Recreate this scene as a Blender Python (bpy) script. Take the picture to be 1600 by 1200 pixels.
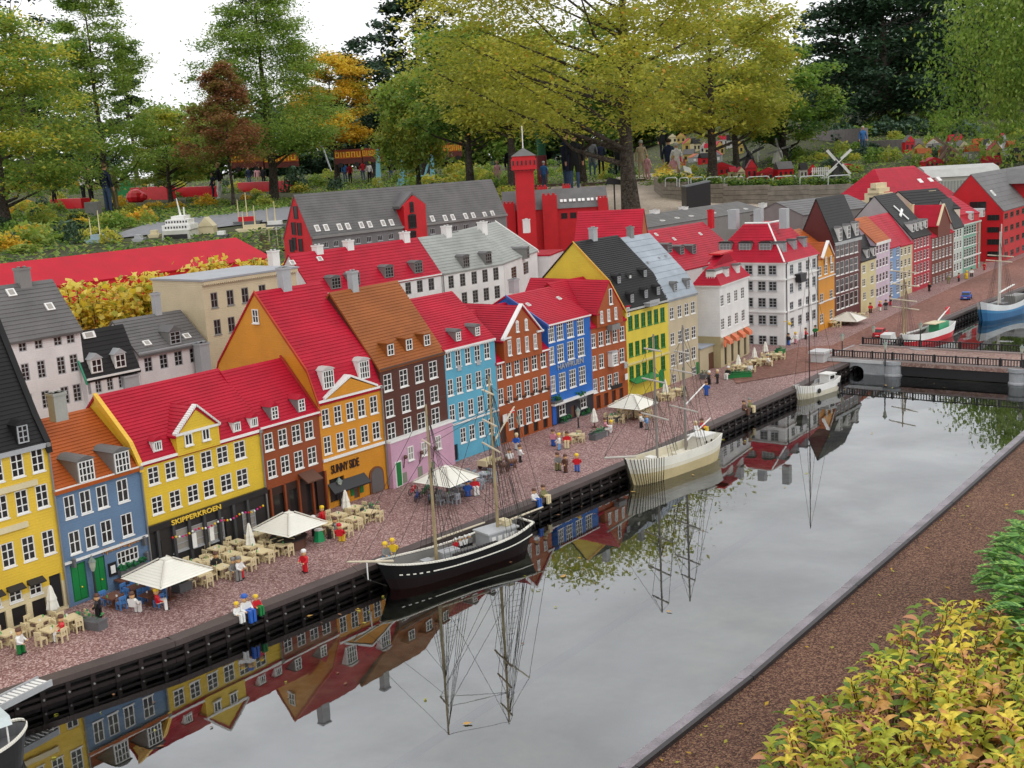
import bpy, bmesh, math, random
import numpy as np
from mathutils import Vector, Matrix
for o in list(bpy.data.objects): bpy.data.objects.remove(o)
random.seed(7)
RNG = np.random.default_rng(7)
SC = bpy.context.scene
COL = SC.collection

# ------------------------------------------------------------------ camera, sky, sun, exposure
FPX, PITCH, ROLL, CAMZ = 1850.0, math.radians(10.86), 0.055, 1.8
r0 = Vector((1, 0, 0)); f0 = Vector((0, math.cos(PITCH), -math.sin(PITCH))); u0 = Vector((0, math.sin(PITCH), math.cos(PITCH)))
CR = math.cos(ROLL) * r0 - math.sin(ROLL) * u0
CU = math.sin(ROLL) * r0 + math.cos(ROLL) * u0
CP = Vector((0, 0, CAMZ))
cam = bpy.data.cameras.new('camera')
cam.sensor_width = 36; cam.lens = FPX / 1600 * 36; cam.clip_start = 0.05; cam.clip_end = 900
camo = bpy.data.objects.new('camera', cam); COL.objects.link(camo)
camo.matrix_world = Matrix(((CR.x, CU.x, -f0.x, 0), (CR.y, CU.y, -f0.y, 0), (CR.z, CU.z, -f0.z, CAMZ), (0, 0, 0, 1)))
SC.camera = camo

W_ = bpy.data.worlds.new('World'); SC.world = W_; W_.use_nodes = True
nt = W_.node_tree; nt.nodes.clear()
sky = nt.nodes.new('ShaderNodeTexSky'); sky.sky_type = 'NISHITA'; sky.sun_disc = False
SUN_EL, SUN_AZ = math.radians(48), math.radians(128)      # azimuth clockwise from +Y
sky.sun_elevation = SUN_EL; sky.sun_rotation = SUN_AZ
sky.air_density = 1.0; sky.dust_density = 3.0
hs = nt.nodes.new('ShaderNodeHueSaturation'); hs.inputs['Saturation'].default_value = 0.10
mx = nt.nodes.new('ShaderNodeMix'); mx.data_type = 'RGBA'; mx.inputs[0].default_value = 0.78
mx.inputs[7].default_value = (27.0, 27.3, 27.8, 1)          # even overcast cloud in the sky's own units
tcw = nt.nodes.new('ShaderNodeTexCoord'); nz = nt.nodes.new('ShaderNodeTexNoise'); nz.inputs['Scale'].default_value = 2.2; nz.inputs['Detail'].default_value = 5
mr = nt.nodes.new('ShaderNodeMapRange'); mr.inputs[1].default_value = .3; mr.inputs[2].default_value = .7; mr.inputs[3].default_value = .86; mr.inputs[4].default_value = 1.14
cl = nt.nodes.new('ShaderNodeVectorMath'); cl.operation = 'SCALE'
bg = nt.nodes.new('ShaderNodeBackground'); bg.inputs['Strength'].default_value = 0.085
wo = nt.nodes.new('ShaderNodeOutputWorld')
nt.links.new(sky.outputs[0], hs.inputs['Color']); nt.links.new(hs.outputs[0], mx.inputs[6])
nt.links.new(tcw.outputs['Generated'], nz.inputs['Vector']); nt.links.new(nz.outputs[0], mr.inputs[0]); nt.links.new(mx.outputs[2], cl.inputs[0]); nt.links.new(mr.outputs[0], cl.inputs[3]); nt.links.new(cl.outputs[0], bg.inputs[0]); nt.links.new(bg.outputs[0], wo.inputs[0])
sl = bpy.data.lights.new('sun', 'SUN'); sl.energy = .9; sl.angle = math.radians(25); sl.color = (1, .95, .88)
so = bpy.data.objects.new('sun', sl); COL.objects.link(so)
sd = Vector((math.sin(SUN_AZ) * math.cos(SUN_EL), math.cos(SUN_AZ) * math.cos(SUN_EL), math.sin(SUN_EL)))
so.rotation_euler = sd.to_track_quat('Z', 'Y').to_euler()
SC.view_settings.view_transform = 'Standard'; SC.view_settings.look = 'None'
SC.view_settings.gamma = 1; SC.view_settings.use_curve_mapping = False
SC.view_settings.exposure = -0.55
SC.cycles.max_bounces = 8; SC.cycles.transparent_max_bounces = 12
SC.cycles.use_adaptive_sampling = True

# ------------------------------------------------------------------ survey: from a sight line to a place
def ray(px, py): return (f0 * FPX + CR * (px - 800) - CU * (py - 600)).normalized()
def at(px, py, z=0.0):
    d = ray(px, py); t = (z - CAMZ) / d.z; return CP + d * t
def at_y(px, py, Y):
    d = ray(px, py); return CP + d * (Y / d.y)
WATER = -0.085
def sstep(a, b, x):
    t = min(1, max(0, (x - a) / (b - a))); return t * t * (3 - 2 * t)
def terr(X, Y):
    h = 0.55 * sstep(19, 34, Y) + 0.75 * sstep(34, 75, Y)
    h += 1.9 * sstep(40, 75, Y) * sstep(6, 22, X) + 0.6 * sstep(9, 14, X) * sstep(30, 40, Y)
    return h
def at_t(px, py):
    d = ray(px, py); t = 15.0
    while t < 400:
        p = CP + d * t
        if p.z <= terr(p.x, p.y): return p
        t += 0.1
    return p
def proj(p):
    v = Vector(p) - CP; w = v.dot(f0); return (800 + FPX * v.dot(CR) / w, 600 - FPX * v.dot(CU) / w)

# ------------------------------------------------------------------ materials
MATS = {}
def nmat(name):
    m = bpy.data.materials.new(name); m.use_nodes = True; return m, m.node_tree, m.node_tree.nodes['Principled BSDF']
def L(nt, a, b): nt.links.new(a, b)
def plastic(col, rough=.38, lines=0.0, var=.10, spec=.4, key=None, metal=0):
    k = ('pl', tuple(col), rough, lines, var, key)
    if k in MATS: return MATS[k]
    m, t, b = nmat('plastic' if key is None else key)
    tc = t.nodes.new('ShaderNodeTexCoord')
    n1 = t.nodes.new('ShaderNodeTexNoise'); n1.inputs['Scale'].default_value = 7; n1.inputs['Detail'].default_value = 6
    n2 = t.nodes.new('ShaderNodeTexNoise'); n2.inputs['Scale'].default_value = 110; n2.inputs['Detail'].default_value = 2
    L(t, tc.outputs['Object'], n1.inputs['Vector']); L(t, tc.outputs['Object'], n2.inputs['Vector'])
    ad = t.nodes.new('ShaderNodeMath'); ad.operation = 'MULTIPLY_ADD'; ad.inputs[1].default_value = .5
    L(t, n2.outputs[0], ad.inputs[0]); L(t, n1.outputs[0], ad.inputs[2])
    mp = t.nodes.new('ShaderNodeMapRange'); mp.inputs[1].default_value = .45; mp.inputs[2].default_value = 1.05
    mp.inputs[3].default_value = 1 - var * 1.6; mp.inputs[4].default_value = 1 + var
    L(t, ad.outputs[0], mp.inputs[0])
    mu = t.nodes.new('ShaderNodeVectorMath'); mu.operation = 'SCALE'; mu.inputs[0].default_value = col[:3]
    L(t, mp.outputs[0], mu.inputs[3]); L(t, mu.outputs[0], b.inputs['Base Color'])
    b.inputs['Roughness'].default_value = rough; b.inputs['Specular IOR Level'].default_value = spec
    b.inputs['Metallic'].default_value = metal
    if lines:
        sx = t.nodes.new('ShaderNodeSeparateXYZ'); L(t, tc.outputs['Object'], sx.inputs[0])
        q = t.nodes.new('ShaderNodeMath'); q.operation = 'MULTIPLY'; q.inputs[1].default_value = 1 / .0125
        fr = t.nodes.new('ShaderNodeMath'); fr.operation = 'FRACT'; gt = t.nodes.new('ShaderNodeMath'); gt.operation = 'GREATER_THAN'; gt.inputs[1].default_value = .14
        L(t, sx.outputs[2], q.inputs[0]); L(t, q.outputs[0], fr.inputs[0]); L(t, fr.outputs[0], gt.inputs[0])
        bp = t.nodes.new('ShaderNodeBump'); bp.inputs['Strength'].default_value = lines; bp.inputs['Distance'].default_value = .002
        L(t, gt.outputs[0], bp.inputs['Height']); L(t, bp.outputs[0], b.inputs['Normal'])
    MATS[k] = m; return m
def wallm(c): return plastic(c, .42, .7, .10, key='brick_wall')
def roofm(c): return plastic(c, .5, 0, .15, .16, key='roof_brick')
def grain(name, c1, c2, c3, scale, rough=.8, bump=.4, dist=.004, big=1.5):
    m, t, b = nmat(name)
    tc = t.nodes.new('ShaderNodeTexCoord')
    v = t.nodes.new('ShaderNodeTexVoronoi'); v.inputs['Scale'].default_value = scale
    L(t, tc.outputs['Object'], v.inputs['Vector'])
    cr = t.nodes.new('ShaderNodeValToRGB'); cr.color_ramp.elements[0].color = (*c1, 1); cr.color_ramp.elements[1].color = (*c3, 1)
    e = cr.color_ramp.elements.new(.5); e.color = (*c2, 1)
    sp = t.nodes.new('ShaderNodeSeparateColor'); L(t, v.outputs['Color'], sp.inputs[0]); L(t, sp.outputs[0], cr.inputs[0])
    n = t.nodes.new('ShaderNodeTexNoise'); n.inputs['Scale'].default_value = big; n.inputs['Detail'].default_value = 7
    L(t, tc.outputs['Object'], n.inputs['Vector'])
    mp = t.nodes.new('ShaderNodeMapRange'); mp.inputs[1].default_value = .3; mp.inputs[2].default_value = .7; mp.inputs[3].default_value = .72; mp.inputs[4].default_value = 1.2
    L(t, n.outputs[0], mp.inputs[0])
    mu = t.nodes.new('ShaderNodeVectorMath'); mu.operation = 'SCALE'; L(t, cr.outputs[0], mu.inputs[0]); L(t, mp.outputs[0], mu.inputs[3])
    L(t, mu.outputs[0], b.inputs['Base Color']); b.inputs['Roughness'].default_value = rough; b.inputs['Specular IOR Level'].default_value = .25
    bp = t.nodes.new('ShaderNodeBump'); bp.inputs['Strength'].default_value = bump; bp.inputs['Distance'].default_value = dist; bp.invert = True
    L(t, v.outputs['Distance'], bp.inputs['Height']); L(t, bp.outputs[0], b.inputs['Normal'])
    return m
WHITE = plastic((.74, .73, .70), .4, key='white_brick'); WHITEW = wallm((.74, .73, .71))
CREAM = plastic((.62, .54, .34), .42, key='tan_brick'); BLACK = plastic((.018, .017, .018), .35, key='black_brick')
DGREY = plastic((.12, .12, .125), .4, key='dark_grey_brick'); LGREY = plastic((.36, .37, .38), .4, key='light_grey_brick')
MGREY = plastic((.20, .195, .185), .45, key='mid_grey_brick')
GREEN = plastic((.01, .17, .04), .4, key='green_brick'); REDP = plastic((.56, .008, .018), .38, key='red_brick')
BLUEP = plastic((.02, .10, .42), .38, key='blue_brick'); YELP = plastic((.75, .50, .02), .38, key='yellow_brick')
BROWN = plastic((.10, .042, .025), .42, key='brown_brick'); SKINP = plastic((.62, .36, .17), .4, key='skin_brick')
TANC = plastic((.66, .55, .33), .42, key='tan_plastic')
glass, _t, _b = nmat('dark_window'); _b.inputs['Base Color'].default_value = (.022, .02, .02, 1); _b.inputs['Roughness'].default_value = .12
gglass, _t, _b = nmat('green_window'); _b.inputs['Base Color'].default_value = (.012, .10, .02, 1); _b.inputs['Roughness'].default_value = .2
lglass, _t, _b = nmat('curtained_window'); _b.inputs['Base Color'].default_value = (.30, .28, .25, 1); _b.inputs['Roughness'].default_value = .25

# ------------------------------------------------------------------ mesh builder and tagging
class MB:
    def __init__(s): s.v = []; s.f = []; s.m = []
    def add(s, vs, fs, mi=0):
        o = len(s.v); s.v += [tuple(p) for p in vs]; s.f += [tuple(o + i for i in f) for f in fs]; s.m += [mi] * len(fs); return s
    def box(s, x0, x1, y0, y1, z0, z1, mi=0):
        return s.add([(x0, y0, z0), (x1, y0, z0), (x1, y1, z0), (x0, y1, z0), (x0, y0, z1), (x1, y0, z1), (x1, y1, z1), (x0, y1, z1)],
              [(0, 3, 2, 1), (4, 5, 6, 7), (0, 1, 5, 4), (1, 2, 6, 5), (2, 3, 7, 6), (3, 0, 4, 7)], mi)
    def prism(s, prof, axis, a, b, mi=0):
        # prof: polygon of 2-tuples; axis 'x': (y,z) swept in x; 'y': (x,z) swept in y; 'z': (x,y) swept in z
        def P(p, t): return {'x': (t, p[0], p[1]), 'y': (p[0], t, p[1]), 'z': (p[0], p[1], t)}[axis]
        n = len(prof); vs = [P(p, a) for p in prof] + [P(p, b) for p in prof]
        fs = [tuple(range(n))[::-1], tuple(range(n, 2 * n))] + [(i, (i + 1) % n, n + (i + 1) % n, n + i) for i in range(n)]
        return s.add(vs, fs, mi)
    def tube(s, p, q, r, r2=None, n=6, mi=0, cap=True):
        p, q = Vector(p), Vector(q); r2 = r if r2 is None else r2; d = (q - p)
        if d.length < 1e-7: return s
        d.normalize(); a = d.orthogonal().normalized(); b = d.cross(a)
        vs = [p + (a * math.cos(2 * math.pi * i / n) + b * math.sin(2 * math.pi * i / n)) * r for i in range(n)]
        vs += [q + (a * math.cos(2 * math.pi * i / n) + b * math.sin(2 * math.pi * i / n)) * r2 for i in range(n)]
        fs = [(i, (i + 1) % n, n + (i + 1) % n, n + i) for i in range(n)]
        if cap: fs += [tuple(range(n))[::-1], tuple(range(n, 2 * n))]
        return s.add(vs, fs, mi)
    def path(s, pts, r, n=6, mi=0):
        for a, b in zip(pts, pts[1:]): s.tube(a, b, r, None, n, mi)
        return s
    def lathe(s, prof, n=10, c=(0, 0), mi=0):
        vs = []; k = len(prof)
        for r, z in prof: vs += [(c[0] + r * math.cos(2 * math.pi * i / n), c[1] + r * math.sin(2 * math.pi * i / n), z) for i in range(n)]
        fs = [(j * n + i, j * n + (i + 1) % n, (j + 1) * n + (i + 1) % n, (j + 1) * n + i) for j in range(k - 1) for i in range(n)]
        fs += [tuple(range(n))[::-1], tuple(range((k - 1) * n, k * n))]
        return s.add(vs, fs, mi)
    def ball(s, c, r, mi=0, n=8, k=5):
        rx, ry, rz = r if isinstance(r, tuple) else (r, r, r); vs = [(c[0], c[1], c[2] - rz)]
        for j in range(1, k):
            t = math.pi * j / k
            vs += [(c[0] + rx * math.sin(t) * math.cos(2 * math.pi * i / n), c[1] + ry * math.sin(t) * math.sin(2 * math.pi * i / n), c[2] - rz * math.cos(t)) for i in range(n)]
        vs.append((c[0], c[1], c[2] + rz)); e = len(vs) - 1
        fs = [(0, 1 + (i + 1) % n, 1 + i) for i in range(n)]
        for j in range(k - 2): fs += [(1 + j * n + i, 1 + j * n + (i + 1) % n, 1 + (j + 1) * n + (i + 1) % n, 1 + (j + 1) * n + i) for i in range(n)]
        fs += [(1 + (k - 2) * n + i, 1 + (k - 2) * n + (i + 1) % n, e) for i in range(n)]
        return s.add(vs, fs, mi)
    def xf(s, M):
        s.v = [tuple(M @ Vector(p)) for p in s.v]; return s
    def mesh(s, name, mats):
        me = bpy.data.meshes.new(name); me.from_pydata(s.v, [], s.f)
        for m in (mats if isinstance(mats, (list, tuple)) else [mats]): me.materials.append(m)
        if any(s.m): me.polygons.foreach_set('material_index', s.m)
        bm = bmesh.new(); bm.from_mesh(me); bmesh.ops.recalc_face_normals(bm, faces=bm.faces); bm.to_mesh(me); bm.free()
        me.update(); return me
    def build(s, name, mats, parent=None, loc=(0, 0, 0), rz=0): return link(name, s.mesh(name, mats), parent, loc, rz)
def link(name, data, parent=None, loc=(0, 0, 0), rz=0):
    o = bpy.data.objects.new(name, data); COL.objects.link(o); o.location = loc; o.rotation_euler[2] = rz
    if parent is not None: o.parent = parent
    return o
def tag(o, label=None, cat=None, group=None, kind=None):
    for k, v in (('label', label), ('category', cat), ('group', group), ('kind', kind)):
        if v: o[k] = v
    return o
def thing(name, label, cat, loc=(0, 0, 0), rz=0, group=None): return tag(link(name, None, None, loc, rz), label, cat, group)
def copy_tree(o, parent=None):
    c = o.copy(); COL.objects.link(c); c.parent = parent
    for ch in o.children: copy_tree(ch, c)
    return c
def smooth(o):
    o.data.polygons.foreach_set('use_smooth', [True] * len(o.data.polygons)); return o

# ------------------------------------------------------------------ windows
WIN = {}
def window_mesh(w, h, cols, rows, fm, pm, sill=True, bar=.0045, arch=False):
    k = (round(w, 4), round(h, 4), cols, rows, fm.name, pm.name, sill, arch)
    if k in WIN: return WIN[k]
    m = MB(); b = bar * 1.15; x = w / 2; z = h / 2
    m.box(-x, -x + b, -.0035, .0015, -z, z).box(x - b, x, -.0035, .0015, -z, z)
    m.box(-x + b, x - b, -.0035, .0015, -z, -z + b).box(-x + b, x - b, -.0035, .0015, z - b, z)
    for i in range(1, cols):
        c = -x + w * i / cols; m.box(c - bar * .5, c + bar * .5, -.003, .001, -z + b, z - b)
    for j in range(1, rows):
        c = -z + h * j / rows; m.box(-x + b, x - b, -.0025, .0012, c - bar * .42, c + bar * .42)
    if sill: m.box(-x - .003, x + .003, -.009, .001, -z - .006, -z)
    if arch:
        m.prism([(-x - .004, z), (x + .004, z), (x * .6, z + .011), (0, z + .015), (-x * .6, z + .011)], 'y', -.005, .004)
    p = MB().box(-x + b * .5, x - b * .5, 0, .001, -z + b * .5, z - b * .5)
    WIN[k] = (m.mesh('window', fm), p.mesh('pane', pm)); return WIN[k]
def add_window(parent, x, y, z, w, h, cols=2, rows=3, fm=None, pm=None, sill=True, rz=0, arch=False, bar=.0045):
    a, b = window_mesh(w, h, cols, rows, fm or WHITE, pm or glass, sill, bar, arch)
    o = link('window', a, parent, (x, y, z), rz); link('pane', b, o); return o

# ------------------------------------------------------------------ the brick-built houses
def course_profile(P0, P1, step=.019, t=.0031):
    d = Vector((P1[0] - P0[0], P1[1] - P0[1])); Ln = d.length; d /= Ln; n = Vector((-d.y, d.x))
    if n.y < 0: n = -n
    k = max(1, round(Ln / step)); out = []
    for i in range(k):
        a = Vector(P0) + d * (Ln * i / k); b = Vector(P0) + d * (Ln * (i + 1) / k)
        out += [tuple(a + n * t), tuple(b + n * t * .15)]
    return out
class House:
    # local frame: x along the front from left to right, y into the block, z up
    def __init__(s, name, label, A, B, cat='house', group=None, z=0.0, py_is_z=False):
        a = at(*A, z) if not isinstance(A, Vector) else A; b = at(*B, z) if not isinstance(B, Vector) else B
        a = a.copy(); b = b.copy(); a.z = b.z = z
        s.a = a; s.W = (b - a).length; s.ex = (b - a).normalized(); s.ey = Vector((-s.ex.y, s.ex.x, 0)); s.z0 = z
        s.rz = math.atan2(s.ex.y, s.ex.x)
        s.o = thing(name, label, cat, a, s.rz, group); s.holes = []; s.profile = None
    def _hit(s, px, py, org, nrm):
        d = ray(px, py); t = (org - CP).dot(nrm) / d.dot(nrm); return CP + d * t - s.a
    def uz(s, px, py, y=0.0):
        p = s._hit(px, py, s.a + s.ey * y, s.ey); return p.dot(s.ex), p.z
    def vz(s, px, py, x=0.0):
        p = s._hit(px, py, s.a + s.ex * x, s.ex); return p.dot(s.ey), p.z
    def local(s, px, py, z):
        p = at(px, py, z) - s.a; return p.dot(s.ex), p.dot(s.ey)
    def box(s, name, x0, x1, y0, y1, z0, z1, mat): return MB().box(x0, x1, y0, y1, z0, z1).build(name, mat, s.o)
    # rows: (first centre, last centre, count, height in sight-line units, width share of spacing, cols, rows)
    def rows(s, specs, fm=None, pm=None, sill=True, dx=0):
        for sp in specs:
            c0, c1, n, hp, wf, cols, rws = sp[:7]
            (ua, za), (ub, zb) = s.uz(*c0), s.uz(*c1); z = (za + zb) / 2
            hz = abs(s.uz(c0[0], c0[1] - hp / 2)[1] - s.uz(c0[0], c0[1] + hp / 2)[1])
            spc = (ub - ua) / max(1, n - 1) if n > 1 else wf
            w = wf * spc if n > 1 else wf
            for i in range(n):
                u = ua + (ub - ua) * i / max(1, n - 1)
                s.win(u, z, w, hz, cols, rws, fm, pm, sill)
    def win(s, u, z, w, h, cols=2, rws=3, fm=None, pm=None, sill=True):
        x0, x1 = u - w / 2, u + w / 2
        if x0 < .006 or x1 > s.W - .006:
            x0 = max(x0, .006); x1 = min(x1, s.W - .006)
            if x1 - x0 < w * .5: return
            u = (x0 + x1) / 2; w = x1 - x0
        s.holes.append((x0, x1, z - h / 2, z + h / 2))
        add_window(s.o, u, .005, z, round(w, 3), round(h, 3), cols, rws, fm, pm, sill)
    def hole_px(s, p0, p1):
        (x0, z1), (x1, z0) = s.uz(*p0), s.uz(*p1); return x0, x1, z0, z1
    def walls(s, mat, h, D, prof=None, bands=(), back=True):
        # prof: gable outline (y,z) from the front eave over the ridge to the back eave
        s.h, s.D = h, D; m = MB(); mats = [mat] + [b[1] for b in bands]
        xs = sorted({0.0, s.W, *[v for q in s.holes for v in q[:2]]}); zs = sorted({0.0, h, *[v for q in s.holes for v in q[2:] if v < h], *[b[0] for b in bands]})
        def mi(z):
            r = 0; best = 9
            for i, b in enumerate(bands):
                if z < b[0] < best: r = i + 1; best = b[0]
            return r
        for xa, xb in zip(xs, xs[1:]):
            for za, zb in zip(zs, zs[1:]):
                cx, cz = (xa + xb) / 2, (za + zb) / 2
                if any(q[0] < cx < q[1] and q[2] < cz < q[3] for q in s.holes): continue
                m.add([(xa, 0, za), (xb, 0, za), (xb, 0, zb), (xa, 0, zb)], [(0, 1, 2, 3)], mi(cz))
        for x0, x1, z0, z1 in s.holes:
            z1 = min(z1, h); k = mi((z0 + z1) / 2)
            m.add([(x0, 0, z0), (x1, 0, z0), (x1, .012, z0), (x0, .012, z0), (x0, 0, z1), (x1, 0, z1), (x1, .012, z1), (x0, .012, z1)],
                  [(0, 1, 2, 3), (4, 5, 6, 7), (0, 3, 7, 4), (1, 2, 6, 5), (2, 3, 7, 6)], k)
        pr = [(0, 0)] + (prof or [(0, h), (D, h)]) + [(D, 0)]
        for x in (0, s.W): m.add([(x, p[0], p[1]) for p in pr], [tuple(range(len(pr)))], 0)
        m.add([(0, D, 0), (s.W, D, 0), (s.W, D, pr[-2][1]), (0, D, pr[-2][1])], [(0, 1, 2, 3)], 0)
        me = bpy.data.meshes.new('wall'); me.from_pydata(m.v, [], m.f)
        for q in mats: me.materials.append(q)
        me.polygons.foreach_set('material_index', m.m); me.update()
        s.wall = link('wall', me, s.o); return s.wall
    def roof(s, prof, mat, ov=.006, step=.019, x0=None, x1=None, name='roof'):
        # prof: (y,z) points front eave -> (kink) -> ridge -> back eave
        s.prof = prof; pts = []; ri = max(range(len(prof)), key=lambda i: prof[i][1])
        for i in range(ri): pts += course_profile(prof[i], prof[i + 1], step)
        back = []
        for i in range(len(prof) - 1, ri, -1): back += course_profile(prof[i], prof[i - 1], step)
        poly = pts + [prof[ri][:2]] + back[::-1]
        inner = [(p[0], p[1] - .012) for p in prof][::-1]
        m = MB().prism(poly + inner, 'x', -ov if x0 is None else x0, s.W + ov if x1 is None else x1)
        return m.build(name, mat, s.o)
    def gabled(s, mat, rmat, eave, ridge, kink=None, side=0.0, ov=.006, bands=(), step=.019, Dmax=None, overhang=.006):
        # eave / kink / ridge are sighted on the gable at x = side
        ye, ze = s.uz(*eave) if side == 0 else (0, s.vz(*eave, x=side)[1]); h = ze
        yr, zr = s.vz(*ridge, x=side)
        yr = max(.12, yr)
        k = None
        if kink: k = s.vz(*kink, x=side)
        s.make_gabled(mat, rmat, h, yr, zr, k, ov, bands, step, overhang)
    def make_gabled(s, mat, rmat, h, yr, zr, k=None, ov=.006, bands=(), step=.019, overhang=.006):
        D = 2 * yr
        front = [(0, h)] + ([k] if k else []) + [(yr, zr)]
        bk = ([(D - k[0], k[1])] if k else []) + [(D, h)]
        s.walls(mat, h, D, [(p[0], p[1] - .004) for p in front + bk], bands)
        f0_ = front[1]; sl_ = (f0_[1] - h) / max(.01, f0_[0])
        fr = [(-overhang, h - min(.03, overhang * sl_))] + front[1:]; 
        bkk = bk[:-1] + [(D + overhang, h - min(.03, overhang * sl_))]
        s.roof(fr + bkk, rmat, ov, step); s.front = fr; s.zr = zr; s.yr = yr
        print('%-28s W %.2f h %.2f ridge y %.2f z %.2f' % (s.o['label'][:28], s.W, h, yr, zr))
    def ry(s, z):
        # depth of the front roof surface at height z
        for (y0, z0), (y1, z1) in zip(s.front, s.front[1:]):
            if z0 - .05 <= z <= z1: return y0 + (y1 - y0) * (z - z0) / max(1e-6, z1 - z0)
        return s.front[-1][0]
    def rz_(s, y):
        for (y0, z0), (y1, z1) in zip(s.front, s.front[1:]):
            if y <= y1: return z0 + (z1 - z0) * (y - y0) / max(1e-6, y1 - y0)
        return s.front[-1][1]
    def on_roof(s, px, py):
        # where a sight line meets the front roof slope
        best = None
        for (y0, z0), (y1, z1) in zip(s.front, s.front[1:]):
            d2 = Vector((0, y1 - y0, z1 - z0)); n = (s.ey * -(z1 - z0) + Vector((0, 0, 1)) * (y1 - y0)); org = s.a + s.ey * y0 + Vector((0, 0, z0))
            d = ray(px, py); t = (org - CP).dot(n) / d.dot(n); p = CP + d * t - s.a; v = p.dot(s.ey)
            if y0 - .02 <= v <= y1 + .02: return p.dot(s.ex), v, p.z
            best = (p.dot(s.ex), min(max(v, y0), y1), p.z)
        return best
    def dormer(s, px, py, w, h, style='arch', wallmat=None, roofmat=None, cols=2, rws=3, fm=None, pm=None, deep=None):
        # px,py: the middle of its window
        x, v, z = s.on_roof(px, py); zb = z - h / 2; y = s.ry(zb) - .004
        wallmat = wallmat or WHITE; roofmat = roofmat or DGREY; x1 = w / 2
        top = zb + h; yb = s.ry(min(top + .03, s.zr)) + .03 if deep is None else y + deep
        m = MB().box(-x1, x1, 0, yb - y, 0, h)
        o = m.build('dormer', wallmat, s.o, (x, y, zb))
        r = MB(); e = .006
        if style == 'arch': pr = [(-x1 - e, h), (x1 + e, h), (x1 * .72, h + .010), (x1 * .3, h + .016), (-x1 * .3, h + .016), (-x1 * .72, h + .010)]
        elif style == 'gable': pr = [(-x1 - e, h - .002), (x1 + e, h - .002), (0, h + w * .42)]
        else: pr = [(-x1 - e, h), (x1 + e, h), (x1 + e, h + .007), (-x1 - e, h + .007)]
        r.prism(pr, 'y', -.010, yb - y + .02); r.build('dormer_roof', roofmat, o)
        wn, pn = window_mesh(round(w - .008, 3), round(h - .008, 3), cols, rws, fm or WHITE, pm or glass, False)
        wm = wn.copy(); wm.materials.append(pm or glass)
        b = bmesh.new(); b.from_mesh(wm); n0 = len(b.faces); b.from_mesh(pn); b.faces.ensure_lookup_table()
        for f in b.faces[n0:]: f.material_index = 1
        b.to_mesh(wm); b.free()
        link('window', wm, o, (0, -.0015, h / 2)); return o
    def skylight(s, px, py, w=.03, l=.035):
        x, v, z = s.on_roof(px, py)
        for (y0, z0), (y1, z1) in zip(s.front, s.front[1:]):
            if y0 - .02 <= v <= y1 + .02: an = math.atan2(z1 - z0, y1 - y0)
        o = MB().box(-w / 2, w / 2, -l / 2, l / 2, .002, .010).build('skylight', WHITE, s.o, (x, v, z)); o.rotation_euler[0] = an
        MB().box(-w * .3, w * .3, -l * .35, l * .35, .0095, .0115).build('pane', lglass, o); return o
    def chimney(s, px, py, w=.045, h=.09, mat=None, depth=None, y=None):
        # px,py: the middle of the chimney's foot on the ridge
        y = s.yr if y is None else y; x, z = s.uz(px, py, y); d = depth or w * .8
        m = MB().box(-w / 2, w / 2, -d / 2, d / 2, -.04, h).box(-w / 2 - .004, w / 2 + .004, -d / 2 - .004, d / 2 + .004, h - .012, h)
        for q in (-.25, .25): m.tube((w * q, 0, h), (w * q, 0, h + .008), w * .13, None, 8)
        return m.build('chimney', mat or LGREY, s.o, (x, y, min(z, s.zr) if y == s.yr else z))
    def cornice(s, h=.014, mat=None, z=None, dent=False, x0=0, x1=None, out=.012):
        z = s.h if z is None else z; x1 = s.W if x1 is None else x1
        m = MB().box(x0, x1, -out, -.001, z - h, z - .001)
        if dent:
            n = max(2, int((x1 - x0) / .016))
            for i in range(n): m.box(x0 + (i + .2) * (x1 - x0) / n, x0 + (i + .75) * (x1 - x0) / n, -out, -.0015, z - h - .007, z - h)
        return m.build('cornice', mat or WHITE, s.o)
    def downpipe(s, x, mat=None):
        m = MB().tube((x, -.009, .02), (x, -.009, s.h - .012), .0045, None, 6).box(x - .009, x + .009, -.017, -.002, s.h - .018, s.h - .002)
        return m.build('downpipe', mat or MGREY, s.o)
    def text(s, txt, pl, pr, hp, mat, name='sign_lettering', ext=.002, y=-.004):
        # pl, pr: lower left and lower right corner of the lettering
        (xa, za), (xb, zb) = s.uz(*pl, y=y), s.uz(*pr, y=y)
        c = bpy.data.curves.new(name, 'FONT'); c.body = txt; c.extrude = ext; c.size = 1
        o = link(name, c, s.o); bpy.context.view_layer.update(); dm = o.dimensions
        hz = abs(s.uz(pl[0], pl[1] - hp)[1] - za)
        sx, sy = (xb - xa) / dm.x, hz / .72
        o.rotation_euler = (math.pi / 2, -math.atan2(zb - za, xb - xa) * 0, 0); o.scale = (sx, sy, 1); o.location = (xa, y, (za + zb) / 2)
        c.offset = .018; me = bpy.data.meshes.new_from_object(o.evaluated_get(bpy.context.evaluated_depsgraph_get())); me.materials.clear(); me.materials.append(mat)
        r = link(name, me, s.o, o.location); r.rotation_euler = o.rotation_euler; r.scale = o.scale; bpy.data.objects.remove(o); return r
    def front_gable(s, apex, bl, br, mat, rmat, wmat=None, depth=None, rise_from=None, yoff=0.0, trim=True, stepped=False):
        # gable standing on the front wall: apex, left and right foot sighted on the front
        xa, za = s.uz(*apex); xl, zl = s.uz(*bl); xr, zr = s.uz(*br); zb = (zl + zr) / 2; xa = (xl + xr) / 2 if abs(xa - (xl + xr) / 2) < .02 else xa
        lo = s.h - .017 if rise_from is None else rise_from; dp = depth or s.yr
        m = MB()
        if zb > lo + .001: m.box(xl, xr, -.0135, dp, lo, zb)
        m.prism([(xl, zb), (xr, zb), (xa, za)], 'y', -.0135, .02)
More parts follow.
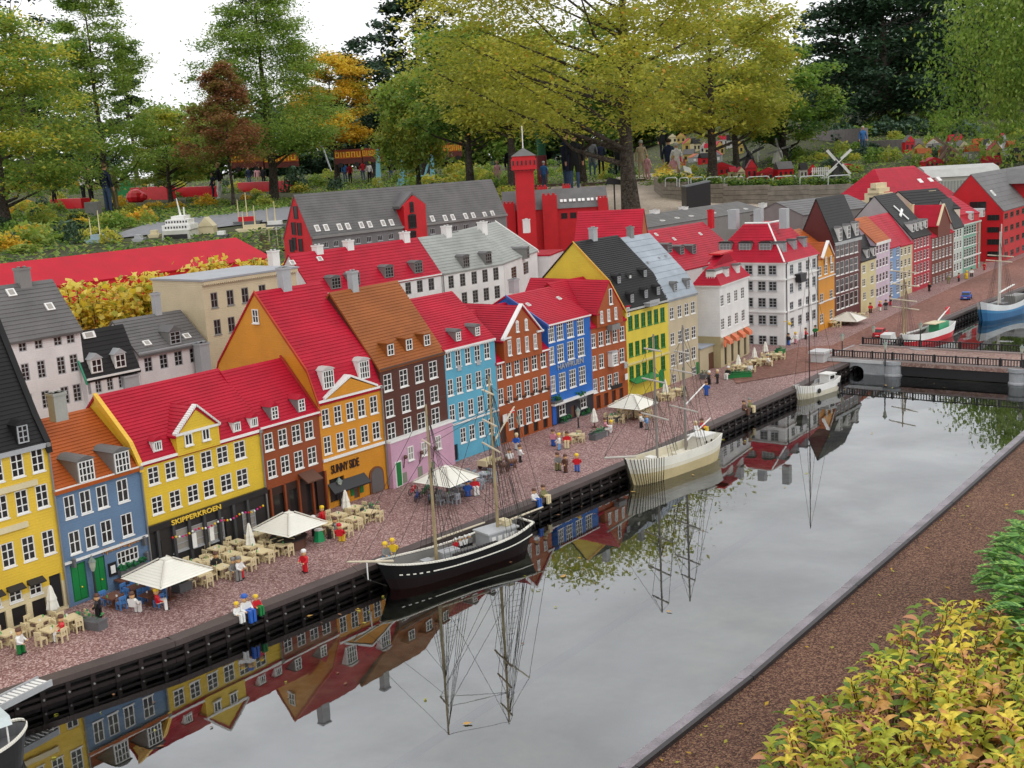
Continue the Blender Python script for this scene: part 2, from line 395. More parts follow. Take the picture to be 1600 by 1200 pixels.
        g = m.build('gable', mat, s.o)
        r = MB()
        for sx, x in ((-1, xl), (1, xr)):
            p0 = (x + sx * .010, zb - .010 * (za - zb) / abs(xa - x)); pts = course_profile(p0, (xa, za)) if sx < 0 else course_profile(p0, (xa, za))
            poly = [(q[0], q[1]) for q in pts] + [(xa, za + .003), (xa, za - .012), (p0[0], p0[1] - .008)]
            r.prism(poly, 'y', -.018, dp)
        r.build('gable_roof', rmat, s.o)
        if trim:
            t = MB()
            for x, sx in ((xl, -1), (xr, 1)):
                a = Vector((x + sx * .006, 0, zb - .004)); b = Vector((xa, 0, za + .004)); n = 14 if stepped else 1
                for i in range(n):
                    p = a.lerp(b, i / n); q = a.lerp(b, (i + (.72 if stepped else 1)) / n)
                    th = .011
                    t.add([(p.x, -.026, p.z), (q.x, -.026, q.z), (q.x, -.026, q.z + th), (p.x, -.026, p.z + th), (p.x, .004, p.z), (q.x, .004, q.z), (q.x, .004, q.z + th), (p.x, .004, p.z + th)],
                          [(0, 1, 2, 3), (4, 5, 6, 7), (0, 1, 5, 4), (1, 2, 6, 5), (2, 3, 7, 6), (3, 0, 4, 7)])
            t.build('gable_trim', wmat or WHITE, s.o)
        return xl, xr, zb, xa, za
    def proud(s, px, py, w, h, cols=2, rws=3, y=-.0155, fm=None, pm=None, sill=True, arch=False):
        x, z = s.uz(px, py); return add_window(s.o, x, y, z, w, h, cols, rws, fm, pm, sill, 0, arch)

# ================================================================== ground, canal, quay, path
QE = [(-420, 1228), (-150, 1141), (0, 1088), (270, 1002), (560, 891), (830, 786), (985, 722), (1130, 656), (1245, 606), (1300, 578), (1385, 540), (1475, 500), (1535, 475), (1600, 451), (1700, 418)]
QP = [at(x, y, 0) for x, y in QE]
PE = [(560, 1560), (760, 1390), (985, 1200), (1165, 1059), (1330, 917), (1480, 788), (1600, 681), (1760, 545)]
PP = [at(x, y, 0) for x, y in PE]
far_r = PP[-1]
# ground: one sheet out to the horizon with the basin cut out of it
def ground_sheet():
    bm = bmesh.new()
    outer = [(-260, -60), (260, -60), (260, 420), (-260, 420)]
    xs = [-260, -120, -60, -40] + list(np.arange(-30, 42, 2.0)) + [60, 120, 260]
    ys = [-60, -10, 19] + list(np.arange(21, 80, 2.0)) + [100, 150, 250, 420]
    grid = {}
    for i, x in enumerate(xs):
        for j, y in enumerate(ys):
            if y < 19: continue
            grid[i, j] = bm.verts.new((x, y, terr(x, y)))
    for i in range(len(xs) - 1):
        for j in range(len(ys) - 1):
            if (i, j) in grid: bm.faces.new([grid[i, j], grid[i + 1, j], grid[i + 1, j + 1], grid[i, j + 1]])
    me = bpy.data.meshes.new('ground'); bm.to_mesh(me); bm.free(); return me
soil = grain('soil', (.035, .045, .02), (.06, .07, .028), (.10, .085, .05), 22, .95, .8, .02, .35)
ground = tag(link('ground', ground_sheet()), kind='structure'); ground.data.materials.append(soil); smooth(ground)

cobble = grain('quay_paving', (.12, .052, .05), (.22, .115, .105), (.50, .36, .33), 170, .6, .3, .002, .9)
redpave = grain('street_paving', (.15, .06, .042), (.20, .085, .06), (.27, .14, .11), 60, .7, .25, .003, .8)
gravel = grain('red_gravel', (.045, .018, .012), (.12, .052, .034), (.30, .17, .10), 190, .75, .9, .006, 1.1)
def flat(name, pts, z, mat, kind='structure'):
    me = bpy.data.meshes.new(name); bm = bmesh.new()
    bm.faces.new([bm.verts.new((p[0], p[1], z)) for p in pts]); bmesh.ops.triangulate(bm, faces=bm.faces)
    bm.normal_update()
    for f in bm.faces:
        if f.normal.z < 0: f.normal_flip()
    bm.to_mesh(me); bm.free(); me.materials.append(mat); return tag(link(name, me), kind=kind)
# land behind the quay edge, up to where the park ground begins
land = [(-14, 1.5), *[(p.x, p.y) for p in QP], (QP[-1].x + 6, QP[-1].y + 3.5), (40, 19.4), (-40, 19.4), (-40, 1.5)]
flat('quay_pavement', land, 0.0, cobble)
# the darker red street beyond the bridge end
s0 = [at(*p) for p in ((1140, 583), (1245, 543), (1300, 540), (1400, 490), (1535, 428), (1600, 402))]
s1 = [at(*p) for p in ((1600, 447), (1535, 470), (1475, 495), (1385, 535), (1330, 562), (1285, 577), (1150, 600))]
flat('street', [(p.x, p.y) for p in s0 + s1], .004, redpave)
# gravel path on this side
pathpts = [(p.x, p.y) for p in PP] + [(far_r.x + 7, far_r.y + 2), (14, 6), (9, -4), (-1.5, -4), (-1.2, 1.0)]
flat('gravel_path', pathpts, -.004, gravel)
flat('far_bank', [(far_r.x + 7, far_r.y + 2), (60, 19.4), (40, 19.4), (40, 15), (60, -4), (14, 6)], -.006, soil)

# water: clear surface over a dark basin bottom
wm, t, b = nmat('canal_water'); t.nodes.remove(b); out = t.nodes['Material Output']
gl = t.nodes.new('ShaderNodeBsdfGlossy'); gl.inputs['Roughness'].default_value = .012; gl.inputs['Color'].default_value = (.965, .98, 1, 1)
tr = t.nodes.new('ShaderNodeBsdfTransparent'); tr.inputs['Color'].default_value = (.80, .83, .74, 1)
fr = t.nodes.new('ShaderNodeFresnel'); fr.inputs['IOR'].default_value = 3.1
ms = t.nodes.new('ShaderNodeMixShader'); tc = t.nodes.new('ShaderNodeTexCoord')
n = t.nodes.new('ShaderNodeTexNoise'); n.inputs['Scale'].default_value = 5; n.inputs['Detail'].default_value = 3
bp = t.nodes.new('ShaderNodeBump'); bp.inputs['Strength'].default_value = .05; bp.inputs['Distance'].default_value = .004
L(t, tc.outputs['Object'], n.inputs['Vector']); L(t, n.outputs[0], bp.inputs['Height']); L(t, bp.outputs[0], gl.inputs['Normal']); L(t, bp.outputs[0], fr.inputs['Normal'])
fn = t.nodes.new('ShaderNodeTexNoise'); fn.inputs['Scale'].default_value = 1.6; fn.inputs['Detail'].default_value = 8; fn.inputs['Distortion'].default_value = .6; L(t, tc.outputs['Object'], fn.inputs['Vector'])
fm_ = t.nodes.new('ShaderNodeMapRange'); fm_.inputs[1].default_value = .35; fm_.inputs[2].default_value = .7; fm_.inputs[3].default_value = .84; fm_.inputs[4].default_value = 1.06; L(t, fn.outputs[0], fm_.inputs[0])
fx_ = t.nodes.new('ShaderNodeMath'); fx_.operation = 'MULTIPLY'; fx_.use_clamp = True; L(t, fr.outputs[0], fx_.inputs[0]); L(t, fm_.outputs[0], fx_.inputs[1]); L(t, fx_.outputs[0], ms.inputs[0]); L(t, tr.outputs[0], ms.inputs[1]); L(t, gl.outputs[0], ms.inputs[2]); L(t, ms.outputs[0], out.inputs['Surface'])
wpoly = [(-14, 1.3)] + [(p.x - .02, p.y + .05) for p in QP] + [(QP[-1].x + 6, QP[-1].y + 3.5), (far_r.x + 7.2, far_r.y + 2.1)] + [(p.x + .03, p.y - .03) for p in PP[::-1]] + [(-1.2, .6), (-14, .6)]
flat('canal_water', wpoly, WATER, wm)
bot, t, b = nmat('basin_bottom'); tc = t.nodes.new('ShaderNodeTexCoord')
n = t.nodes.new('ShaderNodeTexNoise'); n.inputs['Scale'].default_value = 3.2; n.inputs['Detail'].default_value = 9; n.inputs['Roughness'].default_value = .62
cr = t.nodes.new('ShaderNodeValToRGB'); cr.color_ramp.elements[0].position = .40; cr.color_ramp.elements[0].color = (.045, .048, .038, 1)
cr.color_ramp.elements[1].position = .74; cr.color_ramp.elements[1].color = (.42, .41, .33, 1)
L(t, tc.outputs['Object'], n.inputs['Vector']); L(t, n.outputs[0], cr.inputs[0]); L(t, cr.outputs[0], b.inputs['Base Color']); b.inputs['Roughness'].default_value = .9
flat('basin_bottom', wpoly, WATER - .14, bot)
p0, p1 = at(690, 1150, WATER - .13), at(1140, 860, WATER - .13); dd = (p1 - p0)
pm = MB().tube(p0 - dd * .35, p1 + dd * .25, .016, None, 8)
tag(pm.build('sunken_pipe', plastic((.012, .02, .022), .7, key='pipe')), 'dark pipe lying on the bottom of the canal basin', 'pipe')

# rim of the basin on this side
rimm = plastic((.035, .030, .032), .55, var=.25, key='rim')
rim = thing('basin_rim', 'dark low rim edging the canal beside the red gravel path', 'kerb')
for i in range(len(PP) - 1):
    a, c = PP[i], PP[i + 1]; d = (c - a).normalized(); nrm = Vector((-d.y, d.x, 0)); nseg = max(1, int((c - a).length / .62))
    for k in range(nseg):
        q0 = a.lerp(c, k / nseg) + d * .002; q1 = a.lerp(c, (k + 1) / nseg) - d * .002
        m = MB(); w0, w1 = nrm * .045, nrm * -.012
        for lo, hi, wa, wb in ((-.24, -.010, w0, w1), ):
            m.add([(q0 + wa) + Vector((0, 0, lo)), (q1 + wa) + Vector((0, 0, lo)), (q1 + wb) + Vector((0, 0, lo)), (q0 + wb) + Vector((0, 0, lo)),
                   (q0 + wa) + Vector((0, 0, hi)), (q1 + wa) + Vector((0, 0, hi)), (q1 + wb) + Vector((0, 0, hi + .006)), (q0 + wb) + Vector((0, 0, hi + .006))],
                  [(0, 3, 2, 1), (4, 5, 6, 7), (0, 1, 5, 4), (1, 2, 6, 5), (2, 3, 7, 6), (3, 0, 4, 7)])
        m.build('rim_slab', plastic((.22, .195, .215), .45, var=.35, key='rim_stone'), rim)
        m2 = MB(); w2 = nrm * -.030
        m2.add([(q0 + w1 * 1.1) + Vector((0, 0, -.2)), (q1 + w1 * 1.1) + Vector((0, 0, -.2)), (q1 + w2) + Vector((0, 0, -.2)), (q0 + w2) + Vector((0, 0, -.2)),
                (q0 + w1 * 1.1) + Vector((0, 0, .012)), (q1 + w1 * 1.1) + Vector((0, 0, .012)), (q1 + w2) + Vector((0, 0, .012)), (q0 + w2) + Vector((0, 0, .012))],
               [(0, 3, 2, 1), (4, 5, 6, 7), (0, 1, 5, 4), (1, 2, 6, 5), (2, 3, 7, 6), (3, 0, 4, 7)])
        m2.build('rim_edging', rimm, rim)

# timber quay wall: cap beams, piles, rails and backing boards
timber = plastic((.022, .016, .015), .6, var=.3, spec=.2, key='dark_timber'); capm = plastic((.075, .055, .050), .6, var=.2, key='cap_timber')
qw = thing('quay_wall', 'dark brown timber quay wall with posts and rails along the canal', 'quay wall')
def obox(m, q0, q1, n0, n1, z0, z1, mi=0):
    V = [q0 + n0, q1 + n0, q1 + n1, q0 + n1]
    m.add([(v.x, v.y, z0) for v in V] + [(v.x, v.y, z1) for v in V], [(0, 3, 2, 1), (4, 5, 6, 7), (0, 1, 5, 4), (1, 2, 6, 5), (2, 3, 7, 6), (3, 0, 4, 7)], mi)
pile_mesh = MB().box(-.009, .009, -.012, .012, -.2, -.0185).build('pile', timber, qw)
pile_mesh.data.name = 'pile'; bolt = MB().tube((0, 0, 0), (0, -.006, 0), .0042, None, 6).mesh('bolt', MGREY)
npile = 0
for i in range(len(QP) - 1):
    a, c = QP[i], QP[i + 1]; d = (c - a).normalized(); nr = Vector((d.y, -d.x, 0)); ln = (c - a).length; ang = math.atan2(d.y, d.x)
    m = MB(); obox(m, a, c, nr * .018, nr * -.05, -.018, .005); m.build('cap_beam', capm, qw)
    for z0, z1 in ((-.0185, -.030), (-.046, -.058), (-.070, -.088)):
        m = MB(); obox(m, a, c, nr * .012, nr * .0, min(z0, z1), max(z0, z1)); m.build('rail', timber, qw)
    m = MB(); obox(m, a, c, nr * -.015, nr * -.04, -.24, -.018); m.build('backing_board', BLACK, qw)
    k = max(1, round(ln / .095))
    for j in range(k):
        if npile > 230: break
        p = a.lerp(c, (j + .5) / k) + nr * .004
        o = link('pile', pile_mesh.data, qw, (p.x, p.y, 0), ang); npile += 1
        link('bolt', bolt, o, (0, -.0145, -.058))
bpy.data.objects.remove(pile_mesh)

# ================================================================== the front row of houses
N = {0: (-118, 1034), 1: (108, 950), 2: (238, 900), 3: (421, 831), 4: (511, 797), 5: (607, 763), 6: (705, 724), 7: (782, 696), 8: (863, 666), 9: (928, 642), 10: (982, 624), 11: (1047, 601), 12: (1092, 584)}
R_RED = roofm((.38, .008, .026)); R_ORG = roofm((.36, .085, .018)); R_BLK = roofm((.017, .016, .016)); R_RUST = roofm((.27, .085, .022))
R_GRY = roofm((.125, .120, .118)); R_LGR = roofm((.30, .31, .29)); R_BLU = roofm((.30, .34, .38))
ROW = 'houses of the colourful quayside row'
# 1 yellow house at the left edge
H1 = House('town_house', 'bright yellow house with black roof, cut by the left edge of the photo', N[0], N[1], group=ROW)
ex = (H1.uz(59, 719)[0] - H1.uz(27, 725)[0])
for zc, hp, (px, py) in ((0, 37, (59, 719)), (0, 37, (66, 775)), (0, 38, (76, 847))):
    u, z = H1.uz(px, py); hz = abs(H1.uz(px, py - hp / 2)[1] - H1.uz(px, py + hp / 2)[1])
    for i in range(7): H1.win(u - i * ex, z, ex * .62, hz, 2, 3)
gz = H1.uz(109, 903)[1]
cellz = [H1.uz(62, 945), H1.uz(56, 917)]
for i in range(6):
    u = H1.uz(62, 945)[0] - i * ex; z = H1.uz(62, 945)[1]; H1.holes.append((u - ex * .36, u + ex * .36, .004, z + .025))
    H1.box('cellar_opening', u - ex * .35, u + ex * .35, .010, .012, .004, z + .024, BLACK)
    u = H1.uz(56, 919)[0] - i * ex; z = H1.uz(56, 919)[1]; H1.win(u, z, ex * .62, .055, 2, 2)
    a = MB().prism([(0, z + .045), (-.03, z + .028), (-.03, z + .024), (0, z + .026)], 'x', u - ex * .4, u + ex * .4); a.build('awning', BLACK, H1.o)
du, dz = H1.uz(87, 910); H1.holes.append((du - .028, du + .028, .015, dz + .035))
H1.box('door', du - .027, du + .027, .009, .012, .015, dz + .034, BLACK)
H1.gabled(wallm((.70, .47, .045)), R_BLK, (72, 690), (-20, 462), (56, 652), side=H1.W, bands=[(gz, wallm((.66, .56, .34)))])
H1.cornice(.02, LGREY); H1.downpipe(H1.W - .004)
for px, py in ((40, 757), (25, 823)):
    u, z = H1.uz(px, py); H1.box('sign_board', u - .17, u + .05, -.010, -.001, z - .012, z + .012, CREAM)
m = MB().prism([(p[0] - .01, p[1] - .035) for p in H1.front] + [(p[0] - .004, p[1] + .016) for p in H1.front[::-1]], 'x', H1.W - .016, H1.W + .010); m.build('roof_verge', R_BLK, H1.o)
for i in range(3): H1.dormer(29 - i * 62, 677 + i * 20, .055, .082, 'arch', BLACK, BLACK, 2, 3, fm=LGREY)
# 2 blue-grey house
H2 = House('town_house', 'blue-grey house under orange roof with two grey dormers', N[1], N[2], group=ROW)
def uw(H, rows, wpx, hpx, cols, rws, **k):
    for lst in rows:
        zz = sum(H.uz(*p)[1] for p in lst) / len(lst)
        for p in lst:
            u = H.uz(*p)[0]; w = H.uz(p[0] + wpx / 2, p[1])[0] - H.uz(p[0] - wpx / 2, p[1])[0]
            h = H.uz(p[0], p[1] - hpx / 2)[1] - H.uz(p[0], p[1] + hpx / 2)[1]; H.win(u, zz, w, h, cols, rws, **k)
uw(H2, [[(109, 791), (134, 784), (160, 776), (192, 767)], [(117, 846), (142, 838), (167, 831), (199, 821)]], 18, 36, 2, 2, pm=None)
u, z = H2.uz(200, 868); H2.win(u, z, .115, .062, 5, 2)
b = GREEN
for px, w in ((124, .075), (156, .062)):
    u, z = H2.uz(px, 903 if px < 140 else 893); H2.holes.append((u - w / 2, u + w / 2, .012, z + .066))
    d = H2.box('door', u - w / 2 + .001, u + w / 2 - .001, .006, .011, .012, z + .065, GREEN)
    MB().box(u - w / 2 + .006, u - .001, .003, .006, .02, z + .058).box(u + .001, u + w / 2 - .006, .003, .006, .02, z + .058).build('door_leaf', plastic((.012, .20, .05), .4, key='green_door'), d)
    MB().ball((u + w * .12, .001, .07), .004).build('handle', YELP, d)
H2.gabled(wallm((.115, .19, .30)), R_ORG, (217, 727), (140, 637), side=H2.W, overhang=.014)
H2.cornice(.013, WHITE, dent=True); H2.cornice(.010, WHITE, z=H2.uz(230, 834)[1]); H2.downpipe(H2.W - .002)
for px, py in ((119, 733), (175, 719)): H2.dormer(px, py, .085, .10, 'arch', MGREY, R_GRY, 4, 3)
H2.chimney(91, 643, .062, .085, plastic((.32, .32, .29), .5, key='grey_chimney'), y=.16)
o = H2.text('Nyhavns Færgekro', (160, 864), (217, 848), 9, plastic((.50, .23, .07), .5, key='sign_bronze'))
u, z = H2.uz(175, 889); H2.box('menu_board', u - .02, u + .02, -.008, -.001, z - .03, z + .03, BLACK); H2.box('menu_sheet', u - .012, u + .012, -.0095, -.0085, z - .018, z + .018, WHITE)
u, z = H2.uz(203, 884); m = MB().box(u - .07, u + .07, -.03, -.001, z - .02, z + .0); fb = m.build('flower_box', DGREY, H2.o)
m = MB()
for i in range(60):
    c = (u + random.uniform(-.07, .07), random.uniform(-.032, -.004), z + random.uniform(0, .022)); m.ball(c, random.uniform(.004, .008), 0, 5, 3)
tag(m.build('foliage', plastic((.012, .12, .035), .5, key='plant_green'), fb), kind='stuff')
for px, py in ((112, 880), (222, 846), (226, 869)):
    u, z = H2.uz(px, py); MB().box(u - .006, u + .006, -.026, -.002, z - .016, z + .016).ball((u, -.02, z + .02), .009, 0, 6, 4).build('wall_lamp', DGREY, H2.o)
# 3 yellow tavern
H3 = House('town_house', 'yellow tavern with red roof, white-edged gable and black ground floor', N[2], N[3], group=ROW)
uw(H3, [[(240, 741), (267, 734), (296, 727), (323, 719), (348, 711), (375, 704)], [(246, 787), (274, 779), (302, 771), (327, 764), (354, 755), (379, 747)]], 18, 28, 2, 3)
bz = (H3.uz(233, 817)[1] + H3.uz(400, 770)[1]) / 2
H3.bz = bz
for px, w in ((283, .10), (310, .10), (338, .10), (390, .085)):
    u, z = H3.uz(px, 843 - (px - 283) * .27); H3.win(u, z, w, .105, 1, 3, LGREY, lglass, True)
for u_, w in ((.03, .05), (.56, .05)): 
    u = H3.W * (u_ + .03); H3.holes.append((u - w / 2, u + w / 2, .01, .15)); H3.box('door', u - w / 2 + .001, u + w / 2 - .001, .006, .011, .01, .149, plastic((.035, .035, .038), .4, key='dark_door'))
H3.gabled(wallm((.66, .45, .035)), R_RED, (219, 723), (148, 618), (204, 694), bands=[(bz, plastic((.022, .02, .02), .45, key='black_shopfront'))])
H3.cornice(.013, WHITE); H3.cornice(.03, BLACK, z=bz + .001, out=.016)
m = MB().prism([(p[0] - .01, p[1] - .03) for p in H3.front] + [(p[0] - .004, p[1] + .012) for p in H3.front[::-1]], 'x', -.012, .010); m.build('roof_verge', wallm((.70, .42, .04)), H3.o)
H3.front_gable((302, 635), (272, 680), (338, 661), wallm((.66, .45, .035)), R_RED, stepped=True, depth=H3.yr)
u0_, z0_ = H3.uz(272, 679); u1_, _z = H3.uz(338, 661); H3.box('gable_ledge', u0_ - .006, u1_ + .006, -.022, -.0137, z0_ - .008, z0_ + .003, WHITE)
for p in ((291, 686), (318, 678)): H3.proud(*p, .045, .055, 2, 1)
for p in ((242, 696), (366, 666), (393, 659)): H3.dormer(*p, .05, .052, 'arch', WHITE, R_RED, 3, 1)
H3.text('SKIPPERKROEN', (268, 819), (345, 797), 10, plastic((.75, .50, .05), .4, key='sign_yellow'), y=-.018)
m = MB(); cols = [REDP, YELP, WHITE, plastic((.55, .02, .25), .4, key='pink_bulb')]
ua, za = H3.uz(262, 835); ub, zb = H3.uz(404, 792)
for i in range(30):
    t = i / 29; s_ = math.sin(t * math.pi * 4) ** 2 * .012
    m.ball((ua + (ub - ua) * t, -.034, (za + zb) / 2 - s_), .006, i % 4, 5, 4)
m.build('bulb', cols, H3.o)
for px, py in ((298, 843), (325, 832)):
    u, z = H3.uz(px, py); H3.box('menu_board', u - .012, u + .012, -.03, -.026, z - .035, z + .035, WHITE)
m = MB()
for i in range(7): m.box(.04 + i * .09, .055 + i * .09, -.014, -.001, .0, bz - .03)
m.build('shop_pilaster', plastic((.05, .05, .052), .4, key='grey_pilaster'), H3.o)
H3.downpipe(H3.W - .004)
# 4 rust red-brown house
H4 = House('town_house', 'narrow rust-brown house with two white-framed dormers and dark shopfront', N[3], N[4], group=ROW)
uw(H4, [[(420, 690), (442, 684), (463, 677), (483, 672)], [(425, 731), (446, 725), (467, 719), (488, 712)]], 14, 28, 2, 3)
bz = (H4.uz(418, 762)[1] + H4.uz(508, 738)[1]) / 2
for i in range(3):
    u = H4.W * (.2 + .28 * i); H4.holes.append((u - .04, u + .04, .02, bz - .04)); H4.box('shop_window', u - .039, u + .039, .010, .0115, .021, bz - .041, glass)
H4.gabled(wallm((.25, .055, .014)), R_RED, (406, 668), (345, 580), bands=[(bz, plastic((.03, .012, .008), .5, key='brown_shopfront'))])
H4.cornice(.010, WHITE); 
for p in ((421, 644), (463, 632)): H4.dormer(*p, .052, .072, 'gable', MGREY, R_RED, 2, 3)
m = MB()
for i in range(5): m.box(.02 + i * H4.W * .235, .032 + i * H4.W * .235, -.012, -.001, 0, bz)
m.build('shop_pilaster', wallm((.22, .05, .015)), H4.o)
MB().prism([(0, bz + .03), (-.07, bz - .01), (-.07, bz - .016), (0, bz + .022)], 'x', H4.W * .55, H4.W * .82).build('awning', BROWN, H4.o)
m = MB().prism([(p[0] - .01, p[1] - .02) for p in H4.front] + [(p[0], p[1] + .014) for p in H4.front[::-1]], 'x', H4.W - .012, H4.W + .004); m.build('roof_verge', roofm((.34, .03, .025)), H4.o)
# 5 Sunny Side
ORG = wallm((.60, .25, .02))
H5 = House('town_house', 'orange house with white pediment, big red roof and a black shop awning', N[4], N[5], group=ROW)
uw(H5, [[(509, 654), (528, 648), (547, 642), (565, 637), (584, 631)], [(512, 696), (532, 690), (551, 684), (570, 677), (588, 672)]], 12, 28, 2, 3)
x0, x1, z0, z1 = H5.hole_px((514, 750), (541, 783)); H5.holes.append((x0, x1, .03, z1)); H5.box('shop_window', x0 + .001, x1 - .001, .010, .0115, .031, z1 - .001, glass)
xd, zd = H5.uz(557, 760); H5.holes.append((xd - .022, xd + .022, .008, zd + .03)); H5.box('door', xd - .021, xd + .021, .009, .0115, .009, zd + .029, plastic((.12, .07, .05), .5, key='brown_door'))
H5.gabled(ORG, R_RED, (496, 627), (397, 456), (480, 580), step=.021)
for sx in (-1, 1): H5.box('shutter', xd + sx * .036 - .012, xd + sx * .036 + .012, -.004, -.0005, .03, zd + .025, GREEN)
xa, za = H5.uz(587, 738); pr = [(xa - .055, .006)] + [(xa - .055 * math.cos(t), za - .01 + .045 * math.sin(t)) for t in np.linspace(0, math.pi, 9)] + [(xa + .055, .006)]
m = MB().prism(pr, 'y', -.008, -.001); m.build('arched_passage', plastic((.16, .06, .03), .5, key='passage_frame'), H5.o)
pr = [((p[0] - xa) * .8 + xa, p[1] * .93) for p in pr]; MB().prism(pr, 'y', -.0105, -.0085).build('passage_door', plastic((.12, .11, .11), .3, key='passage_glass'), H5.o)
H5.cornice(.013, WHITE); H5.cornice(.016, WHITE, z=(H5.uz(503, 716)[1] + H5.uz(600, 691)[1]) / 2, out=.009)
xl, zl = H5.uz(507, 622); xr, _ = H5.uz(586, 601); xm, zm = H5.uz(541, 592)
xm = (xl + xr) / 2
MB().prism([(xl, H5.h), (xr, H5.h), (xm, zm)], 'y', -.0105, .03).build('pediment', ORG, H5.o)
m = MB()
for a, c in (((xl - .01, H5.h), (xm, zm + .008)), ((xm, zm + .008), (xr + .01, H5.h))): m.prism([a, c, (c[0], c[1] + .012), (a[0], a[1] + .012)], 'y', -.014, .045)
m.build('pediment_trim', WHITE, H5.o)
for p in ((508, 592), (564, 577)): H5.dormer(*p, .082, .105, 'arch', WHITE, plastic((.46, .42, .40), .5, key='dormer_roof'), 4, 3)
H5.text('SUNNY SIDE', (518, 741), (561, 727), 14, plastic((.03, .012, .01), .5, key='sign_black'))
(ua, za), (ub, zb) = H5.uz(512, 757), H5.uz(569, 738)
MB().prism([(0, za), (-.05, za - .045), (-.05, za - .052), (0, za - .008)], 'x', ua, ub).build('awning', BLACK, H5.o)
z_, p_ = H5.vz(400, 494); o = add_window(H5.o, -.003, z_, p_, .05, .075, 2, 2, rz=-math.pi / 2)
H5.chimney(445, 447, .06, .11); H5.chimney(372, 566 - 70, .001, .001, y=.05) if False else None
m = MB().prism([(p[0] - .012, p[1] - .02) for p in H5.front] + [(p[0] - .004, p[1] + .008) for p in H5.front[::-1]], 'x', -.010, -.001); m.build('roof_verge', roofm((.40, .05, .02)), H5.o)
H5.downpipe(H5.W - .004)
# 6 dark brown house with pink front
H6 = House('town_house', 'dark brown house with rust roof and pink ground floor with green door', N[5], N[6], group=ROW)
uw(H6, [[(606, 597), (631, 590), (655, 584), (677, 578)], [(609, 637), (634, 629), (657, 623), (679, 617)], [(612, 673), (637, 665), (659, 658), (681, 651)]], 13, 27, 2, 3)
H6.gabled(wallm((.085, .026, .016)), R_RUST, (590, 577), (515, 457))
H6.cornice(.010, plastic((.10, .05, .035), .5, key='brown_cornice'))
for p in ((603, 546), (632, 538), (660, 531)): H6.dormer(*p, .062, .072, 'shed', R_RUST, R_RUST, 2, 2)
H6.chimney(552, 447, .05, .10)
zt = (H6.uz(602, 690)[1] + H6.uz(697, 662)[1]) / 2; pk = wallm((.56, .33, .44)); W6 = H6.W
fx = []
gdu, gdz = H6.uz(615, 737)
m = MB().box(.004, W6 - .004, -.035, -.001, 0, zt); f = m.build('pink_front', pk, H6.o)
MB().box(.0, W6, -.04, -.0015, zt, zt + .014).build('cornice', WHITE, f)
MB().box(gdu - .026, gdu + .030, -.038, -.0355, 0, gdz + .065).build('door_frame', WHITE, f); MB().box(gdu - .018, gdu + .022, -.0405, -.0385, .006, gdz + .058).build('door', GREEN, f)
for p in ((641, 708), (662, 701), (684, 691)):
    u, z = H6.uz(*p, y=-.035); add_window(f, u, -.037, z, .05, .08, 2, 2, pm=lglass)
for u in (.18, .42, .62): MB().box(u * W6 - .02, u * W6 + .02, -.0375, -.0352, .01, .07).build('cellar_window', plastic((.20, .22, .16), .5, key='cellar'), f)
for p in ((630, 722), (655, 715), (676, 708)):
    u, z = H6.uz(*p, y=-.035); MB().tube((u, -.036, z - .035), (u, -.05, z + .03), .003).ball((u, -.055, z + .032), .013, 0, 7, 4).build('wall_lamp', BROWN, f)
# 7 light blue
H7 = House('town_house', 'light blue house with white string course and two arched dormers', N[6], N[7], group=ROW)
uw(H7, [[(701, 565), (716, 560), (731, 556), (746, 551), (761, 547)], [(704, 607), (718, 601), (733, 597), (748, 592), (763, 588)], [(707, 646), (721, 640), (736, 635), (751, 631), (766, 627)]], 9, 26, 2, 3)
uw(H7, [[(724, 680), (738, 675), (753, 670), (768, 665)]], 9, 24, 2, 3)
u, z = H7.uz(712, 702); H7.holes.append((u - .022, u + .022, .006, z + .03)); H7.box('door', u - .021, u + .021, .008, .011, .007, z + .029, BLACK)
H7.gabled(wallm((.10, .36, .50)), R_RED, (690, 548), (624, 470))
H7.cornice(.010, WHITE, dent=True); H7.cornice(.012, WHITE, z=(H7.uz(700, 664)[1] + H7.uz(775, 641)[1]) / 2, out=.006)
for p in ((708, 525), (738, 517)): H7.dormer(*p, .05, .062, 'arch', MGREY, R_GRY, 2, 3)
for p in ((717, 575), (747, 566)):
    u, z = H7.uz(*p); H7.box('stone_panel', u - .018, u + .018, -.005, -.001, z - .016, z + .016, LGREY)
# 8 rust house with the white-edged cross gable
RST = wallm((.33, .075, .016))
H8 = House('town_house', 'rust-orange house with a tall white-edged street gable', N[7], N[8], group=ROW)
uw(H8, [[(781, 580), (795, 576), (808, 572), (822, 569), (835, 565), (849, 561)], [(783, 619), (797, 615), (811, 611), (824, 607), (837, 603), (850, 599)], [(799, 657), (813, 653), (826, 648), (839, 644), (852, 639)]], 8.5, 26, 2, 3)
for i in range(4):
    u = H8.W * (.30 + .19 * i); H8.holes.append((u - .026, u + .026, .006, .075)); H8.box('cellar_door', u - .025, u + .025, .009, .011, .007, .074, BLACK)
u = .04; H8.holes.append((u - .03, u + .028, .006, .15)); H8.box('door', u - .029, u + .027, .008, .011, .007, .149, plastic((.05, .02, .015), .4, key='dark_brown_door'))
h8 = (H8.uz(775, 567)[1] + H8.uz(855, 545)[1]) / 2
H8.make_gabled(RST, R_RED, h8, .34, h8 + .30)
g = H8.front_gable((810, 478), (784, 531), (843, 517), RST, R_RED, depth=.62)
for row in ([(793, 543), (807, 540), (820, 537), (833, 533)],):
    for p in row: H8.proud(*p, .034, .098)
for p in ((805, 511), (819, 508)): H8.proud(*p, .028, .06, arch=True)
H8.cornice(.010, WHITE, x1=g[0]); H8.cornice(.010, WHITE, x0=g[1])
